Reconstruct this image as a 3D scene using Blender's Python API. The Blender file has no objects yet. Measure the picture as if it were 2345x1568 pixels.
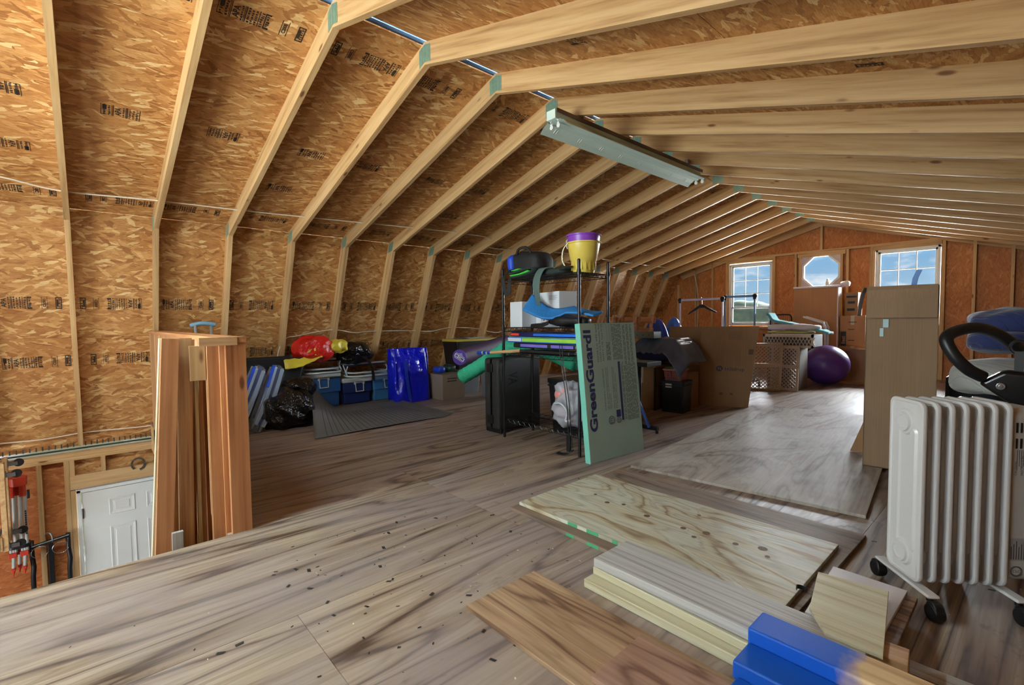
import bpy, bmesh, math, random
from mathutils import Vector, Matrix, noise
random.seed(7)
scene = bpy.context.scene
COL = scene.collection
V = Vector

# ---------------------------------------------------------------- camera
cam_d = bpy.data.cameras.new('camera')
cam = bpy.data.objects.new('camera', cam_d); COL.objects.link(cam)
cam_d.sensor_width = 36.0; cam_d.lens = 36.0 * 1087.0 / 2345.0
cam_d.clip_start = 0.05; cam_d.clip_end = 500
_x = V((0.66960591, 0.74262929, -0.01138695)); _y = V((-0.02757531, 0.04017888, 0.99881192)); _d = V((-0.74220451, 0.66849637, -0.04738225))
cam.matrix_world = Matrix(((_x.x, _y.x, -_d.x, 0), (_x.y, _y.y, -_d.y, 0), (_x.z, _y.z, -_d.z, 1.0535), (0, 0, 0, 1)))
scene.camera = cam

# ---------------------------------------------------------------- world: blue sky with small clouds
world = bpy.data.worlds.new('sky'); scene.world = world; world.use_nodes = True
nt = world.node_tree; nt.nodes.clear()
def _n(t, **k):
    n = nt.nodes.new(t)
    for a, b in k.items(): setattr(n, a, b)
    return n
wo = _n('ShaderNodeOutputWorld'); bg = _n('ShaderNodeBackground'); tc = _n('ShaderNodeTexCoord')
sep = _n('ShaderNodeSeparateXYZ'); nt.links.new(tc.outputs['Generated'], sep.inputs[0])
ramp = _n('ShaderNodeValToRGB'); nt.links.new(sep.outputs['Z'], ramp.inputs[0])
cr = ramp.color_ramp; cr.elements[0].position = 0.0; cr.elements[0].color = (0.22, 0.24, 0.16, 1)
cr.elements[1].position = 1.0; cr.elements[1].color = (0.13, 0.32, 0.72, 1)
e = cr.elements.new(0.005); e.color = (0.38, 0.54, 0.66, 1)
e = cr.elements.new(0.10); e.color = (0.17, 0.40, 0.66, 1)
mp = _n('ShaderNodeMapping'); mp.inputs['Scale'].default_value = (9, 9, 26); nt.links.new(tc.outputs['Generated'], mp.inputs[0])
nz = _n('ShaderNodeTexNoise'); nz.inputs['Scale'].default_value = 1.6; nz.inputs['Detail'].default_value = 6; nt.links.new(mp.outputs[0], nz.inputs['Vector'])
cl = _n('ShaderNodeValToRGB'); nt.links.new(nz.outputs['Fac'], cl.inputs[0])
cl.color_ramp.elements[0].position = 0.52; cl.color_ramp.elements[1].position = 0.70
mx = _n('ShaderNodeMixRGB'); nt.links.new(cl.outputs[0], mx.inputs[0]); nt.links.new(ramp.outputs[0], mx.inputs[1]); mx.inputs[2].default_value = (0.86, 0.86, 0.88, 1)
nt.links.new(mx.outputs[0], bg.inputs[0]); bg.inputs[1].default_value = 0.50; nt.links.new(bg.outputs[0], wo.inputs[0])

# ---------------------------------------------------------------- sun, and unseen area lights added for daylight
def area(name, loc, direction, sx, sy, power, color):
    l = bpy.data.lights.new(name, 'AREA'); l.shape = 'RECTANGLE'; l.size = sx; l.size_y = sy; l.energy = power; l.color = color
    o = bpy.data.objects.new(name, l); COL.objects.link(o); o.location = loc
    o.rotation_euler = V(direction).to_track_quat('-Z', 'Z').to_euler(); o['kind'] = 'helper'
    return o
DAY = (0.82, 0.95, 1.0)
# hazy low sun behind the far gable: soft light through its three windows
sun_d = bpy.data.lights.new('hazy_sun', 'SUN'); sun_d.energy = 36.0; sun_d.angle = math.radians(52); sun_d.color = (0.96, 0.98, 1.0)
sun = bpy.data.objects.new('hazy_sun', sun_d); COL.objects.link(sun); sun.location = (-2.8, 20, 8); sun['kind'] = 'helper'
sun.rotation_euler = V((-0.06, -1, -0.22)).to_track_quat('-Z', 'Z').to_euler()
# behind the camera: unseen panels added outside a made-up opening in the near gable
area('near_gable_fill', (-2.0, -6.0, 1.9), (-0.05, 1, -0.03), 5.0, 3.4, 240, DAY)
area('near_bounce_fill', (-2.2, -5.2, -0.6), (-0.05, 0.8, 0.75), 5.0, 2.6, 540, (0.94, 1.0, 0.92))  # added upward panel standing in for ground bounce, no ground modelled there
# added area light on the unseen lawn, standing in for sunny ground's bounce
area('far_bounce_fill', (-2.8, 19.0, -3.0), (0, -0.25, 1), 14.0, 13.0, 30000, (1.0, 0.97, 0.90))
area('lower_level_fill', (-4.6, -2.55, -1.3), (0, 1, -0.05), 1.6, 1.2, 30, (0.95, 0.98, 1.0))  # added fill light inside the closed lower level, no window there

scene.view_settings.view_transform = 'Standard'; scene.view_settings.look = 'None'
scene.view_settings.gamma = 1.0; scene.view_settings.use_curve_mapping = False
scene.view_settings.exposure = 1.22
cy = scene.cycles
cy.max_bounces = 6; cy.diffuse_bounces = 4; cy.glossy_bounces = 3; cy.transparent_max_bounces = 12
cy.caustics_reflective = False; cy.caustics_refractive = False

# ---------------------------------------------------------------- helpers
def lin(r, g, b):
    f = lambda c: (c / 255) / 12.92 if c / 255 <= 0.04045 else ((c / 255 + 0.055) / 1.055) ** 2.4
    return (f(r), f(g), f(b), 1.0)
WM = {}
def wm(o):
    return WM.get(o, Matrix.Identity(4)) if o is not None else Matrix.Identity(4)
def put(o, parent=None, M=None):
    """link o with world matrix M under parent"""
    M = M if M is not None else Matrix.Identity(4)
    COL.objects.link(o); WM[o] = M
    if parent is not None:
        o.parent = parent; o.matrix_parent_inverse = wm(parent).inverted()
    o.matrix_basis = M
    return o
def tag(o, label=None, cat=None, group=None, kind=None):
    if label: o['label'] = label
    if cat: o['category'] = cat
    if group: o['group'] = group
    if kind: o['kind'] = kind
    return o
def thing(name, label, cat, loc=(0, 0, 0), rz=0.0, group=None, kind=None):
    o = bpy.data.objects.new(name, None); o.empty_display_size = 0.1
    put(o, None, Matrix.Translation(V(loc)) @ Matrix.Rotation(rz, 4, 'Z'))
    return tag(o, label, cat, group, kind)
def struct(name, loc=(0, 0, 0)):
    o = bpy.data.objects.new(name, None); o.empty_display_size = 0.1; put(o, None, Matrix.Translation(V(loc))); o['kind'] = 'structure'
    return o
def frame(p, xd, zd):
    """matrix with origin p, local x along xd, local z near zd"""
    x = V(xd).normalized(); y = V(zd).cross(x).normalized(); z = x.cross(y)
    return Matrix(((x.x, y.x, z.x, p[0]), (x.y, y.y, z.y, p[1]), (x.z, y.z, z.z, p[2]), (0, 0, 0, 1)))
def T(x, y, z, rz=0.0, rx=0.0, ry=0.0):
    return Matrix.Translation((x, y, z)) @ Matrix.Rotation(rz, 4, 'Z') @ Matrix.Rotation(ry, 4, 'Y') @ Matrix.Rotation(rx, 4, 'X')

class MB:
    def __init__(s): s.v = []; s.f = []; s.m = []; s.cur = 0
    def add(s, vs, fs, M=None):
        o = len(s.v)
        s.v += [tuple(M @ V(p)) if M is not None else tuple(p) for p in vs]
        s.f += [tuple(i + o for i in f) for f in fs]; s.m += [s.cur] * len(fs)
        return s
    def box(s, x0, x1, y0, y1, z0, z1, M=None):
        vs = [(x, y, z) for x in (x0, x1) for y in (y0, y1) for z in (z0, z1)]
        return s.add(vs, [(0, 1, 3, 2), (4, 6, 7, 5), (0, 4, 5, 1), (2, 3, 7, 6), (0, 2, 6, 4), (1, 5, 7, 3)], M)
    def prism(s, poly, axis, a, b, M=None):
        """poly: 2-D points in the plane across axis ('x': y,z  'y': x,z  'z': x,y)"""
        f = {'x': lambda p, t: (t, p[0], p[1]), 'y': lambda p, t: (p[0], t, p[1]), 'z': lambda p, t: (p[0], p[1], t)}[axis]
        n = len(poly); vs = [f(p, a) for p in poly] + [f(p, b) for p in poly]
        fs = [tuple(range(n))[::-1], tuple(range(n, 2 * n))] + [(i, (i + 1) % n, (i + 1) % n + n, i + n) for i in range(n)]
        return s.add(vs, fs, M)
    def cyl(s, p0, p1, r0, r1=None, n=12, M=None, caps=True):
        r1 = r0 if r1 is None else r1
        p0 = V(p0); p1 = V(p1); d = (p1 - p0).normalized()
        a = d.orthogonal().normalized(); b = d.cross(a)
        vs = []
        for p, r in ((p0, r0), (p1, r1)):
            for i in range(n):
                t = 2 * math.pi * i / n; vs.append(p + r * (math.cos(t) * a + math.sin(t) * b))
        fs = [(i, (i + 1) % n, (i + 1) % n + n, i + n) for i in range(n)]
        if caps: fs += [tuple(range(n))[::-1], tuple(range(n, 2 * n))]
        return s.add(vs, fs, M)
    def tube(s, pts, r, n=8, M=None, closed=False, flat=None):
        pts = [V(p) for p in pts]; vs = []; fs = []; L = len(pts)
        rs = r if isinstance(r, (list, tuple)) else [r] * L
        prev = None
        for i, p in enumerate(pts):
            if closed: d = (pts[(i + 1) % L] - pts[i - 1])
            else: d = (pts[min(i + 1, L - 1)] - pts[max(i - 1, 0)])
            d = d.normalized() if d.length > 1e-9 else V((0, 0, 1))
            if prev is None:
                a = V(flat).cross(d).normalized() if flat is not None and V(flat).cross(d).length > 1e-4 else d.orthogonal().normalized()
            else:
                a = (prev - d * prev.dot(d)); a = a.normalized() if a.length > 1e-6 else d.orthogonal().normalized()
            prev = a; b = d.cross(a)
            for k in range(n):
                t = 2 * math.pi * k / n; vs.append(p + rs[i] * (math.cos(t) * a + math.sin(t) * b))
        for i in range(L if closed else L - 1):
            j = (i + 1) % L
            fs += [(i * n + k, i * n + (k + 1) % n, j * n + (k + 1) % n, j * n + k) for k in range(n)]
        if not closed: fs += [tuple(range(n))[::-1], tuple(range((L - 1) * n, L * n))]
        return s.add(vs, fs, M)
    def strip(s, pts, w, t, wd, M=None):
        """flat band along pts: width w along direction wd, thickness t"""
        pts = [V(p) for p in pts]; vs = []; fs = []; L = len(pts); wd = V(wd).normalized()
        for i, p in enumerate(pts):
            d = (pts[min(i + 1, L - 1)] - pts[max(i - 1, 0)]).normalized(); n = d.cross(wd).normalized()
            for a, b in ((-1, -1), (1, -1), (1, 1), (-1, 1)): vs.append(p + wd * (a * w / 2) + n * (b * t / 2))
        for i in range(L - 1):
            fs += [(i * 4 + k, i * 4 + (k + 1) % 4, i * 4 + 4 + (k + 1) % 4, i * 4 + 4 + k) for k in range(4)]
        fs += [(3, 2, 1, 0), tuple(range(4 * L - 4, 4 * L))]
        return s.add(vs, fs, M)
    def lathe(s, prof, n=24, M=None, cap=True):
        """prof: (r, z) from bottom to top about local z"""
        vs = []; fs = []
        for r, z in prof:
            for k in range(n):
                t = 2 * math.pi * k / n; vs.append((r * math.cos(t), r * math.sin(t), z))
        for i in range(len(prof) - 1):
            fs += [(i * n + k, i * n + (k + 1) % n, (i + 1) * n + (k + 1) % n, (i + 1) * n + k) for k in range(n)]
        if cap: fs += [tuple(range(n))[::-1], tuple(range((len(prof) - 1) * n, len(prof) * n))]
        return s.add(vs, fs, M)
    def grid(s, fn, nu, nv, M=None, closed_u=False):
        """fn(u, v) in 0..1 -> point"""
        vs = [fn(i / (nu if closed_u else nu - 1), j / (nv - 1)) for j in range(nv) for i in range(nu)]
        fs = []
        for j in range(nv - 1):
            for i in range(nu if closed_u else nu - 1):
                k = (i + 1) % nu
                fs.append((j * nu + i, j * nu + k, (j + 1) * nu + k, (j + 1) * nu + i))
        return s.add(vs, fs, M)
    def sphere(s, c, r, nu=20, nv=12, fn=None, M=None):
        rx, ry, rz = r if isinstance(r, (tuple, list)) else (r, r, r)
        def g(u, v):
            t = 2 * math.pi * u; p = math.pi * (v - 0.5)
            d = V((math.cos(p) * math.cos(t), math.cos(p) * math.sin(t), math.sin(p)))
            q = V((c[0] + rx * d.x, c[1] + ry * d.y, c[2] + rz * d.z))
            return fn(q, d) if fn else q
        return s.grid(g, nu, nv, M, True)
    def mesh(s, name, mats, smooth=False, clean=True):
        me = bpy.data.meshes.new(name); me.from_pydata(s.v, [], s.f)
        for m in (mats if isinstance(mats, (list, tuple)) else [mats]): me.materials.append(m)
        if max(s.m, default=0): me.polygons.foreach_set('material_index', s.m)
        if clean:
            bm = bmesh.new(); bm.from_mesh(me); bmesh.ops.remove_doubles(bm, verts=bm.verts, dist=1e-5) if smooth else None
            bmesh.ops.recalc_face_normals(bm, faces=bm.faces); bm.to_mesh(me); bm.free()
        if smooth: me.polygons.foreach_set('use_smooth', [True] * len(me.polygons))
        me.update(); return me
    def build(s, name, mats, parent=None, M=None, smooth=False, bev=0, seg=2, sub=0, solid=0, clean=True):
        """mesh given in the local frame of M (world matrix; default: the parent's frame)"""
        o = bpy.data.objects.new(name, s.mesh(name, mats, smooth, clean))
        put(o, parent, M if M is not None else wm(parent))
        fin(o, bev, seg, sub, solid, smooth)
        return o
def fin(o, bev=0, seg=2, sub=0, solid=0, smooth=False):
    if solid:
        m = o.modifiers.new('thick', 'SOLIDIFY'); m.thickness = solid; m.offset = 0
    if bev:
        m = o.modifiers.new('bevel', 'BEVEL'); m.width = bev; m.segments = seg; m.limit_method = 'ANGLE'; m.angle_limit = math.radians(40)
        if not smooth:
            o.data.polygons.foreach_set('use_smooth', [True] * len(o.data.polygons))
            m.harden_normals = True
    if sub:
        m = o.modifiers.new('sub', 'SUBSURF'); m.levels = sub; m.render_levels = sub
def inst(name, me, parent=None, M=None):
    o = bpy.data.objects.new(name, me); put(o, parent, M if M is not None else wm(parent)); return o
def tagmesh(o, label, cat, group=None): return tag(o, label, cat, group)
def text_mesh(txt, size, bold=0.0, sx=1.0):
    """flat letters in the local xy plane, left-bottom origin -> (verts, faces)"""
    cu = bpy.data.curves.new('letters', 'FONT'); cu.body = txt; cu.size = size; cu.offset = bold; cu.resolution_u = 3
    ob = bpy.data.objects.new('letters', cu); COL.objects.link(ob)
    dg = bpy.context.evaluated_depsgraph_get(); me = bpy.data.meshes.new_from_object(ob.evaluated_get(dg))
    vs = [(v.co.x * sx, v.co.y, 0) for v in me.vertices]; fs = [tuple(p.vertices) for p in me.polygons]
    bpy.data.objects.remove(ob); bpy.data.curves.remove(cu); bpy.data.meshes.remove(me)
    return vs, fs

# ---------------------------------------------------------------- materials
def newmat(name):
    m = bpy.data.materials.new(name); m.use_nodes = True
    return m, m.node_tree, m.node_tree.nodes['Principled BSDF']
def N(nt, t, **k):
    n = nt.nodes.new(t)
    for a, b in k.items():
        if a in n.inputs.keys() if hasattr(n.inputs, 'keys') else False: n.inputs[a].default_value = b
        else: setattr(n, a, b)
    return n
def L(nt, a, b): nt.links.new(a, b)
def rampn(nt, stops):
    r = N(nt, 'ShaderNodeValToRGB'); c = r.color_ramp
    c.elements[0].position = stops[0][0]; c.elements[0].color = stops[0][1]
    c.elements[1].position = stops[-1][0]; c.elements[1].color = stops[-1][1]
    for p, q in stops[1:-1]: e = c.elements.new(p); e.color = q
    return r
def coords(nt, scale, rot=(0, 0, 0), rand=True):
    t = N(nt, 'ShaderNodeTexCoord'); src = t.outputs['Object']
    if rand:
        oi = N(nt, 'ShaderNodeObjectInfo'); mu = N(nt, 'ShaderNodeMath', operation='MULTIPLY'); mu.inputs[1].default_value = 37.0
        L(nt, oi.outputs['Random'], mu.inputs[0])
        va = N(nt, 'ShaderNodeVectorMath', operation='ADD'); L(nt, src, va.inputs[0]); L(nt, mu.outputs[0], va.inputs[1]); src = va.outputs[0]
    m = N(nt, 'ShaderNodeMapping'); m.inputs['Scale'].default_value = scale; m.inputs['Rotation'].default_value = rot; L(nt, src, m.inputs[0])
    return m.outputs[0]
def plain(name, rgb, rough=0.6, metal=0.0, var=0.06, vs=6.0, spec=0.5, coat=0.0, bump=0.0, bs=60.0, sheen=0.0, bd=0.01):
    m, nt, b = newmat(name); c = lin(*rgb)
    b.inputs['Roughness'].default_value = rough; b.inputs['Metallic'].default_value = metal
    b.inputs['Specular IOR Level'].default_value = spec; b.inputs['Coat Weight'].default_value = coat
    if sheen: b.inputs['Sheen Weight'].default_value = sheen
    nz = N(nt, 'ShaderNodeTexNoise'); nz.inputs['Scale'].default_value = vs; nz.inputs['Detail'].default_value = 2; L(nt, coords(nt, (1, 1, 1)), nz.inputs['Vector'])
    r = rampn(nt, [(0.3, tuple(x * (1 - var) for x in c[:3]) + (1,)), (0.7, tuple(min(1, x * (1 + var)) for x in c[:3]) + (1,))])
    L(nt, nz.outputs['Fac'], r.inputs[0]); L(nt, r.outputs[0], b.inputs['Base Color'])
    if bump:
        n2 = N(nt, 'ShaderNodeTexNoise'); n2.inputs['Scale'].default_value = bs; n2.inputs['Detail'].default_value = 4; L(nt, coords(nt, (1, 1, 1)), n2.inputs['Vector'])
        bp = N(nt, 'ShaderNodeBump'); bp.inputs['Strength'].default_value = bump; bp.inputs['Distance'].default_value = bd
        L(nt, n2.outputs['Fac'], bp.inputs['Height']); L(nt, bp.outputs[0], b.inputs['Normal'])
    return m
def osb(name, tint=(1, 1, 1), con=1.0):
    m, nt, b = newmat(name); b.inputs['Roughness'].default_value = 0.55; b.inputs['Specular IOR Level'].default_value = 0.35
    dn = N(nt, 'ShaderNodeTexNoise'); dn.inputs['Scale'].default_value = 1.1; dn.inputs['Detail'].default_value = 1; L(nt, coords(nt, (9, 40, 1)), dn.inputs['Vector'])
    def flakes(rot, sc, jit=0.5):
        co = coords(nt, (1, 1, 1), (0, 0, rot)); m_ = N(nt, 'ShaderNodeMapping'); m_.inputs['Scale'].default_value = sc; L(nt, co, m_.inputs[0]); co = m_.outputs[0]
        a = N(nt, 'ShaderNodeMixRGB', blend_type='ADD'); a.inputs[0].default_value = jit; L(nt, co, a.inputs[1]); L(nt, dn.outputs['Color'], a.inputs[2])
        v = N(nt, 'ShaderNodeTexVoronoi', voronoi_dimensions='2D', distance='MANHATTAN'); v.inputs['Scale'].default_value = 1.0; L(nt, a.outputs[0], v.inputs['Vector'])
        s = N(nt, 'ShaderNodeSeparateColor'); L(nt, v.outputs['Color'], s.inputs[0]); return s
    k = lambda *c: tuple(x * y for x, y in zip(lin(*[b0 + (a0 - b0) * con for a0, b0 in zip(c, (186, 146, 94))])[:3], tint)) + (1,)
    stops = [(0.0, k(144, 98, 56)), (0.2, k(170, 122, 72)), (0.6, k(188, 142, 88)), (0.88, k(202, 162, 108)), (1.0, k(226, 200, 150))]
    out = None
    for rot, sc, thr, pale in ((0.10, (8, 46, 1), -1, 0), (-0.25, (10, 44, 1), 0.5, 0), (0.55, (11, 38, 1), 0.70, 0), (-0.75, (12, 36, 1), 0.85, 0), (0.3, (12, 44, 1), 0.94, 1)):
        sp = flakes(rot, sc); r = rampn(nt, stops if not pale else [(0.0, k(206, 178, 124)), (1.0, k(232, 214, 166))]); L(nt, sp.outputs[0], r.inputs[0])
        if out is None: out = r.outputs[0]; continue
        st = N(nt, 'ShaderNodeMath', operation='GREATER_THAN'); st.inputs[1].default_value = thr; L(nt, sp.outputs[1], st.inputs[0])
        mm = N(nt, 'ShaderNodeMixRGB'); L(nt, st.outputs[0], mm.inputs[0]); L(nt, out, mm.inputs[1]); L(nt, r.outputs[0], mm.inputs[2]); out = mm.outputs[0]
    class m2: outputs = [out]
    fz = N(nt, 'ShaderNodeTexNoise'); fz.inputs['Scale'].default_value = 1; fz.inputs['Detail'].default_value = 3; L(nt, coords(nt, (25, 190, 1)), fz.inputs['Vector'])
    fr = rampn(nt, [(0.33, (0.70, 0.62, 0.56, 1)), (0.50, (1.03, 1.03, 1.03, 1))]); L(nt, fz.outputs['Fac'], fr.inputs[0])
    m3 = N(nt, 'ShaderNodeMixRGB', blend_type='MULTIPLY'); m3.inputs[0].default_value = 0.8; L(nt, m2.outputs[0], m3.inputs[1]); L(nt, fr.outputs[0], m3.inputs[2])
    bz = N(nt, 'ShaderNodeTexNoise'); bz.inputs['Scale'].default_value = 1.7; bz.inputs['Detail'].default_value = 3; L(nt, coords(nt, (1, 1, 1)), bz.inputs['Vector'])
    br = rampn(nt, [(0.3, (0.90, 0.80, 0.70, 1)), (0.65, (1.05, 1.05, 1.05, 1))]); L(nt, bz.outputs['Fac'], br.inputs[0])
    m4 = N(nt, 'ShaderNodeMixRGB', blend_type='MULTIPLY'); m4.inputs[0].default_value = 1; L(nt, m3.outputs[0], m4.inputs[1]); L(nt, br.outputs[0], m4.inputs[2])
    L(nt, m4.outputs[0], b.inputs['Base Color'])
    bp = N(nt, 'ShaderNodeBump'); bp.inputs['Strength'].default_value = 0.35; bp.inputs['Distance'].default_value = 0.004
    L(nt, fz.outputs['Fac'], bp.inputs['Height']); L(nt, bp.outputs[0], b.inputs['Normal'])
    return m
def wood(name, a, b_, c_, grain=(1.2, 26, 26), rough=0.55, knots=True, dist=0.5, wav=0.0, spec=0.35, bump=0.12):
    """lumber: local x is the long axis.  a light, b_ mid, c_ dark line colour"""
    m, nt, b = newmat(name); b.inputs['Roughness'].default_value = rough; b.inputs['Specular IOR Level'].default_value = spec
    co = coords(nt, grain)
    d = N(nt, 'ShaderNodeTexNoise'); d.inputs['Scale'].default_value = 0.6; d.inputs['Detail'].default_value = 3; L(nt, co, d.inputs['Vector'])
    ad = N(nt, 'ShaderNodeMixRGB', blend_type='ADD'); ad.inputs[0].default_value = dist; L(nt, co, ad.inputs[1]); L(nt, d.outputs['Color'], ad.inputs[2])
    nz = N(nt, 'ShaderNodeTexNoise'); nz.inputs['Scale'].default_value = 1.0; nz.inputs['Detail'].default_value = 4; nz.inputs['Roughness'].default_value = 0.62; L(nt, ad.outputs[0], nz.inputs['Vector'])
    r = rampn(nt, [(0.28, lin(*c_)), (0.46, lin(*b_)), (0.66, lin(*a))]); L(nt, nz.outputs['Fac'], r.inputs[0]); out = r.outputs[0]
    if wav:
        w = N(nt, 'ShaderNodeTexWave', wave_type='BANDS', bands_direction='Y'); w.inputs['Scale'].default_value = wav; w.inputs['Distortion'].default_value = 9; w.inputs['Detail'].default_value = 2; w.inputs['Detail Scale'].default_value = 0.5
        L(nt, coords(nt, (0.10, 1, 1)), w.inputs['Vector'])
        wr = rampn(nt, [(0.25, (0.60, 0.52, 0.46, 1)), (0.7, (1.04, 1.04, 1.04, 1))]); L(nt, w.outputs['Fac'], wr.inputs[0])
        mm = N(nt, 'ShaderNodeMixRGB', blend_type='MULTIPLY'); mm.inputs[0].default_value = 0.75; L(nt, out, mm.inputs[1]); L(nt, wr.outputs[0], mm.inputs[2]); out = mm.outputs[0]
    if knots:
        kv = N(nt, 'ShaderNodeTexVoronoi'); kv.inputs['Scale'].default_value = 1.0; L(nt, coords(nt, (2.2, 7, 7)), kv.inputs['Vector'])
        kr = rampn(nt, [(0.0, lin(104, 64, 36)), (0.055, lin(140, 96, 60)), (0.10, (1, 1, 1, 1))]); L(nt, kv.outputs['Distance'], kr.inputs[0])
        mm = N(nt, 'ShaderNodeMixRGB', blend_type='MULTIPLY'); mm.inputs[0].default_value = 0.8; L(nt, out, mm.inputs[1]); L(nt, kr.outputs[0], mm.inputs[2]); out = mm.outputs[0]
    oi = N(nt, 'ShaderNodeObjectInfo'); hs = N(nt, 'ShaderNodeHueSaturation'); mr = N(nt, 'ShaderNodeMapRange'); mr.inputs['To Min'].default_value = 0.86; mr.inputs['To Max'].default_value = 1.1
    L(nt, oi.outputs['Random'], mr.inputs[0]); L(nt, mr.outputs[0], hs.inputs['Value']); L(nt, out, hs.inputs['Color']); L(nt, hs.outputs[0], b.inputs['Base Color'])
    bp = N(nt, 'ShaderNodeBump'); bp.inputs['Strength'].default_value = bump; bp.inputs['Distance'].default_value = 0.004; L(nt, nz.outputs['Fac'], bp.inputs['Height']); L(nt, bp.outputs[0], b.inputs['Normal'])
    return m
def ply(name, light, mid, dark, sc=(1.1, 5.0, 1), bands=9.0, rough=0.5, dust=None, stain=0.0, spec=0.35, dist=1.0):
    """plywood face: swirling figure along local x"""
    m, nt, b = newmat(name); b.inputs['Roughness'].default_value = rough; b.inputs['Specular IOR Level'].default_value = spec
    co = coords(nt, sc)
    n1 = N(nt, 'ShaderNodeTexNoise'); n1.inputs['Scale'].default_value = 0.55; n1.inputs['Detail'].default_value = 2.0; n1.inputs['Distortion'].default_value = dist; L(nt, co, n1.inputs['Vector'])
    mu = N(nt, 'ShaderNodeMath', operation='MULTIPLY'); mu.inputs[1].default_value = bands; L(nt, n1.outputs['Fac'], mu.inputs[0])
    # fine line jitter
    sp = N(nt, 'ShaderNodeSeparateXYZ'); L(nt, co, sp.inputs[0])
    ay = N(nt, 'ShaderNodeMath', operation='MULTIPLY_ADD'); ay.inputs[1].default_value = 0.45; L(nt, sp.outputs['Y'], ay.inputs[0]); L(nt, mu.outputs[0], ay.inputs[2])
    wob = N(nt, 'ShaderNodeTexNoise'); wob.inputs['Scale'].default_value = 1; wob.inputs['Detail'].default_value = 3; L(nt, coords(nt, (2.2, 38, 1)), wob.inputs['Vector'])
    aw = N(nt, 'ShaderNodeMath', operation='MULTIPLY_ADD'); aw.inputs[1].default_value = 0.45; L(nt, wob.outputs['Fac'], aw.inputs[0]); L(nt, ay.outputs[0], aw.inputs[2])
    fr = N(nt, 'ShaderNodeMath', operation='FRACT'); L(nt, aw.outputs[0], fr.inputs[0])
    r = rampn(nt, [(0.0, lin(*dark)), (0.10, lin(*mid)), (0.30, lin(*light)), (0.62, lin(*light)), (0.86, lin(*mid)), (0.97, lin(*dark)), (1.0, lin(*dark))]); L(nt, fr.outputs[0], r.inputs[0]); out = r.outputs[0]
    hm = N(nt, 'ShaderNodeMath', operation='MULTIPLY'); hm.inputs[1].default_value = 3.0; L(nt, aw.outputs[0], hm.inputs[0]); hf = N(nt, 'ShaderNodeMath', operation='FRACT'); L(nt, hm.outputs[0], hf.inputs[0])
    hr_ = rampn(nt, [(0.0, (0.68, 0.63, 0.59, 1)), (0.22, (1, 1, 1, 1)), (0.78, (1, 1, 1, 1)), (1.0, (0.68, 0.63, 0.59, 1))]); L(nt, hf.outputs[0], hr_.inputs[0])
    mm = N(nt, 'ShaderNodeMixRGB', blend_type='MULTIPLY'); mm.inputs[0].default_value = 0.8; L(nt, out, mm.inputs[1]); L(nt, hr_.outputs[0], mm.inputs[2]); out = mm.outputs[0]
    f2 = N(nt, 'ShaderNodeTexNoise'); f2.inputs['Scale'].default_value = 1; f2.inputs['Detail'].default_value = 4; L(nt, coords(nt, (3, 60, 1)), f2.inputs['Vector'])
    r2 = rampn(nt, [(0.3, (0.74, 0.70, 0.66, 1)), (0.65, (1.05, 1.05, 1.05, 1))]); L(nt, f2.outputs['Fac'], r2.inputs[0])
    mm = N(nt, 'ShaderNodeMixRGB', blend_type='MULTIPLY'); mm.inputs[0].default_value = 0.85; L(nt, out, mm.inputs[1]); L(nt, r2.outputs[0], mm.inputs[2]); out = mm.outputs[0]
    if dust:
        dz = N(nt, 'ShaderNodeTexNoise'); dz.inputs['Scale'].default_value = 1.5; dz.inputs['Detail'].default_value = 4; dz.inputs['Roughness'].default_value = 0.65; L(nt, coords(nt, (0.8, 1.3, 1)), dz.inputs['Vector'])
        dr = rampn(nt, [(0.4, (0, 0, 0, 1)), (0.62, (1, 1, 1, 1))]); L(nt, dz.outputs['Fac'], dr.inputs[0])
        dm = N(nt, 'ShaderNodeMath', operation='MULTIPLY'); dm.inputs[1].default_value = dust[3]; L(nt, dr.outputs[0], dm.inputs[0])
        mm = N(nt, 'ShaderNodeMixRGB'); L(nt, dm.outputs[0], mm.inputs[0]); L(nt, out, mm.inputs[1]); mm.inputs[2].default_value = lin(*dust[:3]); out = mm.outputs[0]
    if stain:
        sz = N(nt, 'ShaderNodeTexNoise'); sz.inputs['Scale'].default_value = 2.6; sz.inputs['Detail'].default_value = 5; sz.inputs['Roughness'].default_value = 0.75; L(nt, coords(nt, (0.7, 1.2, 1)), sz.inputs['Vector'])
        sr = rampn(nt, [(0.60, (1, 1, 1, 1)), (0.70, (0.33, 0.32, 0.33, 1))]); L(nt, sz.outputs['Fac'], sr.inputs[0])
        mm = N(nt, 'ShaderNodeMixRGB', blend_type='MULTIPLY'); mm.inputs[0].default_value = stain; L(nt, out, mm.inputs[1]); L(nt, sr.outputs[0], mm.inputs[2]); out = mm.outputs[0]
    oi = N(nt, 'ShaderNodeObjectInfo'); hs = N(nt, 'ShaderNodeHueSaturation'); mr = N(nt, 'ShaderNodeMapRange'); mr.inputs['To Min'].default_value = 0.9; mr.inputs['To Max'].default_value = 1.08
    L(nt, oi.outputs['Random'], mr.inputs[0]); L(nt, mr.outputs[0], hs.inputs['Value']); L(nt, out, hs.inputs['Color']); L(nt, hs.outputs[0], b.inputs['Base Color'])
    bp = N(nt, 'ShaderNodeBump'); bp.inputs['Strength'].default_value = 0.1; bp.inputs['Distance'].default_value = 0.004; L(nt, f2.outputs['Fac'], bp.inputs['Height']); L(nt, bp.outputs[0], b.inputs['Normal'])
    return m
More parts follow.
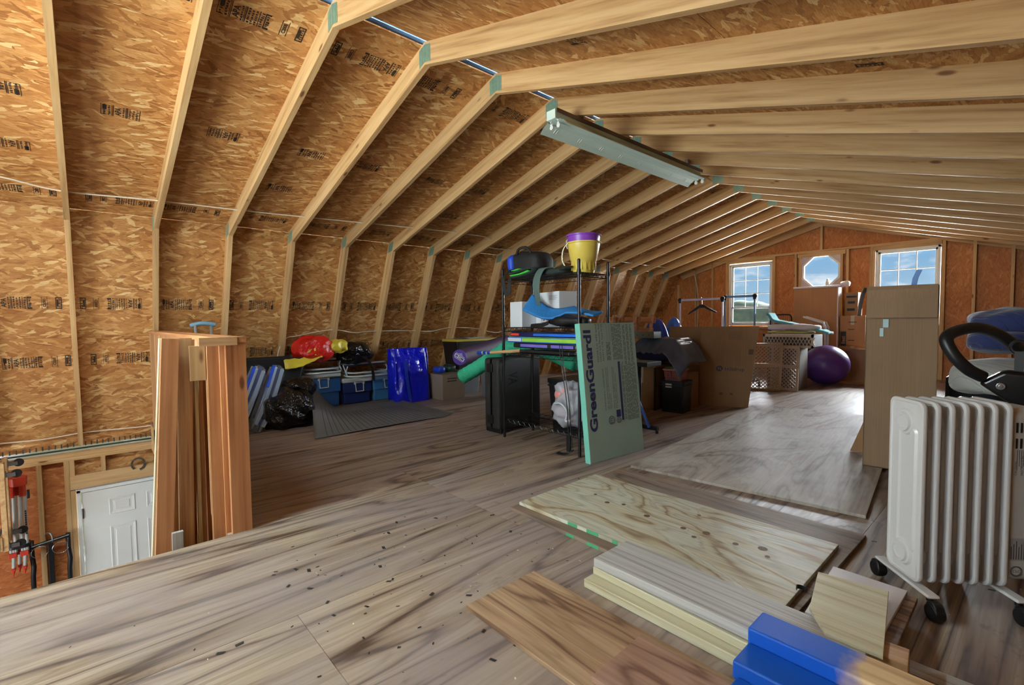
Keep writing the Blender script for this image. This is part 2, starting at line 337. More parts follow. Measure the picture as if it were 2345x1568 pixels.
def glassy(name, rgb, alpha, rough=0.08):
    """thin clear sheet: mostly transparent with a glossy surface"""
    m, nt, b = newmat(name); nt.nodes.remove(b); o = nt.nodes['Material Output']
    t = N(nt, 'ShaderNodeBsdfTransparent'); t.inputs[0].default_value = lin(*rgb)
    g = N(nt, 'ShaderNodeBsdfPrincipled'); g.inputs['Base Color'].default_value = lin(*rgb); g.inputs['Roughness'].default_value = rough
    mxs = N(nt, 'ShaderNodeMixShader'); mxs.inputs[0].default_value = alpha; L(nt, t.outputs[0], mxs.inputs[1]); L(nt, g.outputs[0], mxs.inputs[2]); L(nt, mxs.outputs[0], o.inputs[0])
    return m
I4 = Matrix.Identity(4)
M_OSB = osb('osb', (1, 0.95, 0.90), 0.85)
M_PINE = wood('pine_lumber', (204, 172, 126), (190, 154, 106), (156, 118, 76))
M_PINE2 = wood('weathered_pine', (200, 166, 126), (180, 142, 102), (146, 106, 72), grain=(1.5, 40, 40))
M_REDW = wood('red_brown_lumber', (194, 142, 98), (176, 120, 78), (144, 92, 56), grain=(1.2, 30, 30))
M_GREYW = wood('grey_weathered_board', (186, 184, 180), (164, 160, 156), (126, 120, 116), grain=(1.0, 60, 60), knots=False)
M_FLOOR = ply('floor_plywood', (160, 142, 124), (134, 114, 97), (82, 64, 53), sc=(0.42, 4.4, 1), bands=10, rough=0.5, dust=(142, 128, 128, 0.55), stain=0.8, dist=0.9)
M_INK = plain('black_ink', (38, 30, 22), 0.7, var=0.2, vs=40)
M_GALV = plain('gusset_metal', (138, 176, 158), 0.42, 0.55, var=0.1, vs=40)
M_WHITE = plain('white_paint', (226, 230, 228), 0.35, var=0.02)
M_VINYL = plain('white_vinyl', (222, 224, 224), 0.4, var=0.02)
M_CABLE = plain('white_cable', (226, 222, 208), 0.45, var=0.03)
M_BLACK = plain('black_plastic', (22, 22, 24), 0.42, var=0.1)
M_BLACKMET = plain('black_coated_wire', (20, 20, 22), 0.35, 0.1, var=0.1)
M_CHROME = plain('chrome', (200, 205, 208), 0.18, 1.0, var=0.03)
M_STEEL = plain('dull_steel', (132, 134, 134), 0.4, 0.85, var=0.1)
M_GLASS = glassy('window_glass', (244, 248, 250), 0.05)

# ================================================================= STRUCTURE
S = 0.61; Y0 = 1.131
XR, ZR = -2.76, 2.742            # inner point of the ridge
XK, ZK = -5.54, 1.944            # inner point of the knee
YN, YF = -2.62, 10.30            # inner faces of near and far gable framing
SL = V((XR - XK, 0, ZR - ZK)).normalized()      # up the rafter (left side)
NL = V((-SL.z, 0, SL.x))                        # outward normal of the rafter
LD = V((-0.42, 0, -1)).normalized()             # down the leg
LN = V((LD.z, 0, -LD.x))                        # outward normal of the leg
DEP = 0.14
FOOT = V((XK, 0, ZK)) + LD * ((ZK + 0.16) / -LD.z)
def mir(p): return V((2 * XR - p.x, p.y, p.z))

# ---- trusses: one set of shared meshes
def raf_poly():
    a = V((XK, 0, ZK)); b = V((XR, 0, ZR))
    # outer knee / ridge corners by mitre
    kd = (NL + LN).normalized(); ko = a + kd * (DEP / kd.dot(NL))
    ro = b + V((0, 0, DEP / NL.z))
    return a, b, ko, ro
a_, b_, ko_, ro_ = raf_poly()
flo = FOOT + LN * DEP
def raf_mesh(side):
    pts = [a_, b_, ro_, ko_]
    if side > 0: pts = [mir(p) for p in pts]
    c = sum(pts, V()) / 4
    sl = SL if side < 0 else V((-SL.x, 0, SL.z)); nn = V((-sl.z, 0, sl.x)) if side < 0 else V((sl.z, 0, -sl.x))
    Mx = frame(c, sl, nn); inv = Mx.inverted()
    mb = MB(); q = [inv @ p for p in pts]
    mb.add([(p.x, -0.019, p.z) for p in q] + [(p.x, 0.019, p.z) for p in q], [(0, 1, 2, 3), (7, 6, 5, 4), (0, 4, 5, 1), (1, 5, 6, 2), (2, 6, 7, 3), (3, 7, 4, 0)])
    return mb.mesh('rafter', M_PINE), Mx
def leg_mesh(side):
    pts = [a_, ko_, flo, FOOT]
    if side > 0: pts = [mir(p) for p in pts]
    c = sum(pts, V()) / 4; ld = LD if side < 0 else V((-LD.x, 0, LD.z)); nn = V((1, 0, 0))
    Mx = frame(c, ld, nn); inv = Mx.inverted(); mb = MB(); q = [inv @ p for p in pts]
    mb.add([(p.x, -0.019, p.z) for p in q] + [(p.x, 0.019, p.z) for p in q], [(0, 1, 2, 3), (7, 6, 5, 4), (0, 4, 5, 1), (1, 5, 6, 2), (2, 6, 7, 3), (3, 7, 4, 0)])
    return mb.mesh('wall_stud', M_PINE), Mx
RM = {s: raf_mesh(s) for s in (-1, 1)}; LM = {s: leg_mesh(s) for s in (-1, 1)}
def gusset(pts):
    mb = MB(); mb.prism([(p.x, p.z) for p in pts], 'y', -0.0018, 0.0018)
    return mb.mesh('gusset_plate', M_GALV)
def ridge_gusset():
    mb = MB(); w = 0.066; n = 7
    for k in range(n):      # pressed tooth columns
        x0 = XR - w + 2 * w * k / n; x1 = x0 + 2 * w / n
        t = lambda x: ZR - abs(x - XR) * 0.287
        y = -0.0022 if k % 2 else -0.0012
        mb.add([(x0, y, t(x0) + 0.018), (x1, y, t(x1) + 0.018), (x1, y, t(x1) + 0.128), (x0, y, t(x0) + 0.128), (x0, 0.002, t(x0) + 0.018), (x1, 0.002, t(x1) + 0.018), (x1, 0.002, t(x1) + 0.128), (x0, 0.002, t(x0) + 0.128)],
               [(0, 1, 2, 3), (4, 7, 6, 5), (0, 4, 5, 1), (1, 5, 6, 2), (2, 6, 7, 3), (3, 7, 4, 0)])
    return mb.mesh('gusset_plate', M_GALV)
def knee_gusset(side):
    a = V((XK, 0, ZK)); kd = (ko_ - a).normalized(); c = a + kd * 0.075
    pr = V((-kd.z, 0, kd.x)); pts = [c + kd * 0.06, c + pr * 0.10, c - kd * 0.062, c - pr * 0.10]
    if side > 0: pts = [mir(p) for p in pts]
    return gusset(pts)
RG = ridge_gusset(); KG = {s: knee_gusset(s) for s in (-1, 1)}

ceiling = struct('ceiling')
for i in range(-6, 15):
    y = Y0 + i * S + 0.019
    tr = bpy.data.objects.new('roof_truss', None); tr.empty_display_size = 0.1; put(tr, ceiling, T(0, y, 0))
    for s in (-1, 1):
        inst('rafter', RM[s][0], tr, Matrix.Translation((0, y, 0)) @ RM[s][1])
        inst('wall_stud', LM[s][0], tr, Matrix.Translation((0, y, 0)) @ LM[s][1])
        inst('gusset_plate', KG[s], tr, T(0, y - 0.0205, 0))
    inst('gusset_plate', RG, tr, T(0, y - 0.0205, 0))

# ---- OSB roof deck sheets on the rafters and legs.  local x along the building (+y), local y up the slope
def sheet_mesh(w, h, t=0.011, mat=None):
    mb = MB(); mb.box(-w / 2 + 0.0015, w / 2 - 0.0015, -h / 2 + 0.0015, h / 2 - 0.0015, 0, t); return mb.mesh('osb_sheet', mat or M_OSB)
SM = {}
def osb_row(parent, base, up, out, y0, y1, h, off):
    """row of sheets: base point (x,z) of the lower edge, up/out unit vectors"""
    y = Y0 + 0.019 + off * S - 2.44 * 3
    while y < y1 - 0.05:
        a = max(y, y0); b = min(y + 2.44, y1)
        if b - a > 0.05:
            key = (round(b - a, 3), round(h, 3))
            if key not in SM: SM[key] = sheet_mesh(*key)
            c = base + up * (h / 2); M = frame((c.x, (a + b) / 2, c.z), (0, 1, 0), out)
            if (M.to_3x3() @ V((0, 1, 0))).dot(up) < 0: M = frame((c.x, (a + b) / 2, c.z), (0, -1, 0), out)
            inst('osb_sheet', SM[key], parent, M)
        y += 2.44
legU = -LD; KO = ko_ + LN * 0.0
RU = SL
for s in (-1, 1):
    f = (lambda v: v) if s < 0 else (lambda v: V((-v.x, v.y, v.z)))
    fp = (lambda p: p) if s < 0 else mir
    # leg rows from the knee down
    top = ko_
    osb_row(ceiling, fp(top + LD * 1.22), f(legU), f(LN), YN, YF + 0.1, 1.22, 1)
    osb_row(ceiling, fp(top + LD * 2.44), f(legU), f(LN), YN, YF + 0.1, 1.22, 3)
    rl = (ro_ - ko_).length
    osb_row(ceiling, fp(ko_), f(RU), f(NL), YN, YF + 0.1, 1.22, 2)
    osb_row(ceiling, fp(ko_ + RU * 1.22), f(RU), f(NL), YN, YF + 0.1, 1.22, 0)
    osb_row(ceiling, fp(ko_ + RU * 2.44), f(RU), f(NL), YN, YF + 0.1, rl - 2.44 - 0.035, 2)
# roofing felt over the sheets closes the joints
M_FELT = plain('roofing_felt', (40, 34, 30), 0.9)
for s in (-1, 1):
    f = (lambda p: p) if s < 0 else mir
    mb = MB(); n1 = NL if s < 0 else V((-NL.x, 0, NL.z)); n2 = LN if s < 0 else V((-LN.x, 0, LN.z))
    k = f(ko_); r = f(ko_ + RU * (rl - 0.035)); e = f(ko_ + LD * 2.43)
    for a, b, n in ((k, r, n1), (e, k, n2)):
        q = [a + n * 0.0115, b + n * 0.0115, b + n * 0.016, a + n * 0.016]
        mb.add([(p.x, YN - 0.1, p.z) for p in q] + [(p.x, YF + 0.1, p.z) for p in q], [(0, 1, 2, 3), (7, 6, 5, 4), (0, 4, 5, 1), (1, 5, 6, 2), (2, 6, 7, 3), (3, 7, 4, 0)])
    mb.build('roofing_felt', M_FELT, ceiling)
# ridge vent: cap over the gap; daylight showing through is painted into its blue
mb = MB()
for s in (-1, 1): mb.box(min(s * 0.012, s * 0.16), max(s * 0.012, s * 0.16), YN, YF, 0.022, 0.028, T(XR, 0, ro_.z, ry=s * 0.28))
M_VENT = plain('vent_sky_blue', (110, 156, 214), 0.7)
mb.build('ridge_vent', M_VENT, ceiling)

# ---- printed grade stamps on the OSB (flat ink)
def stamp_mesh(seed, full):
    rnd = random.Random(seed); mb = MB(); h = 0.115
    def bar(x, w, y0=0.0, y1=1.0): mb.add([(x, y0 * h, 0), (x + w, y0 * h, 0), (x + w, y1 * h, 0), (x, y1 * h, 0)], [(0, 1, 2, 3)])
    def col(x, w, rows):     # column of small print
        y = 0.03
        while y < 0.93:
            hh = rnd.uniform(0.05, 0.12); bar(x + rnd.uniform(0, 0.2) * w, w * rnd.uniform(0.45, 0.8), y, min(0.98, y + hh)); y += hh + rnd.uniform(0.03, 0.08)
    def word(t, x, size, b):
        vs, fs = text_mesh(t, size, b); w = max(v[0] for v in vs) - min(v[0] for v in vs); hh = max(v[1] for v in vs)
        mb.add([(x + hh - v[1], (h - w) / 2 + v[0], 0) for v in vs], [f[::-1] for f in fs]); return hh
    x = 0.0
    # shield with box
    bar(x, 0.003); bar(x, 0.03, 0, 0.05); bar(x + 0.008, 0.022, 0.5, 0.92); col(x + 0.01, 0.018, 3); x += 0.036
    col(x, 0.016, 4); bar(x + 0.020, 0.003); bar(x + 0.026, 0.004); x += 0.036
    x += word('APA', x, 0.045, 0.0012) + 0.008
    col(x, 0.012, 5); x += 0.016; bar(x, 0.003); bar(x + 0.006, 0.005); x += 0.016
    for k in range(3): col(x, 0.016, 6); x += 0.019
    bar(x, 0.004); x += 0.008
    if full:
        col(x, 0.02, 4); x += 0.022; bar(x, 0.006, 0.02, 0.98); bar(x, 0.03, 0.9, 1.0); bar(x, 0.03, 0, 0.12); col(x + 0.008, 0.022, 5); x += 0.04
        x += 0.05; bar(x, 0.003); x += 0.008; x += word('C2000', x, 0.028, 0.001) + 0.008; bar(x, 0.003); x += 0.055
        bar(x, 0.006); bar(x + 0.036, 0.006); bar(x, 0.04, 0.93, 1); bar(x, 0.04, 0, 0.07); bar(x + 0.008, 0.012, 0.2, 0.8); col(x + 0.02, 0.018, 4); x += 0.044
    cx = x / 2
    mb.v = [(p[0] - cx, p[1] - h / 2, 0) for p in mb.v]
    return mb.mesh('printed_stamp', M_INK, clean=False)
ST = [stamp_mesh(1, True), stamp_mesh(2, False), stamp_mesh(3, True)]
rnd = random.Random(5)
def stamp(p, u, nrm, k, flip):
    """p on the inner sheet face; u reading direction; nrm towards the room"""
    u = V(u) * (-1 if flip else 1); M = frame(V(p) + V(nrm) * 0.0015, u, nrm)
    inst('printed_stamp', ST[k], ceiling, M)
def leg_pt(z, off=DEP):
    p = a_ + LD * ((ZK - z) / -LD.z); return p + LN * off
def raf_pt(x, off=DEP):
    p = a_ + SL * ((x - XK) / SL.x); return p + NL * off
for i in range(-3, 15):
    yc = Y0 + i * S + 0.305
    for z, k, dy in ((1.20, 2 if i % 2 else 0, 0.02), (0.66, 0 if i % 2 else 2, 0.05)):
        q = leg_pt(z); stamp((q.x, yc + dy + rnd.uniform(-0.03, 0.03), q.z), (0, 1, 0), -LN, k, i % 2 == 0)
    for x, k, skip in ((-5.36, 0, 9), (-4.14, 1, 7), (-3.02, 2, 3), (-4.74, 1, 0)):
        if skip == 0 and i % 3: continue
        q = raf_pt(x); stamp((q.x, yc + rnd.uniform(-0.05, 0.07), q.z), (0, 1, 0), -NL, k, (i + k) % 2 == 0)
    q = mir(raf_pt(-3.7)); nr = V((-NL.x, 0, NL.z))
    if i % 2: stamp((q.x, yc, q.z), (0, 1, 0), -nr, 1, True)
    q = mir(raf_pt(-4.9))
    if i % 2 == 0: stamp((q.x, yc, q.z), (0, 1, 0), -nr, 0, False)

# ---- floor: plywood sheets, seam lines along the building, stairwell cut out at the near left
floor = struct('floor')
FLX0, FLX1 = -6.36, 0.86
def floor_sheet(x0, x1, y0, y1):
    mb = MB(); w, l = x1 - x0, y1 - y0
    mb.box(-l / 2 + 0.001, l / 2 - 0.001, -w / 2 + 0.001, w / 2 - 0.001, -0.018, 0)
    mb.build('floor_sheet', M_FLOOR, floor, frame(((x0 + x1) / 2, (y0 + y1) / 2, 0), (0, 1, 0), (0, 0, 1)))
SX, SY = -2.67, 0.49
cols = [(-0.54, FLX1, 0.53), (-1.76, -0.54, 0.53), (SX, -1.76, 1.62), (-2.98, SX, 1.62), (-4.20, -2.98, 2.83), (-5.42, -4.20, 1.62), (FLX0, -5.42, 2.83)]
for x0, x1, ys in cols:
    lo = SY + 0.0 if x1 <= SX + 0.01 else YN
    y = ys - 2.44 * 2
    while y < YF:
        a = max(y, lo); b = min(y + 2.44, YF)
        if b - a > 0.02: floor_sheet(x0, x1, a, b)
        y += 2.44
mb = MB(); mb.box(SX, SX + 0.038, YN, SY, -0.30, -0.02); mb.box(FLX0, SX + 0.038, SY, SY + 0.038, -0.30, -0.02)
mb.build('joist', M_PINE, floor)
mb = MB(); mb.box(-7.0, 1.4, YN, YF, -2.66, -2.60)
M_CONC = plain('concrete', (140, 138, 134), 0.8, var=0.12, bump=0.2)
lf = mb.build('floor_lower', M_CONC); tag(lf, kind='structure')

# ---- lower side wall with door, seen down the stairwell
XW = -6.45
wl = struct('wall_left', (XW, 0, -2.6))
def stud(parent, name, x0, x1, y0, y1, z0, z1, mat=None):
    """box whose longest side becomes local x"""
    d = [x1 - x0, y1 - y0, z1 - z0]; c = ((x0 + x1) / 2, (y0 + y1) / 2, (z0 + z1) / 2); k = d.index(max(d))
    xd = [(1, 0, 0), (0, 1, 0), (0, 0, 1)][k]; zd = (0, 0, 1) if k != 2 else (1, 0, 0)
    M = frame(c, xd, zd); R3 = M.to_3x3().transposed(); h = R3 @ V(d); h = [abs(t) / 2 for t in h]
    mb = MB(); mb.box(-h[0], h[0], -h[1], h[1], -h[2], h[2]); return mb.build(name, mat or M_PINE, parent, M)
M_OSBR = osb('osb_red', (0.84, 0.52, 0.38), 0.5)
mb = MB(); 
for ya, yb in ((YN, -1.1), (-1.1, -0.15)):
    mb = MB(); l = yb - ya; mb.box(-l / 2 + 0.001, l / 2 - 0.001, -1.17, 1.17, -0.012, 0); mb.build('osb_sheet', M_OSBR, wl, frame((XW - 0.09, (ya + yb) / 2, -1.43), (0, 1, 0), (1, 0, 0)))
mb = MB(); l = 3.2; mb.box(-l / 2, l / 2, -0.17, 0.17, -0.012, 0); mb.build('osb_sheet', M_OSB, wl, frame((XW - 0.088, 1.45, -0.42), (0, 1, 0), (1, 0, 0)))
mb = MB(); l = 2.2; mb.box(-l / 2, l / 2, -1.17, 1.17, -0.012, 0); mb.build('osb_sheet', M_OSBR, wl, frame((XW - 0.09, 1.95, -1.43), (0, 1, 0), (1, 0, 0)))
stud(wl, 'top_plate', XW - 0.088, XW, YN, 3, -0.265, -0.228)
stud(wl, 'top_plate', XW - 0.088, XW, YN, 3, -0.305, -0.267)
for yy in (-2.6, -2.0, -1.4, -0.86, -0.40):
    stud(wl, 'wall_stud', XW - 0.088, XW, yy, yy + 0.038, -2.6, -0.305)
stud(wl, 'wall_stud', XW - 0.088, XW, -0.205, -0.167, -2.6, -0.305)
stud(wl, 'cripple_stud', XW - 0.088, XW, -0.165, -0.127, -0.46, -0.305)
stud(wl, 'trimmer_stud', XW - 0.088, XW, -0.165, -0.127, -2.6, -0.61)
stud(wl, 'cripple_stud', XW - 0.088, XW, 0.075, 0.110, -0.46, -0.305)
stud(wl, 'header', XW - 0.04, XW + 0.004, -0.165, 1.0, -0.60, -0.46)
stud(wl, 'wall_stud', XW - 0.088, XW, 0.86, 0.898, -2.6, -0.305)
stud(wl, 'header', XW - 0.04, XW + 0.004, 1.0, 3.0, -0.60, -0.46)
# ---- near and far gable walls
def cut_wall(name, y, out, holes, lower, mat=None):
    """gable sheathing split in column strips around the window holes; out = +1 far, -1 near"""
    w = struct(name, (XR, y, 0)); ys = y + out * 0.09
    def top(x): return (ro_.z - abs(x - XR) * 0.287 + 0.0) if abs(x - XR) < abs(ko_.x - XR) else ko_.z - (abs(x - XR) - abs(ko_.x - XR)) / 0.42
    xs = sorted(set([XR - 3.75, ko_.x, XR, 2 * XR - ko_.x, XR + 3.75] + [h[0] for h in holes] + [h[1] for h in holes]))
    for xa, xb in zip(xs, xs[1:]):
        segs = [(lower, None)]
        hs = [h for h in holes if h[0] <= xa + 1e-6 and h[1] >= xb - 1e-6]
        if hs: segs = [(lower, hs[0][2]), (hs[0][3], None)]
        for z0, z1 in segs:
            za = z1 if z1 is not None else max(z0 + 0.02, top(xa)); zb = z1 if z1 is not None else max(z0 + 0.02, top(xb))
            cx = (xa + xb) / 2; cz = z0; mb = MB()
            M = frame((cx, ys, cz), (0, 0, 1), (0, -out, 0))      # local x up
            R = M.inverted()
            pts = [(xa, z0), (xb, z0), (xb, zb), (xa, za)]
            mb.add([tuple(R @ V((p[0], ys, p[1]))) for p in pts] + [tuple(R @ V((p[0], ys + out * 0.012, p[1]))) for p in pts], [(0, 1, 2, 3), (7, 6, 5, 4), (0, 4, 5, 1), (1, 5, 6, 2), (2, 6, 7, 3), (3, 7, 4, 0)])
            mb.build('osb_sheet', mat or M_OSB, w, M)
    return w
HOLES = [(-4.47, -3.60, 0.88, 2.19), (-3.10, -2.46, 1.62, 2.19), (-1.95, -1.08, 0.88, 2.19)]
M_OSBG = osb('osb_gable', (1.0, 0.70, 0.55), 0.35)
wf = cut_wall('wall_far', YF, 1, HOLES, -0.3, M_OSBG)
wn = cut_wall('wall_near', YN, -1, [(-3.9, XR, 0.45, 2.40), (XR, -1.15, 0.45, 2.40)], -0.3)  # opening made up to let the near panels' light in
mb = MB(); mb.box(-7.2, 1.6, YN - 0.1, YN - 0.088, -2.6, -0.3); mb.build('osb_sheet', M_OSBR, wn, I4)
for w_, q in ((wf, (-7.2, 1.6, YF + 0.088, YF + 0.1, -2.6, -0.3)), (wl, (XW - 0.102, XW - 0.09, 3.04, YF + 0.1, -2.6, -0.24)), (wn, (1.4, 1.412, YN - 0.1, YF + 0.1, -2.6, 0.0))):
    mb = MB(); mb.box(*q); mb.build('osb_sheet', M_OSBR, w_, I4)
PZ = 2.262
stud(wf, 'top_plate', -4.95, XR + 2.16, YF - 0.0, YF + 0.088, PZ, PZ + 0.038)
def gtop(x): return (ZR - abs(x - XR) * 0.287) if abs(x - XR) < 2.78 else ZK - (abs(x - XR) - 2.78) / 0.42
for x in (-5.641, -5.217, -4.835, -4.52, -3.58, -3.194, -2.348, -2.001, -1.05, -0.693, -0.282, 0.12):
    stud(wf, 'wall_stud', x - 0.019, x + 0.019, YF, YF + 0.088, 0, min(PZ, gtop(x) + 0.12))
stud(wf, 'wall_stud', XR - 0.025, XR + 0.013, YF, YF + 0.088, PZ + 0.038, ZR + 0.1)
for x in (-4.485, -3.595, -3.12, -2.44, -1.965, -1.065): stud(wf, 'trimmer_stud', x - 0.019, x + 0.019, YF + 0.01, YF + 0.088, 0, 2.19)
for xa, xb in ((-4.50, -3.60), (-3.16, -2.38), (-1.98, -1.08)): stud(wf, 'header', xa, xb, YF + 0.005, YF + 0.043, 2.19, PZ)
for xa, xb, z in ((-4.46, -3.61, 0.86), (-3.10, -2.46, 1.60), (-1.945, -1.085, 0.86)): stud(wf, 'rough_sill', xa, xb, YF, YF + 0.088, z - 0.038, z)
# sloped end rafter doubled against the gable
for s in (-1, 1): inst('end_rafter', RM[s][0], wf, Matrix.Translation((0, YF + 0.03, 0)) @ RM[s][1])

def window(name, cx, y, z0, z1, w, out=1):
    o = struct(name, (cx, y, z0)); h = z1 - z0; x0, x1 = cx - w / 2, cx + w / 2
    ya, yb = (y + 0.01, y + 0.085)
    mb = MB(); mb.box(x0, x0 + 0.035, ya, yb, z0, z1); mb.box(x1 - 0.035, x1, ya, yb, z0, z1); mb.box(x0, x1, ya, yb, z1 - 0.035, z1); mb.box(x0, x1, ya - 0.015, yb, z0, z0 + 0.035)
    mb.build('window_frame', M_VINYL, o, Matrix.Identity(4), bev=0.003)
    zm = z0 + 0.36
    for nm, a, b, yy, rows in (('upper_sash', zm, z1 - 0.035, y + 0.05, 3), ('lower_sash', z0 + 0.035, zm + 0.03, y + 0.025, 0)):
        mb = MB(); s0, s1 = x0 + 0.035, x1 - 0.035; t = 0.032
        mb.box(s0, s0 + t, yy, yy + 0.025, a, b); mb.box(s1 - t, s1, yy, yy + 0.025, a, b); mb.box(s0, s1, yy, yy + 0.025, a, a + t); mb.box(s0, s1, yy, yy + 0.025, b - t, b)
        sa = mb.build(nm, M_VINYL, o, Matrix.Identity(4), bev=0.002)
        if rows:
            for k in (1, 2):
                xx = s0 + t + (s1 - s0 - 2 * t) * k / 3; m2 = MB(); m2.box(xx - 0.007, xx + 0.007, yy + 0.008, yy + 0.018, a + t, b - t); m2.build('muntin', M_VINYL, sa, Matrix.Identity(4))
                zz = a + t + (b - a - 2 * t) * k / 3; m2 = MB(); m2.box(s0 + t, s1 - t, yy + 0.006, yy + 0.02, zz - 0.008, zz + 0.008); m2.build('muntin', M_VINYL, sa, Matrix.Identity(4))
            for r in range(3):
                for c in range(3):
                    xa = s0 + t + (s1 - s0 - 2 * t) * c / 3; xb = s0 + t + (s1 - s0 - 2 * t) * (c + 1) / 3; za = a + t + (b - a - 2 * t) * r / 3; zb = a + t + (b - a - 2 * t) * (r + 1) / 3
                    m2 = MB(); m2.box(xa, xb, yy + 0.012, yy + 0.014, za, zb); m2.build('pane', M_GLASS, sa, Matrix.Identity(4))
        else:
            m2 = MB(); m2.box(s0 + t, s1 - t, yy + 0.012, yy + 0.014, a + t, b - t); m2.build('pane', M_GLASS, sa, Matrix.Identity(4))
    return o
window('window_1', -4.035, YF, 0.88, 2.17, 0.85)
window('window_2', -1.515, YF, 0.88, 2.19, 0.85)
w3 = struct('window_3', (-2.775, YF, 1.62))
def octo(r): return [(-2.775 + r * math.cos(math.radians(22.5 + 45 * k)), 1.90 + r * math.sin(math.radians(22.5 + 45 * k))) for k in range(8)]
mb = MB(); A, B = octo(0.335), octo(0.30)
for k in range(8):
    q = [A[k], A[(k + 1) % 8], B[(k + 1) % 8], B[k]]; mb.prism(q, 'y', YF + 0.03, YF + 0.075)
mb.build('window_frame', M_VINYL, w3, Matrix.Identity(4))
mb = MB(); mb.prism(octo(0.302), 'y', YF + 0.05, YF + 0.053); mb.build('pane', M_GLASS, w3, Matrix.Identity(4))
mb = MB(); sq = [(-3.10, 1.60), (-2.45, 1.60), (-2.45, 2.19), (-3.10, 2.19)]; O8 = octo(0.325)
# corner fillers around the octagon
for c in ((-3.10, 1.60), (-2.45, 1.60), (-2.45, 2.19), (-3.10, 2.19)):
    near = sorted(O8, key=lambda p: (p[0] - c[0]) ** 2 + (p[1] - c[1]) ** 2)[:2]
    mb.prism([c, near[0], near[1]], 'y', YF + 0.06, YF + 0.07)
mb.box(-3.10, -3.07, YF + 0.055, YF + 0.072, 1.6, 2.19); mb.box(-2.48, -2.45, YF + 0.055, YF + 0.072, 1.6, 2.19)
mb.build('window_surround', plain('backer_board', (196, 186, 190), 0.7), w3, Matrix.Identity(4))

# ---- door down the stairwell
d1 = struct('door_1', (XW, 0.37, -2.6))
mb = MB(); mb.box(XW - 0.06, XW + 0.012, -0.125, -0.092, -2.6, -0.615); mb.box(XW - 0.06, XW + 0.012, 0.84, 0.87, -2.6, -0.615); mb.box(XW - 0.06, XW + 0.012, -0.125, 0.87, -0.645, -0.613)
mb.build('door_frame', M_WHITE, d1, Matrix.Identity(4), bev=0.003)
DZ0, DZ1, DY0, DY1 = -2.59, -0.652, -0.082, 0.835
mb = MB(); mb.box(XW - 0.045, XW, DY0, DY1, DZ0, DZ1); leaf = mb.build('door_leaf', M_WHITE, d1, Matrix.Identity(4), bev=0.003)
def door_panel(y0, y1, z0, z1):
    mb = MB(); q = lambda i, x: [(x, y0 + i, z0 + i), (x, y1 - i, z0 + i), (x, y1 - i, z1 - i), (x, y0 + i, z1 - i)]
    rings = [q(0, XW), q(0.006, XW + 0.008), (q(0.03, XW + 0.002)), q(0.045, XW + 0.003), q(0.05, XW + 0.007)]
    vs = sum(rings, []); fs = []
    for r in range(4):
        for k in range(4): fs.append((r * 4 + k, r * 4 + (k + 1) % 4, r * 4 + 4 + (k + 1) % 4, r * 4 + 4 + k))
    fs.append((16, 17, 18, 19)); mb.add(vs, fs); mb.build('door_panel', M_WHITE, leaf, Matrix.Identity(4))
for ya, yb in ((0.12, 0.335), (0.43, 0.645)):
    door_panel(ya, yb, -0.93, -0.755); door_panel(ya, yb, -1.70, -1.05); door_panel(ya, yb, -2.40, -1.80)
for z in (-0.86, -1.6, -2.3):
    mb = MB(); mb.box(XW - 0.002, XW + 0.010, -0.095, -0.075, z - 0.05, z + 0.05); mb.cyl((XW + 0.012, -0.087, z - 0.05), (XW + 0.012, -0.087, z + 0.05), 0.006); mb.build('hinge', M_STEEL, d1, Matrix.Identity(4))

# ---- outside: lawn and a tree line seen low in the windows
M_LAWN = plain('lawn', (104, 116, 66), 0.9, var=0.25, vs=0.8)
mb = MB(); mb.box(-80, 80, 10.6, 120, -3.2, -3.1); tag(mb.build('ground_outside', M_LAWN), kind='structure')
M_LEAF = plain('tree_leaves', (84, 104, 56), 0.8, var=0.45, vs=1.5, bump=0.6, bs=3)
def hedge(name, x0, x1, y, h, seed):
    mb = MB()
    def g(u, v):
        x = x0 + (x1 - x0) * u; a = v * math.pi
        hh = h * (0.75 + 0.35 * noise.noise(V((x * 0.25, seed, 0))) + 0.12 * noise.noise(V((x * 1.1, seed, 3))))
        n1 = 1 + 0.25 * noise.noise(V((x * 0.6, v * 4, seed)))
        return (x, y - 3.0 * math.cos(a) * n1, -3.1 + (hh + 3.1) * math.sin(a) * (0.95 + 0.05 * n1))
    mb.grid(g, 160, 14); return mb.build(name, M_LEAF, smooth=True)
tag(hedge('treeline', -45, 15, 45, 3.0, 4.0), 'green tree line beyond the lawn outside the gable windows', 'trees', kind='stuff')

# ================================================================= THINGS
def board(name, label, cat, x0, x1, y0, y1, z0, z1, mat, group=None, rz=0.0, bev=0.002):
    """a single straight board / sheet lying along its longest side"""
    d = [x1 - x0, y1 - y0, z1 - z0]; c = V(((x0 + x1) / 2, (y0 + y1) / 2, (z0 + z1) / 2)); k = d.index(max(d))
    xd = Matrix.Rotation(rz, 3, 'Z') @ V([(1, 0, 0), (0, 1, 0), (0, 0, 1)][k]); zd = (0, 0, 1) if k != 2 else (1, 0, 0)
    M = frame(c, xd, zd); R0 = frame(c, [(1, 0, 0), (0, 1, 0), (0, 0, 1)][k], zd).to_3x3().transposed(); h = [abs(t) / 2 for t in (R0 @ V(d))]
    mb = MB(); mb.box(-h[0], h[0], -h[1], h[1], -h[2], h[2]); o = mb.build(name, mat, None, M, bev=bev)
    return tag(o, label, cat, group)
M_PLYB = ply('pale_plywood', (196, 195, 178), (188, 178, 150), (160, 140, 110), sc=(1.3, 3.4, 1), bands=6, rough=0.55, dist=1.6)
M_PLYG = ply('dusty_grey_plywood', (166, 154, 142), (150, 136, 124), (126, 112, 100), sc=(1, 3, 1), bands=5, dust=(178, 170, 162, 0.6), rough=0.7)
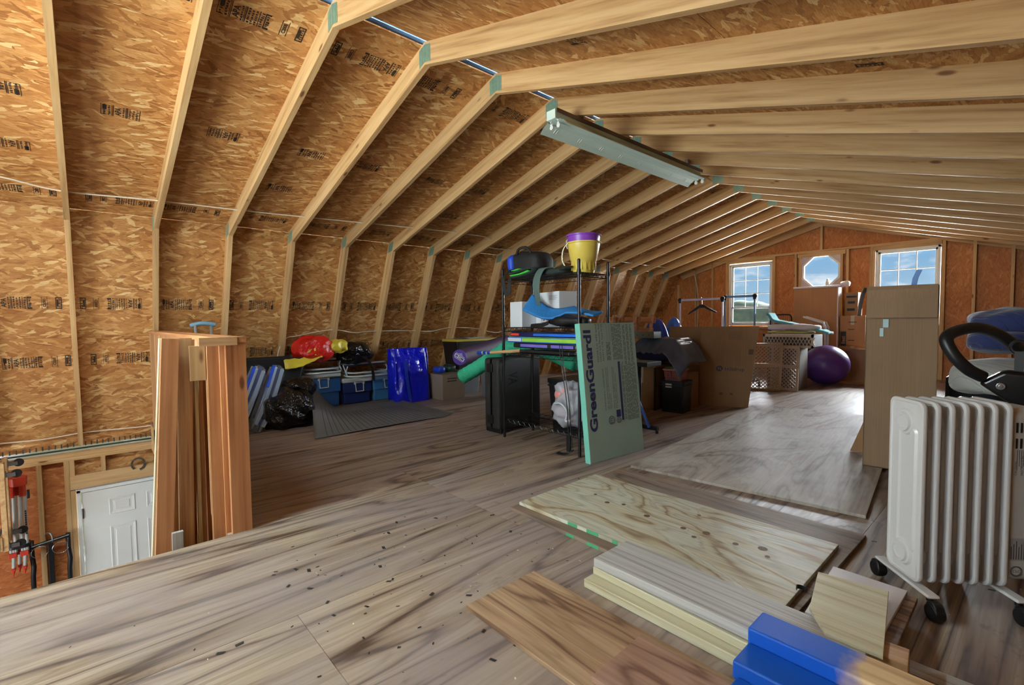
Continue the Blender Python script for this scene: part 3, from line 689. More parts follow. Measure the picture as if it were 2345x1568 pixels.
M_PLYD = ply('dark_plywood', (134, 112, 94), (116, 94, 76), (88, 68, 54), sc=(1, 4, 1), bands=7, dust=(140, 128, 118, 0.5), rough=0.7)
M_PLYT = ply('tan_plywood', (172, 142, 112), (156, 124, 96), (124, 94, 72), sc=(0.9, 9, 1), bands=7, rough=0.55, dist=0.4)
M_PLYR = ply('reddish_plywood', (176, 142, 122), (164, 128, 108), (140, 104, 86), sc=(1, 4, 1), bands=4, rough=0.6)
M_YEL = wood('yellow_pine', (208, 202, 174), (196, 186, 152), (168, 150, 116), grain=(1.2, 45, 45), knots=False)
M_GREENEDGE = plain('green_edge_paint', (70, 160, 110), 0.6)
# loose sheets on the floor
u = math.radians(6.3)
o = board('plywood_sheet', 'large dusty grey plywood sheet lying loose in front of the tall cardboard box', 'plywood', -0.67, 0.67, -1.55, 1.55, 0.001, 0.019, M_PLYG)
M = Matrix.Translation((-1.905 + 0.67 * math.cos(u) - 1.55 * math.sin(u), 2.83 + 0.67 * math.sin(u) + 1.55 * math.cos(u), 0.010)) @ Matrix.Rotation(u, 4, 'Z') @ Matrix.Rotation(math.pi / 2, 4, 'Z')
o.matrix_basis = M; WM[o] = M
o = board('plywood_sheet', 'dark worn plywood sheet under the pale patterned plywood', 'plywood', -1.925, -0.53, 1.70, 2.72, 0.001, 0.019, M_PLYD, rz=math.radians(-1.2))
for a, b in ((0.42, 0.47), (0.55, 0.62)):
    mb = MB(); mb.box(-0.698 + a, -0.698 + b, -0.5115, -0.5095, -0.008, 0.006); mb.build('green_edge_mark', M_GREENEDGE, o)
o = board('plywood_sheet', 'pale plywood sheet with swirling grain and knots, lying on the dark sheet', 'plywood', -1.92, -0.57, 1.77, 2.46, 0.020, 0.038, M_PLYB)
for a, b in ((0.36, 0.42), (0.48, 0.55), (0.63, 0.66)):
    mb = MB(); mb.box(-0.675 + a, -0.675 + b, -0.347, -0.3445, -0.007, 0.0088); mb.build('green_edge_mark', M_GREENEDGE, o)
MK = plain('knot_wood', (96, 72, 48), 0.7, var=0.3, vs=90)
for kx, ky, r in ((-0.45, 0.05, 0.010), (-0.33, 0.0, 0.014), (-0.25, 0.04, 0.012), (-0.08, 0.0, 0.016), (0.12, 0.0, 0.014), (0.22, 0.03, 0.018), (0.2, -0.05, 0.012), (0.36, 0.02, 0.013), (0.46, 0.06, 0.02), (0.5, 0.0, 0.01), (0.1, 0.2, 0.01)):
    mb = MB(); mb.cyl((kx, ky, 0.0085), (kx, ky, 0.0096), r, n=10); mb.build('knot', MK, o)
# three boards stacked along the front of the sheets
board('lumber_board', 'pale yellow board at the bottom of the three-board stack', 'board', -1.17, -0.10, 1.415, 1.60, 0.001, 0.035, M_YEL, rz=math.radians(-0.5), bev=0.004)
board('lumber_board', 'yellowish board in the middle of the three-board stack', 'board', -1.165, -0.12, 1.455, 1.65, 0.036, 0.066, M_YEL, rz=math.radians(-2.0), bev=0.004)
board('lumber_board', 'weathered grey wide board on top of the three-board stack', 'board', -1.16, -0.30, 1.465, 1.685, 0.070, 0.104, M_GREYW, rz=math.radians(-0.6), bev=0.003)
board('plywood_strip', 'long tan plywood strip lying in front of the stacked boards', 'plywood', -1.372, 0.15, 0.995, 1.345, 0.001, 0.016, M_PLYT)
board('plywood_strip', 'short reddish plywood offcut lying on the tan strip', 'plywood', -0.832, 0.05, 1.045, 1.305, 0.017, 0.034, M_PLYR, rz=math.radians(1.0))
# blue-tipped two by fours
def tipped(name, a, b_, pos, soft):
    m = wood(name, (224, 196, 150), (210, 176, 126), (176, 140, 92), grain=(1.2, 30, 30)); nt = m.node_tree; b = nt.nodes['Principled BSDF']
    src = b.inputs['Base Color'].links[0].from_socket
    t = N(nt, 'ShaderNodeTexCoord'); s = N(nt, 'ShaderNodeSeparateXYZ'); L(nt, t.outputs['Object'], s.inputs[0])
    nz = N(nt, 'ShaderNodeTexNoise'); nz.inputs['Scale'].default_value = 14; nz.inputs['Detail'].default_value = 4; L(nt, t.outputs['Object'], nz.inputs['Vector'])
    ma = N(nt, 'ShaderNodeMath', operation='MULTIPLY_ADD'); ma.inputs[1].default_value = 0.12; L(nt, nz.outputs['Fac'], ma.inputs[0]); L(nt, s.outputs['X'], ma.inputs[2])
    mr = N(nt, 'ShaderNodeMapRange'); mr.inputs['From Min'].default_value = pos; mr.inputs['From Max'].default_value = pos + soft; L(nt, ma.outputs[0], mr.inputs[0])
    mixn = N(nt, 'ShaderNodeMixRGB'); L(nt, mr.outputs[0], mixn.inputs[0]); mixn.inputs[1].default_value = lin(*a); L(nt, src, mixn.inputs[2]); L(nt, mixn.outputs[0], b.inputs['Base Color'])
    return m
M_TIP = tipped('blue_tipped_pine', (10, 84, 190), None, -0.19, 0.05)
M_TIP2 = tipped('blue_tipped_pine_b', (12, 80, 176), None, -0.10, 0.06)
board('lumber_offcut', 'short raw wood block with dark end-grain lines behind the blue-tipped studs', 'wood block', -0.365, -0.215, 1.615, 1.70, 0.020, 0.106, M_PINE2, rz=math.radians(6), bev=0.003)
board('blue_tipped_stud', 'upper blue-tipped pine stud resting on the grey board', 'stud', -0.54, 0.40, 1.388, 1.502, 0.106, 0.160, M_TIP, bev=0.007)
board('blue_tipped_stud', 'middle blue-tipped pine stud, one step lower than the upper one', 'stud', -0.535, 0.40, 1.275, 1.386, 0.070, 0.122, M_TIP2, bev=0.007)
board('blue_tipped_stud', 'lowest blue-tipped pine stud at the bottom edge of the photo', 'stud', -0.52, 0.42, 1.16, 1.273, 0.035, 0.088, M_TIP2, bev=0.007)
# plywood scraps beside the heater
def slab(name, label, cat, poly, z0, z1, mat, group=None, bev=0.0015, tilt=None):
    c = V((sum(p[0] for p in poly) / len(poly), sum(p[1] for p in poly) / len(poly), 0)); mb = MB(); mb.prism([(p[0] - c.x, p[1] - c.y) for p in poly], 'z', -(z1 - z0) / 2, (z1 - z0) / 2)
    M = Matrix.Translation((c.x, c.y, (z0 + z1) / 2));
    if tilt is not None: M = M @ Matrix.Rotation(tilt[0], 4, 'X') @ Matrix.Rotation(tilt[1], 4, 'Y')
    return tag(mb.build(name, mat, None, M, bev=bev), label, cat, group)
slab('plywood_scrap', 'pale plywood scrap with angled side, tilted on the grey board', 'plywood', [(-0.515, 1.955), (-0.315, 1.985), (-0.262, 1.60), (-0.40, 1.60), (-0.47, 1.70)], 0.108, 0.120, M_YEL, tilt=(0.02, 0))
slab('white_faced_board', 'white-faced board scrap lying beneath the tilted plywood scrap', 'board', [(-0.52, 2.17), (-0.29, 2.165), (-0.30, 1.76), (-0.5, 1.76)], 0.050, 0.064, plain('white_laminate', (206, 198, 198), 0.5))
slab('plywood_scrap', 'tan plywood offcut under the white-faced board beside the heater', 'plywood', [(-0.5, 2.12), (-0.262, 2.165), (-0.262, 1.72), (-0.48, 1.72)], 0.030, 0.049, M_PLYT)
board('lumber_offcut', 'cut end of a wood block with two dark grain lines', 'wood block', -0.40, -0.205, 1.645, 1.725, 0.071, 0.107, M_PINE2, rz=math.radians(4), bev=0.003) if False else None
board('lumber_board', 'narrow grey board running off behind the blue-tipped studs', 'board', -0.24, 0.45, 1.73, 1.80, 0.001, 0.030, M_GREYW, rz=math.radians(2.0))
# curled metal strap scraps
mb = MB(); mb.strip([(-0.56 + 0.018 * math.cos(t), 1.93 + 0.012 * math.sin(t), 0.050) for t in [0.3 + 0.45 * k for k in range(9)]], 0.016, 0.0012, (0, 0, 1))
tag(mb.build('metal_strap_scrap', M_BLACKMET), 'small curled dark strap scrap on the pale plywood corner', 'scrap')

# ---------------- oil heater
ht = thing('oil_heater', 'white oil-filled radiator heater with seven fins on casters', 'heater', (-0.32, 2.243, 0), math.atan2(0.66, 0.75))
M_HEAT = plain('heater_enamel', (208, 206, 204), 0.3, var=0.015, coat=0.3)
M_HGREY = plain('heater_plastic', (178, 176, 172), 0.45, var=0.03)
FW, FH, FZ = 0.178, 0.658, 0.09
def rrect(w, h, r, n=5):
    pts = []
    for cx, cy, a0 in ((w / 2 - r, h / 2 - r, 0), (-w / 2 + r, h / 2 - r, 90), (-w / 2 + r, -h / 2 + r, 180), (w / 2 - r, -h / 2 + r, 270)):
        for k in range(n + 1): a = math.radians(a0 + 90 * k / n); pts.append((cx + r * math.cos(a), cy + r * math.sin(a)))
    return pts
def fin_mesh():
    mb = MB(); R = [(rrect(FW, FH, 0.03), 0.0), (rrect(FW - 0.004, FH - 0.004, 0.028), -0.006), (rrect(FW - 0.022, FH - 0.022, 0.024), -0.007), (rrect(FW - 0.03, FH - 0.03, 0.022), -0.0035), (rrect(FW - 0.06, FH - 0.20, 0.02), -0.0035), (rrect(FW - 0.075, FH - 0.21, 0.016), -0.010), (rrect(FW - 0.12, FH - 0.23, 0.01), -0.010), (rrect(FW - 0.13, FH - 0.24, 0.008), -0.004)]
    for s in (1, -1):
        n = len(R[0][0]); vs = []
        for p, d in R: vs += [(s * (0.0 + d) if s > 0 else -d, y, z + FZ + FH / 2) for y, z in p]
        fs = []
        for r in range(len(R) - 1): fs += [(r * n + k, r * n + (k + 1) % n, (r + 1) * n + (k + 1) % n, (r + 1) * n + k) for k in range(n)]
        fs.append(tuple(range((len(R) - 1) * n, len(R) * n))); mb.add(vs, fs)
    for z in (FZ + 0.085, FZ + FH - 0.085):      # end bosses
        for s in (-1, 1):
            Mx = T(0, 0.0, z) @ Matrix.Rotation(s * math.pi / 2, 4, 'Y')
            mb.lathe([(0.050, 0.003), (0.044, 0.012), (0.036, 0.013), (0.034, 0.021), (0.024, 0.022), (0.022, 0.019)], 24, Mx)
    return mb.mesh('fin', M_HEAT, smooth=True)
fm = fin_mesh(); fm.set_sharp_from_angle(angle=math.radians(38))
for k in range(7): inst('fin', fm, ht, wm(ht) @ T(0.045 * k + 0.007, 0, 0))
for k in (0, 1):
    z = (FZ + 0.085, FZ + FH - 0.085)[k]; mb = MB(); mb.cyl((0.007, 0, z), (0.285, 0, z), 0.03, n=20); mb.build('header_pipe', M_HEAT, ht, smooth=True)
mb = MB(); mb.prism([(p[0] * 0.86, p[1] * 0.93 + FZ + FH / 2) for p in rrect(FW, FH, 0.035)], 'x', 0.285, 0.40)
cb = mb.build('control_box', M_HGREY, ht, bev=0.012, seg=3)
mb = MB()
for r in range(2):
    for c in range(3): mb.box(0.302 + c * 0.014, 0.307 + c * 0.014, -0.0785, -0.0755, FZ + FH - 0.105 - r * 0.055, FZ + FH - 0.07 - r * 0.055)
mb.build('vent_slot', M_BLACK, cb)
M_INK2 = plain('grey_ink', (70, 68, 68), 0.6)
mb = MB()
for i, (t, sz, x) in enumerate((('CAUTION', 0.011, 0.301), ('PRECAUCION', 0.011, 0.321))):
    vs, fs = text_mesh(t, sz); mb.add([(x - v[1] + 0.008, -0.0772, FZ + FH - 0.255 + v[0]) for v in vs], fs)
for i in range(5): mb.box(0.308 + (i // 1) * 0.0065, 0.3095 + i * 0.0065, -0.0772, -0.0768, FZ + FH - 0.235 + 0.012 * (i % 2), FZ + FH - 0.165)
mb.build('warning_text', M_INK2, cb, clean=False)
mb = MB(); mb.box(0.296, 0.375, -0.0775, -0.0768, FZ + 0.10, FZ + 0.18); lb = mb.build('rating_label', plain('grey_label', (150, 148, 146), 0.5), cb)
mb = MB()
for i in range(9): mb.box(0.299 + i * 0.008, 0.3015 + i * 0.008, -0.0782, -0.0776, FZ + 0.105, FZ + 0.15 + 0.02 * ((i * 7) % 3) / 2)
mb.build('label_text', M_INK2, lb, clean=False)
mb = MB(); mb.tube([(0.318 + 0.017 * math.cos(a), -0.0772, FZ + 0.062 + 0.017 * math.sin(a)) for a in [2 * math.pi * k / 20 for k in range(20)]], 0.0022, 5, closed=True); vs, fs = text_mesh('CLC', 0.013); mb.add([(0.307 + v[0], -0.0775, FZ + 0.058 + v[1]) for v in vs], fs); mb.build('approval_mark', M_INK2, cb, clean=False)
for kx in (0.012, 0.29):
    mb = MB(); mb.box(kx - 0.02, kx + 0.02, -0.145, 0.145, 0.072, 0.084); ft = mb.build('foot_bracket', M_HEAT, ht, bev=0.012, seg=3)
    for sy in (-1, 1):
        mb = MB(); mb.cyl((kx, sy * 0.125, 0.074), (kx, sy * 0.125, 0.055), 0.011); mb.prism([(p[0] + sy * 0.15, p[1] + 0.042) for p in rrect(0.05, 0.05, 0.022)], 'x', kx - 0.016, kx + 0.016); mb.build('caster', M_BLACK, ht, bev=0.005)
        mb = MB(); mb.cyl((kx - 0.018, sy * 0.15, 0.03), (kx + 0.018, sy * 0.15, 0.03), 0.030, n=20); mb.build('wheel', M_BLACK, ht, bev=0.006)

# ---------------- tall cardboard box
def cardboard(name, rgb, lines=160, rough=0.75):
    m, nt, b = newmat(name); b.inputs['Roughness'].default_value = rough; b.inputs['Specular IOR Level'].default_value = 0.25
    nz = N(nt, 'ShaderNodeTexNoise'); nz.inputs['Scale'].default_value = 1; nz.inputs['Detail'].default_value = 4; L(nt, coords(nt, (lines, lines, 2)), nz.inputs['Vector'])
    c = lin(*rgb); r = rampn(nt, [(0.3, tuple(x * 0.88 for x in c[:3]) + (1,)), (0.7, tuple(x * 1.06 for x in c[:3]) + (1,))]); L(nt, nz.outputs['Fac'], r.inputs[0])
    n2 = N(nt, 'ShaderNodeTexNoise'); n2.inputs['Scale'].default_value = 3; L(nt, coords(nt, (1, 1, 1)), n2.inputs['Vector']); r2 = rampn(nt, [(0.3, (0.9, 0.9, 0.9, 1)), (0.7, (1.04, 1.04, 1.04, 1))]); L(nt, n2.outputs['Fac'], r2.inputs[0])
    mm = N(nt, 'ShaderNodeMixRGB', blend_type='MULTIPLY'); mm.inputs[0].default_value = 1; L(nt, r.outputs[0], mm.inputs[1]); L(nt, r2.outputs[0], mm.inputs[2]); L(nt, mm.outputs[0], b.inputs['Base Color'])
    return m
M_CARD = cardboard('brown_cardboard', (150, 122, 94)); M_CARD2 = cardboard('dark_cardboard', (158, 122, 88)); M_CARD3 = cardboard('orange_cardboard', (190, 140, 98))
M_TAPE = plain('clear_tape', (196, 178, 150), 0.25, var=0.05)
tb = thing('tall_cardboard_box', 'tall narrow open cardboard box standing behind the heater', 'cardboard box', (-0.62, 4.10, 0.021), math.radians(6))
BW, BD, BH = 0.372, 0.22, 1.224
mb = MB(); mb.box(-BW / 2, BW / 2, -BD / 2, -BD / 2 + 0.006, 0, BH); mb.box(-BW / 2, BW / 2, BD / 2 - 0.006, BD / 2, 0, BH); mb.box(-BW / 2, -BW / 2 + 0.006, -BD / 2, BD / 2, 0, BH); mb.box(BW / 2 - 0.006, BW / 2, -BD / 2, BD / 2, 0, BH); mb.box(-BW / 2, BW / 2, -BD / 2, BD / 2, 0, 0.006)
bx = mb.build('box_body', M_CARD, tb)
mb = MB()
for x in (-0.015, 0.06): mb.box(x, x + 0.0025, -BD / 2 - 0.001, -BD / 2 + 0.001, 0, BH)
mb.build('score_line', plain('score_shadow', (138, 106, 78), 0.8), bx)
def flap(pts, z): pass
mb = MB(); mb.strip([(0, -BD / 2 + 0.002, BH), (0, -BD / 2 - 0.012, BH + 0.004), (0, -BD / 2 - 0.024, BH - 0.02), (0, -BD / 2 - 0.034, BH - 0.12), (0, -BD / 2 - 0.036, BH - 0.205)], BW - 0.012, 0.004, (1, 0, 0)); mb.build('front_flap', M_CARD, tb)
mb = MB(); mb.strip([(-BW / 2 + 0.002, 0, BH), (-BW / 2 - 0.014, 0, BH + 0.004), (-BW / 2 - 0.028, 0, BH - 0.03), (-BW / 2 - 0.042, 0, BH - 0.11), (-BW / 2 - 0.050, 0, BH - 0.19)], BD - 0.01, 0.004, (0, 1, 0)); mb.build('side_flap', M_CARD, tb)
mb = MB(); mb.box(-0.092, -0.062, -BD / 2 - 0.007, -BD / 2 - 0.004, BH - 0.27, BH - 0.215); mb.box(-0.108, -0.088, -BD / 2 - 0.006, -BD / 2 - 0.003, BH - 0.33, BH - 0.275, T(0, 0, 0)); mb.build('torn_tape', plain('torn_tape', (170, 200, 206), 0.3), tb)
# leaning flat flap beside the box on the floor
mb = MB(); mb.prism([(0, 0), (0.10, 0), (0.10, 0.27)], 'y', -0.003, 0.003); tag(mb.build('cardboard_flap', M_CARD2, None, T(-0.945, 4.33, 0.021, rz=0.35, rx=-0.12)), 'torn triangular cardboard flap leaning against the tall box', 'cardboard')
# blue object standing in front of the far window: pole end seen above the box
mb = MB(); mb.strip([(-0.62, 4.12, 0.3), (-0.60, 4.12, 1.0), (-0.56, 4.13, 1.30), (-0.54, 4.13, 1.355)], 0.028, 0.012, (1, 0, 0)); tag(mb.build('blue_strap_stick', plain('blue_plastic', (40, 110, 190), 0.4), None), 'blue stick poking out of the tall cardboard box', 'stick')

# ---------------- blanket pile and stroller on the far right
def quilt(name, rgb, scale=11.0, rough=0.85):
    m, nt, b = newmat(name); b.inputs['Roughness'].default_value = rough; b.inputs['Base Color'].default_value = lin(*rgb); b.inputs['Sheen Weight'].default_value = 0.3
    w1 = N(nt, 'ShaderNodeTexWave', wave_type='BANDS', bands_direction='DIAGONAL'); w1.inputs['Scale'].default_value = scale; w1.inputs['Distortion'].default_value = 1.2; L(nt, coords(nt, (1, 1, 1)), w1.inputs['Vector'])
    r = rampn(nt, [(0.0, (0, 0, 0, 1)), (0.12, (1, 1, 1, 1))]); L(nt, w1.outputs['Fac'], r.inputs[0])
    bp = N(nt, 'ShaderNodeBump'); bp.inputs['Strength'].default_value = 0.5; bp.inputs['Distance'].default_value = 0.012; L(nt, r.outputs[0], bp.inputs['Height']); L(nt, bp.outputs[0], b.inputs['Normal'])
    return m
def sgnpow(v, p): return math.copysign(abs(v) ** p, v)
def blob(mb, c, r, p=0.6, amp=0.05, freq=4.0, seed=0.0, zmin=None, nu=40, nv=24, ridged=False):
    c = V(c)
    def fn(q, d):
        e = V((sgnpow(d.x, p), sgnpow(d.y, p), sgnpow(d.z, p)))
        q = V((c.x + e.x * r[0], c.y + e.y * r[1], c.z + e.z * r[2])); k = V((q.x, q.y, q.z)) * freq + V((seed, seed * 1.7, seed * 2.3))
        n = noise.noise(k) + 0.5 * noise.noise(k * 2.1)
        if ridged: n = 0.5 - abs(noise.noise(k)) * 1.6 + 0.35 * (0.5 - abs(noise.noise(k * 2.3)))
        q = q + d * (n * amp)
        if zmin is not None and q.z < zmin: q.z = zmin
        return q
    return mb.sphere((0, 0, 0), 1.0, nu, nv, fn)
M_NAVY = quilt('navy_quilt', (34, 48, 98)); M_GREYQ = quilt('grey_quilt', (168, 170, 164))
mb = MB(); blob(mb, (0.03, 3.93, 0.905), (0.32, 0.28, 0.075), 0.55, 0.03, 3.0, 2.0); blob(mb, (-0.10, 3.93, 1.01), (0.19, 0.22, 0.07), 0.7, 0.04, 4.0, 5.0); tag(mb.build('moving_blanket', M_NAVY, None, smooth=True), 'folded navy blue quilted moving blanket on top of the pile', 'blanket')
mb = MB(); blob(mb, (0.03, 3.78, 0.70), (0.36, 0.32, 0.10), 0.5, 0.04, 3.5, 9.0); tag(mb.build('moving_blanket', M_GREYQ, None, smooth=True), 'grey quilted moving blanket hanging under the navy one', 'blanket')
mb = MB(); blob(mb, (0.10, 3.78, 0.40), (0.36, 0.27, 0.165), 0.5, 0.04, 3.0, 12.0); tag(mb.build('moving_blanket', quilt('dark_grey_quilt', (138, 140, 136)), None, smooth=True), 'crumpled darker grey blanket at the bottom of the pile', 'blanket')
sp = thing('black_cabinet', 'black cabinet standing between the tall carton and the blankets', 'cabinet', (-0.29, 4.42, 0))
mb = MB(); mb.box(-0.12, 0.6, -0.14, 0.5, 0.0, 0.64); mb.build('cabinet', M_BLACK, sp, bev=0.01)
mb = MB(); mb.box(-0.10, 0.58, -0.146, -0.14, 0.03, 0.61); mb.build('front_panel', plain('black_cloth', (14, 14, 15), 0.9, bump=0.3, bs=300), sp)
mb = MB(); mb.box(-0.14, 0.5, 3.5, 4.15, 0.001, 0.20); o = mb.build('storage_tote', M_BLACK, None, bev=0.015); tag(o, 'low black tote under the pile of moving blankets', 'tote')
st = thing('stroller', 'black folded stroller frame with curved padded handlebar beside the heater', 'stroller', (-0.02, 3.2, 0))
def catmull(pts, n=8):
    P = [V(p) for p in pts]; out = []
    for i in range(len(P) - 1):
        a = P[max(i - 1, 0)]; b = P[i]; c = P[i + 1]; d = P[min(i + 2, len(P) - 1)]
        for k in range(n):
            t = k / n; out.append(0.5 * ((2 * b) + (c - a) * t + (2 * a - 5 * b + 4 * c - d) * t * t + (3 * b - a - 3 * c + d) * t ** 3))
    out.append(P[-1]); return out

hp = catmull([(-0.168, 3.09, 0.765), (-0.215, 3.05, 0.80), (-0.262, 3.03, 0.862), (-0.293, 3.04, 0.935), (-0.270, 3.10, 0.972), (-0.20, 3.20, 0.990), (-0.13, 3.32, 0.955), (-0.06, 3.42, 0.88)], 8)
mb = MB(); mb.tube(hp, 0.027, 14); mb.build('handlebar', plain('black_foam_grip', (24, 25, 27), 0.38), st, I4, smooth=True)
mb = MB()
hub = [(-0.185, 0.735), (-0.10, 0.80), (0.02, 0.79), (0.10, 0.70), (0.04, 0.62), (-0.08, 0.65)]
mb.prism(hub, 'y', 3.08, 3.17); mb.build('hinge_housing', plain('glossy_black_plastic', (20, 20, 22), 0.22), st, I4, bev=0.02, seg=4)
mb = MB(); mb.cyl((-0.108, 3.075, 0.728), (-0.108, 3.066, 0.728), 0.016, n=18); mb.cyl((-0.108, 3.068, 0.728), (-0.108, 3.060, 0.728), 0.008, n=14); mb.build('bolt', M_CHROME, st, I4, bev=0.002)
mb = MB(); mb.tube([(-0.055 + 0.028 * math.cos(a), 3.14, 0.905 + 0.028 * math.sin(a)) for a in [2 * math.pi * k / 20 for k in range(20)]], 0.008, 8, closed=True); mb.box(-0.07, -0.04, 3.13, 3.15, 0.79, 0.885); mb.build('latch_ring', M_BLACK, st, I4, smooth=False)
for x0, y0, x1, y1 in ((-0.02, 3.12, 0.16, 2.95), (0.02, 3.14, 0.10, 3.30)):
    mb = MB(); mb.tube([(x0, y0, 0.68), ((x0 + x1) / 2, (y0 + y1) / 2, 0.37), (x1, y1, 0.09)], 0.013, 10); mb.build('leg', M_BLACKMET, st, I4, smooth=True)
    mb = MB(); mb.lathe([(0.05, -0.015), (0.085, -0.012), (0.088, 0), (0.085, 0.012), (0.05, 0.015)], 24, T(x1, y1, 0.089) @ Matrix.Rotation(math.pi / 2, 4, 'Y')); mb.build('wheel', M_BLACK, st, I4, smooth=True)
mb = MB(); mb.tube([(0.17, 3.10, 0.68), (0.26, 3.03, 0.37), (0.3, 2.97, 0.09)], 0.013, 10); mb.build('leg', M_BLACKMET, st, I4, smooth=True)

# ================================================================= WIRE SHELF AND WHAT IS ON IT
SXA, SXB, SYA, SYB = -3.205, -2.33, 2.785, 3.145
sh = thing('wire_shelf', 'black wire shelving unit in the middle of the loft', 'shelf', ((SXA + SXB) / 2, (SYA + SYB) / 2, 0))
for x in (SXA, SXB):
    for y in (SYA, SYB):
        mb = MB(); mb.cyl((x, y, 0.0), (x, y, 1.50), 0.0125, n=14); mb.cyl((x, y, 1.50), (x, y, 1.508), 0.0125, 0.009, n=14)
        for z in (0.17, 0.765, 0.985, 1.41): mb.cyl((x, y, z - 0.018), (x, y, z + 0.022), 0.018, 0.0155, n=14)
        mb.build('post', M_BLACKMET, sh, I4, smooth=False)
DECKS = (0.17, 0.765, 0.985, 1.41)
for z in DECKS:
    mb = MB(); a, b, c, d = SXA + 0.01, SXB - 0.01, SYA + 0.005, SYB - 0.005
    for zz in (z, z - 0.032):
        mb.tube([(a, c, zz), (b, c, zz), (b, d, zz), (a, d, zz)], 0.0032, 6, closed=True)
    n = 26
    for y in (c, d): mb.tube([(a + (b - a) * k / n, y, z if k % 2 else z - 0.032) for k in range(n + 1)], 0.0022, 5)
    n = 12
    for x in (a, b): mb.tube([(x, c + (d - c) * k / n, z if k % 2 else z - 0.032) for k in range(n + 1)], 0.0022, 5)
    for k in range(1, 30): xx = a + (b - a) * k / 30; mb.cyl((xx, c, z + 0.002), (xx, d, z + 0.002), 0.0017, n=5)
    for y in (c + 0.12, c + 0.23): mb.cyl((a, y, z - 0.002), (b, y, z - 0.002), 0.003, n=6)
    mb.build('wire_deck', M_BLACKMET, sh, I4, clean=False)
# buckets
def bucket(name, label, c, rb, rt, h, rgb, handle, tilt=0.0):
    t = thing(name, label, 'bucket', c); m = plain(name + '_plastic', rgb, 0.35, var=0.02)
    mb = MB(); mb.lathe([(rb - 0.003, 0.002), (rb, 0.0), (rb + (rt - rb) * 0.42, h * 0.42), (rb + (rt - rb) * 0.44 + 0.004, h * 0.44), (rt, h - 0.012), (rt + 0.010, h - 0.012), (rt + 0.010, h), (rt - 0.003, h), (rb - 0.004, 0.004)], 32, cap=False); mb.lathe([(rb, 0.0), (rb, 0.003)], 32); mb.build('body', m, t, smooth=False, bev=0.0015)
    mb = MB()
    for k in range(18):
        a = 2 * math.pi * k / 18; r = rb + (rt - rb) * 0.25 + 0.001; mb.box(r - 0.002, r + 0.004, -0.003, 0.003, h * 0.10, h * 0.36, Matrix.Rotation(a, 4, 'Z'))
    mb.build('rib', m, t)
    mb = MB(); mb.strip(catmull(handle, 6), 0.010, 0.004, (1, 0.2, 0)); mb.build('handle', plain(name + '_handle', (232, 226, 196) if rgb[2] < 120 else (226, 220, 236), 0.35), t)
    return t
bucket('sand_bucket', 'yellow plastic sand bucket on top of the wire shelf', (-2.435, 2.97, 1.414), 0.082, 0.128, 0.245, (224, 200, 92), [(-0.06, -0.125, 0.235), (-0.11, -0.12, 0.19), (-0.14, -0.10, 0.12), (-0.13, -0.08, 0.07)])
t = thing('sand_bucket', 'purple plastic bucket nested inside the yellow bucket', 'bucket', (-2.435, 2.97, 1.50)); m = plain('purple_plastic', (138, 70, 190), 0.35, var=0.02)
mb = MB(); mb.lathe([(0.08, 0.0), (0.124, 0.16), (0.128, 0.205), (0.138, 0.205), (0.138, 0.218), (0.124, 0.218), (0.078, 0.004)], 32, cap=False); mb.build('body', m, t, bev=0.001)
mb = MB(); mb.tube([(-0.137, -0.03, 0.20), (-0.15, -0.035, 0.19), (-0.14, -0.045, 0.15), (-0.127, -0.05, 0.12)], 0.004, 6); mb.build('handle', plain('pale_handle', (230, 220, 230), 0.35), t, smooth=True)
# white cartons
M_WBOX = plain('white_carton', (222, 226, 230), 0.5, var=0.01); M_PRINT = plain('dark_print', (36, 38, 44), 0.6)
bx1 = thing('white_box', 'small plain white carton on the second shelf', 'box', (-3.10, 2.95, 0.9895), math.radians(-4))
mb = MB(); mb.box(-0.085, 0.085, -0.10, 0.10, 0, 0.222); b1 = mb.build('carton', M_WBOX, bx1, bev=0.002)
mb = MB(); mb.box(-0.082, 0.082, -0.097, 0.097, 0.2215, 0.2235); mb.build('lid_seam', plain('seam_grey', (190, 194, 198), 0.6), bx1)
bx2 = thing('white_box', 'larger white printed carton on the second shelf', 'box', (-2.80, 3.05, 0.9895), math.radians(-14))
mb = MB(); mb.box(-0.185, 0.185, -0.10, 0.08, 0, 0.298); b2 = mb.build('carton', M_WBOX, bx2, bev=0.002)
mb = MB()
def bars(mb, x0, x1, z0, n, dz, y, rnd, h=0.004):
    for k in range(n): mb.add([(x0 + rnd.uniform(0, 0.006), y, z0 - k * dz), (x1 - rnd.uniform(0, 0.03) * (x1 - x0) * 8, y, z0 - k * dz), (x1 - 0.002, y, z0 - k * dz + h), (x0, y, z0 - k * dz + h)], [(0, 1, 2, 3)])
rr = random.Random(3)
for k in range(12): w = rr.uniform(0.045, 0.075); mb.add([(-0.1865, -0.05, 0.19 - k * 0.014), (-0.1865, -0.05 + w, 0.19 - k * 0.014), (-0.1865, -0.05 + w, 0.1935 - k * 0.014), (-0.1865, -0.05, 0.1935 - k * 0.014)], [(0, 1, 2, 3)])
for k in range(10): w = rr.uniform(0.05, 0.08); mb.add([(-0.165, -0.1012, 0.19 - k * 0.014), (-0.165 + w, -0.1012, 0.19 - k * 0.014), (-0.165 + w, -0.1012, 0.1935 - k * 0.014), (-0.165, -0.1012, 0.1935 - k * 0.014)], [(0, 1, 2, 3)]) if False else None
for k in range(4): mb.add([(0.03, -0.1012, 0.262 - k * 0.010), (0.16 - 0.02 * (k % 2), -0.1012, 0.262 - k * 0.010), (0.16 - 0.02 * (k % 2), -0.1012, 0.2645 - k * 0.010), (0.03, -0.1012, 0.2645 - k * 0.010)], [(0, 1, 2, 3)])
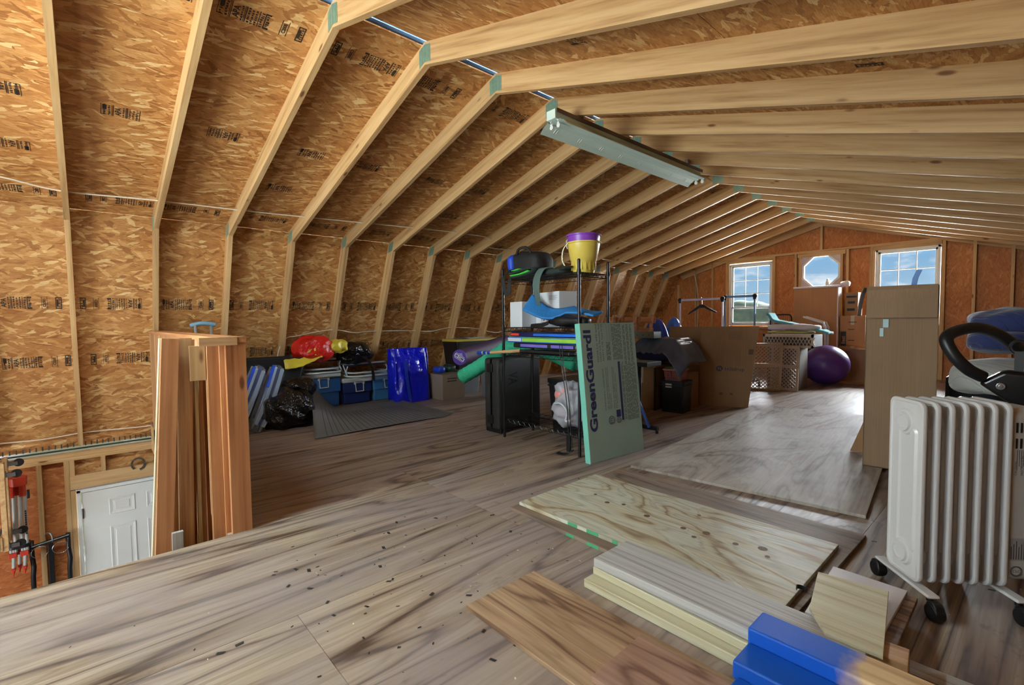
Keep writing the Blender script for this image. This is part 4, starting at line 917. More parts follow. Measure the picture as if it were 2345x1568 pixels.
mb.add([(-0.10, -0.1012, 0.038), (-0.0, -0.1012, 0.038), (-0.0, -0.1012, 0.042), (-0.10, -0.1012, 0.042)], [(0, 1, 2, 3)])
mb.build('fine_print', M_PRINT, b2, clean=False)['kind'] = 'stuff'
xo = -0.10
for ch, adv in (('l', 0.026), ('u', 0.052), ('o', 0.05)):
    vs, fs = text_mesh(ch, 0.085); mb = MB(); mb.add([(xo + v[0], -0.1012, 0.055 + v[1]) for v in vs], fs); mb.build('letter', M_PRINT, b2, clean=False); xo += adv
# blue foam pad bent over a black bag
def cloth_strip(fn, nu, nv, th, name, mat, parent=None, M=None):
    mb = MB(); mb.grid(fn, nu, nv); return mb.build(name, mat, parent, M, smooth=True, solid=th)
def pad(u, v):
    x = -2.93 + 0.69 * u; y = 2.765 + 0.12 * v + 0.07 * u
    z = 1.205 - 0.09 * u - (0.06 * math.sin(min(1, u * 1.6) * math.pi) if u < 0.62 else 0.0) - 0.03 + 0.10 * (v - 0.3) * max(0.0, 1 - 1.5 * u) + 0.035 * v + 0.008 * math.sin(9 * u + 3 * v)
    return (x, y, z - 0.01)
tag(cloth_strip(pad, 30, 10, 0.014, 'foam_pad', plain('blue_foam', (46, 132, 204), 0.75, bump=0.4, bs=120)), 'bright blue foam pad bent across the black bag', 'foam pad')
bb = thing('black_bag', 'black nylon bag with white lettering under the blue pad', 'bag', (-2.45, 2.92, 0.99))
mb = MB(); blob(mb, (-2.50, 2.86, 1.036), (0.20, 0.07, 0.036), 0.6, 0.02, 7, 3.0); mb.build('body', plain('black_nylon', (18, 18, 20), 0.5, bump=0.2), bb, I4, smooth=True)
mb = MB(); mb.strip(catmull([(-2.86, 2.79, 1.0), (-2.80, 2.79, 1.005), (-2.72, 2.79, 1.01), (-2.66, 2.80, 1.03)], 5), 0.035, 0.005, (0, 0.3, 1)); mb.build('strap', M_BLACK, bb, I4)
mb = MB()
for k in range(5): mb.box(-2.60 + k * 0.013, -2.592 + k * 0.013, 2.795, 2.797, 1.03, 1.055)
mb.build('logo', M_WBOX, bb, I4)
# boogie boards stacked on the middle deck
def bodyboard(name, label, z, x0, x1, y0, y1, top, rail, th=0.04, seed=0, streak=None):
    t = thing(name, label, 'bodyboard', ((x0 + x1) / 2, (y0 + y1) / 2, z))
    L_, W_ = x1 - x0, y1 - y0; prof = []
    for k in range(25):
        s = k / 24; w = W_ / 2 * (1 - 0.55 * max(0, (s - 0.75) / 0.25) ** 2.2) * (1 - 0.14 * max(0, (0.25 - s) / 0.25) ** 2); prof.append((-L_ / 2 + L_ * s, w))
    poly = prof + [(x, -w) for x, w in reversed(prof)]
    mb = MB(); mb.prism(poly, 'z', 0, th); b = mb.build('foam_core', rail, t, bev=0.010, seg=3)
    mb = MB(); mb.prism([(x * 0.97, y * 0.93) for x, y in poly], 'z', th - 0.001, th + 0.003); mb.build('top_skin', top, t)
    if streak:
        for (xa, xb, m) in streak:
            mb = MB(); mb.box(xa, xb, -W_ / 2 - 0.0015, -W_ / 2 + 0.004, 0.010, th - 0.006); mb.build('rail_graphic', m, t)
    return t
MB_BL = plain('board_blue', (30, 110, 220), 0.4); MB_NV = plain('board_navy', (18, 28, 78), 0.4); MB_RD = plain('board_red', (226, 70, 58), 0.4); MB_LG = plain('board_lime', (150, 208, 60), 0.45); MB_WH = plain('board_white', (214, 220, 222), 0.45); MB_VI = plain('board_violet', (120, 106, 200), 0.45); MB_DK = plain('board_charcoal', (30, 30, 36), 0.45)
bodyboard('bodyboard', 'charcoal and violet bodyboard at the bottom of the board stack', 0.812, -3.12, -2.28, 2.80, 3.13, MB_DK, MB_DK, 0.04, streak=[(-0.30, 0.02, MB_VI), (0.06, 0.3, MB_VI)])
bodyboard('bodyboard', 'lime green and blue bodyboard in the middle of the stack', 0.857, -3.20, -2.26, 2.80, 3.13, MB_LG, MB_BL, 0.045, streak=[(-0.43, -0.26, MB_WH), (-0.25, 0.40, MB_LG)])
bodyboard('bodyboard', 'navy and blue bodyboard with a red flash on top of the stack', 0.907, -3.16, -2.28, 2.80, 3.13, MB_NV, MB_NV, 0.036, streak=[(-0.40, -0.30, MB_RD), (-0.12, 0.36, MB_BL)])
# paddle with blue grip lying on the third deck
pd = thing('wooden_paddle', 'wooden paddle with blue taped grip poking past the shelf post', 'paddle', (-3.2, 2.80, 0.79))
mb = MB(); mb.cyl((-3.52, 2.755, 0.748), (-3.36, 2.762, 0.757), 0.016, n=14); mb.cyl((-3.535, 2.755, 0.747), (-3.52, 2.755, 0.748), 0.019, n=14); mb.build('grip', plain('blue_tape', (24, 80, 190), 0.4), pd, I4, smooth=False)
for xx in (-3.47, -3.41): mb = MB(); mb.cyl((xx, 2.758, 0.751), (xx + 0.012, 2.758, 0.7517), 0.0168, n=14); mb.build('grip_band', M_WHITE, pd, I4)
mb = MB(); mb.cyl((-3.36, 2.762, 0.757), (-3.0, 2.80, 0.786), 0.015, n=12); mb.build('shaft', M_PINE, pd, I4, smooth=False)
mb = MB(); mb.prism([(-3.0, 2.785), (-2.9, 2.80), (-2.45, 2.80), (-2.42, 2.83), (-2.45, 2.95), (-2.9, 2.90), (-3.0, 2.815)], 'z', 0.772, 0.797); mb.build('blade', M_BLACK, pd, I4, bev=0.004)
# bags on the top deck
ub = thing('sports_bag', 'black and blue sports bag lying on the top of the shelf', 'bag', (-3.0, 2.95, 1.414))
M_NYL = plain('black_fabric', (20, 20, 22), 0.7, bump=0.4, bs=40)
mb = MB(); blob(mb, (-3.03, 2.98, 1.545), (0.19, 0.13, 0.115), 0.6, 0.03, 5, 1.0, zmin=1.418); mb.build('body', M_NYL, ub, I4, smooth=True)
mb = MB(); blob(mb, (-3.19, 2.91, 1.55), (0.05, 0.07, 0.085), 0.8, 0.01, 5, 4.0); mb.build('side_pocket', plain('blue_nylon', (24, 70, 190), 0.5), ub, I4, smooth=True)
mb = MB(); mb.tube(catmull([(-3.12, 2.88, 1.63), (-3.08, 2.87, 1.675), (-3.0, 2.88, 1.68), (-2.95, 2.89, 1.63)], 6), 0.012, 8); mb.build('carry_handle', M_NYL, ub, I4, smooth=True)
mb = MB(); mb.strip(catmull([(-3.17, 2.85, 1.50), (-3.18, 2.772, 1.43), (-3.165, 2.765, 1.34), (-3.14, 2.765, 1.285), (-3.12, 2.765, 1.27)], 6), 0.045, 0.004, (1, 0, 0.1)); mb.strip(catmull([(-3.12, 2.765, 1.27), (-3.10, 2.768, 1.31), (-3.10, 2.77, 1.38), (-3.11, 2.80, 1.44)], 6), 0.045, 0.004, (1, 0, 0.1)); mb.build('strap', plain('dark_webbing', (30, 34, 36), 0.6), ub, I4)
gb = thing('green_bag', 'dark folded bag with bright green lining and long grey-green straps', 'bag', (-2.8, 2.85, 1.414))
mb = MB()
mb.strip(catmull([(-3.10, 2.83, 1.425), (-2.98, 2.83, 1.43), (-2.86, 2.83, 1.45), (-2.82, 2.83, 1.475), (-2.88, 2.83, 1.485), (-3.02, 2.83, 1.468), (-3.11, 2.83, 1.458)], 6), 0.11, 0.010, (0, 1, 0)); mb.build('folded_body', plain('dark_green_fabric', (34, 44, 40), 0.75), gb, I4, smooth=True)
mb = MB(); mb.strip(catmull([(-3.09, 2.815, 1.437), (-2.98, 2.815, 1.443), (-2.87, 2.815, 1.462)], 6), 0.10, 0.008, (0, 1, 0)); mb.strip([(-3.07, 2.815, 1.478), (-2.98, 2.815, 1.488)], 0.1, 0.006, (0, 1, 0)); mb.build('lining', plain('bright_green_fabric', (70, 200, 70), 0.6), gb, I4, smooth=True)
mb = MB(); blob(mb, (-2.70, 2.93, 1.445), (0.18, 0.11, 0.035), 0.6, 0.02, 8, 7.0, zmin=1.418); mb.build('loose_fabric', plain('dark_green_fabric_b', (30, 42, 36), 0.75), gb, I4, smooth=True)
M_WEB = plain('grey_green_webbing', (72, 94, 88), 0.7, bump=0.3, bs=200)
for dx, z1 in ((0, 1.17), (0.035, 1.20)):
    mb = MB(); mb.strip(catmull([(-2.68 + dx, 2.84, 1.475), (-2.735 + dx, 2.790, 1.468), (-2.775 + dx, 2.770, 1.40), (-2.785 + dx, 2.765, 1.32), (-2.76 + dx * 0.4, 2.765, 1.24), (-2.735, 2.765, z1)], 6), 0.036, 0.004, (1, 0.25, 0)); mb.build('strap', M_WEB, gb, I4)
db = slab('dark_folder', 'dark flat folder lying near the yellow bucket', 'folder', [(-2.66, 2.86), (-2.49, 2.80), (-2.45, 2.86), (-2.60, 2.93)], 1.448, 1.462, plain('dark_card', (36, 40, 40), 0.5), tilt=(0.15, -0.12))
# clear bag of toys on the lowest deck
cb_ = thing('plastic_bag', 'translucent white plastic bag of pink and grey things on the lowest deck', 'bag', (-2.52, 2.88, 0.175))
mb = MB(); blob(mb, (-2.53, 2.90, 0.36), (0.145, 0.09, 0.175), 0.8, 0.05, 9, 4.0, zmin=0.178, nu=64, nv=40, ridged=True); mb.build('bag_film', glassy('milky_film', (214, 216, 224), 0.55, 0.25), cb_, I4, smooth=True)
for k, (dx, dz, rgb, r) in enumerate(((-0.12, 0.10, (226, 150, 140), 0.05), (-0.10, -0.07, (228, 160, 150), 0.055), (0.0, -0.13, (206, 170, 206), 0.06), (0.06, 0.02, (120, 140, 146), 0.07), (-0.02, 0.14, (232, 160, 160), 0.05))):
    mb = MB(); blob(mb, (-2.52 + dx * 0.7, 2.88, 0.36 + dz * 0.8), (r, 0.05, r * 0.8), 0.8, 0.008, 9, k); mb.build('content_lump', plain('lump_colour_%d' % k, rgb, 0.4), cb_, I4, smooth=True)
mb = MB(); mb.tube(catmull([(-2.58, 2.775, 0.38), (-2.50, 2.765, 0.39), (-2.44, 2.77, 0.33), (-2.46, 2.77, 0.26), (-2.40, 2.775, 0.27)], 6), 0.008, 8); mb.build('cord', plain('pale_cord', (196, 204, 206), 0.5), cb_, I4, smooth=True)
# black straps hanging in front
sg = thing('hanging_strap', 'thin black cords with a buckle hanging at the shelf corner', 'strap', (-2.42, 2.75, 0))
for dx in (0, 0.025):
    mb = MB(); mb.tube(catmull([(-2.52 + dx, 2.772, 0.86), (-2.50 + dx, 2.765, 0.72), (-2.44 + dx, 2.760, 0.42), (-2.42 + dx, 2.755, 0.20), (-2.40 + dx, 2.755, 0.06)], 6), 0.0035, 6); mb.build('cord', M_BLACK, sg, I4, smooth=True)
mb = MB(); mb.box(-2.435, -2.395, 2.745, 2.765, 0.03, 0.16, ); mb.build('buckle', M_BLACK, sg, I4, bev=0.006)
mb = MB(); mb.strip(catmull([(-2.50, 2.72, 0.012), (-2.45, 2.73, 0.006), (-2.40, 2.74, 0.02), (-2.37, 2.75, 0.05)], 6), 0.03, 0.006, (0, 1, 0.2)); mb.build('strap_end', M_BLACK, sg, I4)

# ---------------- green insulation board leaning on the shelf
fb = thing('insulation_board', 'pale green foam insulation board with blue lettering leaning on the wire shelf', 'foam board', (-2.155, 3.0, 0))
P = V((-2.150, 2.69, 0.0)); Q = V((-2.100, 3.31, 0.0)); up = V((-0.105, 0.0, 1)).normalized(); nrm = (Q - P).normalized().cross(up)
FM = frame(P, Q - P, nrm); FWd = (Q - P).length
mb = MB(); mb.box(0, FWd, 0, 1.028, -0.05, 0); 
M_XPS = plain('xps_foam', (120, 196, 176), 0.5, var=0.02); M_XPSF = plain('xps_face', (170, 204, 196), 0.42, var=0.04)
fo = mb.build('foam_core', M_XPS, fb, FM, bev=0.002)
mb = MB(); mb.box(0.002, FWd - 0.002, 0.002, 1.026, 0.0, 0.0012); mb.build('printed_face', M_XPSF, fb, FM)
M_BLUEINK = plain('navy_ink', (34, 46, 112), 0.5, var=0.1); M_DKINK = plain('dark_ink', (48, 58, 66), 0.55)
def vtext(mb, t, u, v, h, length=None, bold=0.0):
    vs, fs = text_mesh(t, 1.0, bold); x0 = min(p[0] for p in vs); x1 = max(p[0] for p in vs); s = h / 0.72; sx = (length / (x1 - x0)) if length else s
    mb.add([(u - p[1] * s, v + (p[0] - x0) * sx, 0.002) for p in vs], fs)
mb = MB(); vtext(mb, 'GreenGuard', 0.105, 0.225, 0.078, 0.715, 0.035); vtext(mb, 'I', 0.105, 0.955, 0.078, 0.022, 0.02); mb.build('large_lettering', M_BLUEINK, fb, FM, clean=False)
mb = MB(); vtext(mb, 'GG25-LG XPS Insul', 0.175, 0.735, 0.017, 0.285); vtext(mb, 'GG25-LG Panneau Isol', 0.205, 0.735, 0.017, 0.285); vtext(mb, 'ASTM C 578. Type IV 25', 0.235, 0.735, 0.015, 0.285)
vtext(mb, 'COMPLIANCE / CONFORMITÉ', 0.215, 0.365, 0.012, 0.315); vtext(mb, 'Go to www.kingspan.com/us', 0.245, 0.37, 0.012, 0.315); vtext(mb, 'for the most current compliance', 0.262, 0.37, 0.012, 0.315); vtext(mb, 'information.', 0.279, 0.37, 0.012, 0.12)
vtext(mb, 'Allez à www.kingspaninsulation.ca', 0.315, 0.37, 0.012, 0.315); vtext(mb, 'pour la plus récente information', 0.332, 0.37, 0.012, 0.31); vtext(mb, 'sur la conformité aux normes.', 0.349, 0.37, 0.012, 0.27)
mb.build('text_line', M_DKINK, fb, FM, clean=False)
mb = MB()
rr = random.Random(11)
for u0, v0, v1 in [(0.27 + 0.012 * k, 0.74, 0.88 if k < 4 else 1.0) for k in range(4)] + [(0.345 + 0.014 * k, 0.74, 1.02) for k in range(8)] + [(0.46 + 0.014 * k, 0.26, 1.015 if k % 3 else 0.7) for k in range(10)] + [(0.425, 0.27, 0.7), (0.44, 0.27, 0.72)]:
    v = v0
    while v < v1:
        l = rr.uniform(0.012, 0.05); mb.add([(u0, v, 0.002), (u0 + 0.005, v, 0.002), (u0 + 0.005, min(v + l, v1), 0.002), (u0, min(v + l, v1), 0.002)], [(0, 1, 2, 3)]); v += l + rr.uniform(0.004, 0.01)
for u0 in (0.285, 0.31, 0.33): mb.add([(u0, 0.89, 0.002), (u0 + 0.002, 0.89, 0.002), (u0 + 0.002, 1.02, 0.002), (u0, 1.02, 0.002)], [(0, 1, 2, 3)])
for u0, v0, v1 in ((0.44, 0.74, 1.02),): pass
mb.build('fine_print', M_DKINK, fb, FM, clean=False)
mb = MB(); mb.add([(0.385, 0.27, 0.002), (0.41, 0.27, 0.002), (0.41, 0.725, 0.002), (0.385, 0.725, 0.002)], [(0, 1, 2, 3)]); mb.add([(0.325, 0.30, 0.002), (0.375, 0.30, 0.002), (0.375, 0.355, 0.002), (0.325, 0.355, 0.002)], [(0, 1, 2, 3)]); mb.build('blue_print_band', M_BLUEINK, fb, FM, clean=False)
mb = MB()
for cx, cy, r in ((0.265, 0.285, 0.030), (0.35, 0.275, 0.020)): mb.tube([(cx + r * math.cos(a), cy + r * math.sin(a), 0.002) for a in [2 * math.pi * k / 24 for k in range(24)]], 0.0022, 4, closed=True)
vtext(mb, 'ETL', 0.276, 0.262, 0.026, 0.045, 0.01); vtext(mb, 'UL', 0.357, 0.265, 0.016, 0.022, 0.01); mb.build('approval_mark', M_BLUEINK, fb, FM, clean=False)

# ---------------- behind / beside the shelf
cs = thing('hard_case', 'black wheeled hard plastic transport case beside the shelf', 'case', (-3.41, 3.08, 0))
M_CASE = plain('pebbled_black_plastic', (40, 41, 42), 0.55, bump=0.5, bs=220)
mb = MB(); mb.box(-3.515, -3.42, 2.80, 3.36, 0.03, 0.70); mb.build('lid', M_CASE, cs, I4, bev=0.03, seg=3)
mb = MB(); mb.box(-3.415, -3.305, 2.80, 3.36, 0.03, 0.70); sh2 = mb.build('shell', M_CASE, cs, I4, bev=0.03, seg=3)
mb = MB(); mb.tube([(-3.417, 2.797, 0.06), (-3.417, 2.797, 0.69), (-3.417, 3.36, 0.72), (-3.417, 3.363, 0.06)], 0.008, 8); mb.build('seal', M_BLACK, cs, I4)
for z in (0.12, 0.60):
    mb = MB(); mb.box(-3.46, -3.375, 2.785, 2.803, z - 0.03, z + 0.05); mb.build('latch', M_BLACK, cs, I4, bev=0.006)
for z in (0.0,):
    mb = MB(); mb.box(-3.52, -3.30, 2.82, 2.90, 0.0, 0.05); mb.box(-3.52, -3.30, 3.26, 3.34, 0.0, 0.05); mb.build('corner_foot', M_BLACK, cs, I4, bev=0.012)
mb = MB(); vs, fs = text_mesh('AV', 0.16, 0.004); mb.add([(-3.3035, 2.93 + v[1] * 1.0, 0.45 + v[0] * 0.55) for v in vs], fs); mb.build('embossed_mark', plain('flat_black', (14, 14, 15), 0.6), cs, I4, clean=False)
def tote(name, label, x0, x1, y0, y1, z0, h, body, lid=None, lidcol=None, rz=0.0, cat='storage bin', taper=0.03, handle=False, lbl=None):
    cx, cy_ = (x0 + x1) / 2, (y0 + y1) / 2; t = thing(name, label, cat, (cx, cy_, z0), rz); a, b = (x1 - x0) / 2, (y1 - y0) / 2
    mb = MB(); hb = h if lid is None else h - lid; k = 1 - taper / max(a, 0.05)
    r0 = [(p[0], p[1]) for p in rrect(2 * a * k, 2 * b * (1 - taper / max(b, 0.05)), 0.02)]; r1 = rrect(2 * a, 2 * b, 0.025); n = len(r0)
    vs = [(x, y, 0) for x, y in r0] + [(x, y, hb) for x, y in r1]
    fs = [(i, (i + 1) % n, n + (i + 1) % n, n + i) for i in range(n)] + [tuple(range(n))[::-1]]
    if lid is None:
        r2 = [(x * 0.94, y * 0.94) for x, y in r1]; r3 = [(x * 0.93, y * 0.93) for x, y in r0]
        vs += [(x, y, hb) for x, y in r2] + [(x, y, 0.012) for x, y in r3]
        fs += [(n + i, n + (i + 1) % n, 2 * n + (i + 1) % n, 2 * n + i) for i in range(n)] + [(2 * n + i, 2 * n + (i + 1) % n, 3 * n + (i + 1) % n, 3 * n + i) for i in range(n)] + [tuple(range(3 * n, 4 * n))]
    else: fs.append(tuple(range(n, 2 * n)))
    mb.add(vs, fs); bo = mb.build('body', body, t)
    mb = MB(); mb.prism(rrect(2 * a + 0.018, 2 * b + 0.018, 0.03), 'z', hb - 0.03, hb - 0.018); mb.build('rim', body, t) if lid is not None else None
    if lid is not None: mb = MB(); mb.prism(rrect(2 * a + 0.02, 2 * b + 0.02, 0.03), 'z', hb, h); mb.build('lid', lidcol, t, bev=0.006)
    if lbl:
        mb = MB(); mb.box(*lbl); mb.build('paper_label', plain('label_paper', (206, 204, 196), 0.6), t)
    return t
tote('storage_bin', 'black lidded storage bin behind the wire shelf', -3.10, -2.55, 3.24, 3.62, 0, 0.50, M_BLACK, 0.04, M_BLACK, lbl=(-0.18, -0.08, -0.19, -0.181, 0.20, 0.235))
# folding workout bench / stand behind the foam board: black T foot with blue bar
fr = thing('folding_stand', 'black folding stand with a blue diagonal bar behind the foam board', 'stand', (-2.45, 3.75, 0))
mb = MB(); mb.box(-2.75, -2.30, 3.83, 3.875, 0.03, 0.065); mb.cyl((-2.31, 3.85, 0.0), (-2.31, 3.85, 0.03), 0.014); mb.cyl((-2.72, 3.85, 0.0), (-2.72, 3.85, 0.03), 0.014); mb.build('foot', M_BLACKMET, fr, I4, bev=0.005)
mb = MB(); mb.tube([(-2.36, 3.80, 0.06), (-2.62, 3.86, 0.50)], 0.014, 10); mb.build('brace', plain('blue_enamel', (70, 110, 200), 0.35), fr, I4, smooth=True)
mb = MB(); mb.tube([(-2.50, 3.86, 0.06), (-2.50, 3.86, 0.62)], 0.018, 10); mb.build('upright', M_BLACKMET, fr, I4, smooth=True)
mb = MB(); mb.box(-2.80, -2.32, 3.28 + 0.42, 3.34 + 0.6, 0.62, 0.66); mb.build('top_plate', M_BLACKMET, fr, I4, bev=0.004)

# ---------------- far middle: table, chairs, racks, cardboard
# cardboard boxes and file box
cbx = thing('cardboard_box', 'brown cardboard box under the plastic covered bundle', 'cardboard box', (-3.12, 5.05, 0), 0.0)
mb = MB(); mb.box(-0.17, 0.17, -0.2, 0.2, 0, 0.485); mb.build('carton', M_CARD2, cbx, bev=0.003)
mb = MB(); mb.box(-0.03, 0.03, -0.2015, -0.19, 0.3, 0.4855); mb.box(-0.03, 0.03, -0.2, 0.2, 0.4845, 0.4865); mb.build('packing_tape', M_TAPE, cbx)
cbx2 = thing('cardboard_box', 'dark cardboard box in the shadow behind the black file box', 'cardboard box', (-2.78, 5.26, 0), 0.0)
mb = MB(); mb.box(-0.10, 0.10, -0.12, 0.12, 0, 0.42); mb.build('carton', M_CARD2, cbx2, bev=0.003)
mb = MB(); mb.box(-0.10, 0.10, -0.02, 0.02, 0.4195, 0.4215); mb.build('packing_tape', M_TAPE, cbx2)
tote('file_box', 'black plastic file box on the floor before the flat cardboard', -2.86, -2.60, 4.83, 5.09, 0, 0.355, M_BLACK, 0.03, M_BLACK, rz=math.radians(6), cat='file box', taper=0.01, lbl=(-0.07, 0.0, -0.136, -0.129, 0.28, 0.325))
def basket(name, label, x0, x1, y0, y1, z0, h, mat, rz=0.0):
    t = thing(name, label, 'basket', ((x0 + x1) / 2, (y0 + y1) / 2, z0), rz); a, b = (x1 - x0) / 2, (y1 - y0) / 2; k = 0.86
    mb = MB(); nrow = 6
    for i in range(nrow + 1):
        s = k + (1 - k) * i / nrow; zz = h * i / nrow; r = 0.005 if i == nrow else 0.002; mb.tube([(-a * s, -b * s, zz), (a * s, -b * s, zz), (a * s, b * s, zz), (-a * s, b * s, zz)], max(r, 0.002), 5, closed=True)
    for s0 in range(11):
        f = -1 + 2 * s0 / 10
        for sg in (-1, 1):
            mb.strip([(f * a * k, sg * b * k, 0), (f * a, sg * b, h)], 0.004, 0.003, (1, 0, 0)); mb.strip([(sg * a * k, f * b * k, 0), (sg * a, f * b, h)], 0.004, 0.003, (0, 1, 0))
    mb.build('lattice', mat, t, clean=False)
    mb = MB(); mb.box(-a * k, a * k, -b * k, b * k, 0, 0.004); mb.build('base', mat, t)
    mb = MB(); o = 0.012
    for q in ((-a - o, a + o, -b - o, -b), (-a - o, a + o, b, b + o), (-a - o, -a, -b, b), (a, a + o, -b, b)): mb.box(*q, h - 0.014, h)
    mb.build('rim', mat, t); return t
M_REDP = plain('red_plastic', (176, 70, 62), 0.4); M_PINKP = plain('pale_pink_plastic', (196, 130, 124), 0.4)
basket('plastic_basket', 'red plastic lattice basket on the black file box', -2.84, -2.64, 4.87, 5.05, 0.357, 0.125, M_PINKP, 0.1)
basket('plastic_basket', 'darker red basket behind the first one', -2.70, -2.50, 5.12, 5.30, 0.357, 0.09, M_REDP, 0.0) if False else None
mb = MB(); mb.prism([(-2.86, 4.93), (-2.66, 4.90), (-2.60, 5.06), (-2.80, 5.10)], 'z', 0.487, 0.499); mb.prism([(-2.845, 4.94), (-2.67, 4.915), (-2.62, 5.05), (-2.79, 5.085)], 'z', 0.499, 0.503); tag(mb.build('green_tray', plain('green_plastic', (96, 130, 50), 0.4), None, bev=0.003), 'green edged plastic tray on top of the red basket', 'tray')
# clear plastic covered bundle on a table top
tbz = thing('side_table', 'brown table top carrying the plastic covered bundle', 'table', (-3.15, 4.95, 0))
bd = thing('covered_bundle', 'dark blue bundle covered in clear shiny plastic film', 'bundle', (-2.98, 5.05, 0.5))
mb = MB(); blob(mb, (-3.0, 5.08, 0.665), (0.30, 0.24, 0.125), 0.7, 0.02, 4, 3.0, zmin=0.52); mb.build('blue_cushion', plain('navy_cushion', (36, 44, 90), 0.7), bd, I4, smooth=True)
def film(u, v):
    x = -3.33 + 0.76 * u; y = 4.74 + 0.62 * v
    e = max(abs(u - 0.46) * 2.0, 0.0); f = max(0, e - 0.55) / 0.5; z = 0.82 - 0.24 * f ** 1.3 - 0.16 * max(0, 0.35 - v) / 0.35 + 0.018 * noise.noise(V((u * 16, v * 3, 1.0))) + 0.012 * noise.noise(V((u * 40, v * 6, 4.0)))
    return (x, y, z)
cloth_strip(film, 60, 30, 0.002, 'plastic_film', plain('silvery_film', (96, 108, 134), 0.16, var=0.15, vs=5), bd, I4)
mb = MB(); mb.prism(rrect(0.48, 0.52, 0.02), 'z', 0.492, 0.515, T(-3.14, 5.05, 0)); mb.build('table_top', M_CARD2, tbz, I4, bev=0.004)
for dx in (-0.22, 0.22):
    for dy in (-0.23, 0.23):
        mb = MB(); mb.cyl((-3.14 + dx, 5.05 + dy, 0), (-3.14 + dx, 5.05 + dy, 0.492), 0.013, n=10); mb.build('leg', M_BLACKMET, tbz, I4)
gt = thing('grey_metal_tray', 'grey metal rail with round holes on top of the covered bundle', 'tray', (-3.13, 4.92, 0.83))
mb = MB(); mb.box(-3.40, -2.95, 4.84, 4.845, 0.826, 0.90); mb.box(-3.40, -2.95, 4.84, 5.0, 0.824, 0.829); mb.box(-3.40, -2.95, 4.995, 5.0, 0.826, 0.90); mb.box(-2.955, -2.95, 4.84, 5.0, 0.826, 0.90); mb.box(-3.42, -2.945, 4.83, 4.84, 0.895, 0.903); mb.build('channel', plain('grey_green_metal', (126, 130, 120), 0.5, 0.2), gt, I4)
for k in range(5):
    mb = MB(); mb.cyl((-3.33 + 0.08 * k, 4.8385, 0.862), (-3.33 + 0.08 * k, 4.8405, 0.862), 0.006, n=10); mb.build('hole', M_BLACK, gt, I4)
# folding chairs, only backs show
M_CHAIR = wood('chair_wood', (196, 142, 100), (176, 120, 80), (140, 90, 56))
def folding_chair(name, label, c, rz):
    t = thing(name, label, 'chair', c, rz)
    for s in (-1, 1):
        mb = MB(); mb.box(-0.012, 0.012, -0.02, 0.02, -0.57, 0.57, T(s * 0.17, 0, 0.54, rx=-0.16)); mb.build('side_rail', M_CHAIR, t, bev=0.003)
        mb = MB(); mb.box(-0.011, 0.011, -0.018, 0.018, -0.36, 0.36, T(s * 0.145, -0.02, 0.345, rx=0.42)); mb.build('leg', M_CHAIR, t, bev=0.003)
    for z, h in ((1.03, 0.085), (0.89, 0.06)):
        mb = MB(); mb.box(-0.16, 0.16, -0.009, 0.009, -h / 2, h / 2, T(0, 0.155 * (z - 0.54) / 0.5, z, rx=-0.16)); mb.build('back_slat', M_CHAIR, t, bev=0.003)
    for k in range(4):
        mb = MB(); mb.box(-0.145, 0.145, -0.025, 0.025, -0.008, 0.008, T(0, -0.22 + 0.06 * k, 0.44)); mb.build('seat_slat', M_CHAIR, t, bev=0.003)
    return t
folding_chair('folding_chair', 'wooden folding chair nearest the wire shelf', (-3.90, 5.12, 0), math.radians(-22))
folding_chair('folding_chair', 'middle one of three wooden folding chairs', (-3.80, 5.45, 0), math.radians(-20))
folding_chair('folding_chair', 'wooden folding chair nearest the blue draped shapes', (-3.75, 5.78, 0), math.radians(-20))
# blue draped shapes
def drape(c, r, h, seed):
    mb = MB()
    def g(u, v):
        a = 2 * math.pi * u; p = 1 - (1 - v) ** 1.6; rr_ = r * max(0.0, 1 - p ** 3.2) ** 0.5 * (1 + 0.12 * math.sin(7 * a + seed) * (1 - 0.6 * p))
        return (c[0] + rr_ * math.cos(a), c[1] + rr_ * math.sin(a) * 0.8, c[2] + h * p)
    mb.grid(g, 48, 18, closed_u=True); return mb
tag(drape((-3.92, 6.50, 0.0), 0.24, 1.06, 1.0).build('draped_cover', plain('royal_blue_sheet', (40, 74, 190), 0.4), None, smooth=True), 'royal blue plastic sheet draped over a tall object', 'cover')
tag(drape((-4.04, 7.24, 0.0), 0.19, 1.07, 3.0).build('draped_cover', plain('pale_blue_sheet', (70, 116, 186), 0.3), None, smooth=True), 'lighter blue sheet draped behind the royal blue one', 'cover')
mb = MB(); blob(mb, (-3.50, 6.62, 0.44), (0.17, 0.15, 0.44), 0.45, 0.02, 4, 8.0); tag(mb.build('fabric_bin', plain('blue_fabric', (56, 70, 170), 0.8), None, smooth=True), 'blue fabric bundle showing just above the flat cardboard', 'bundle')
# flat folded moving carton, standing
hb = thing('flat_moving_carton', 'large flattened moving carton with printed logo standing on edge', 'cardboard', (-2.6, 5.6, 0))
pA, pB, pC = V((-3.25, 5.66, 0)), V((-2.735, 5.50, 0)), V((-2.245, 5.72, 0)); lean = V((0.05, 0.02, 0.955))
for nm, a, b in (('left_panel', pA, pB), ('right_panel', pB, pC)):
    mb = MB(); n_ = (b - a).cross(V((0, 0, 1))).normalized() * 0.004; l2 = lean if nm == 'left_panel' else lean + V((0.0, 0, 0.0)); la = V((0.0, 0.06, 0.945)) if nm == 'left_panel' else V((0.0, 0.05, 0.945)); lb2 = V((0.0, 0.05, 0.945)) if nm == 'left_panel' else V((0.105, 0.02, 0.955))
    q = [a, b, b + lb2, a + la]; mb.grid(lambda s_, t_: tuple((q[0] * (1 - s_) + q[1] * s_) * (1 - t_) + (q[3] * (1 - s_) + q[2] * s_) * t_), 10, 10); mb.build('panel', M_CARD2, hb, I4, solid=0.005)
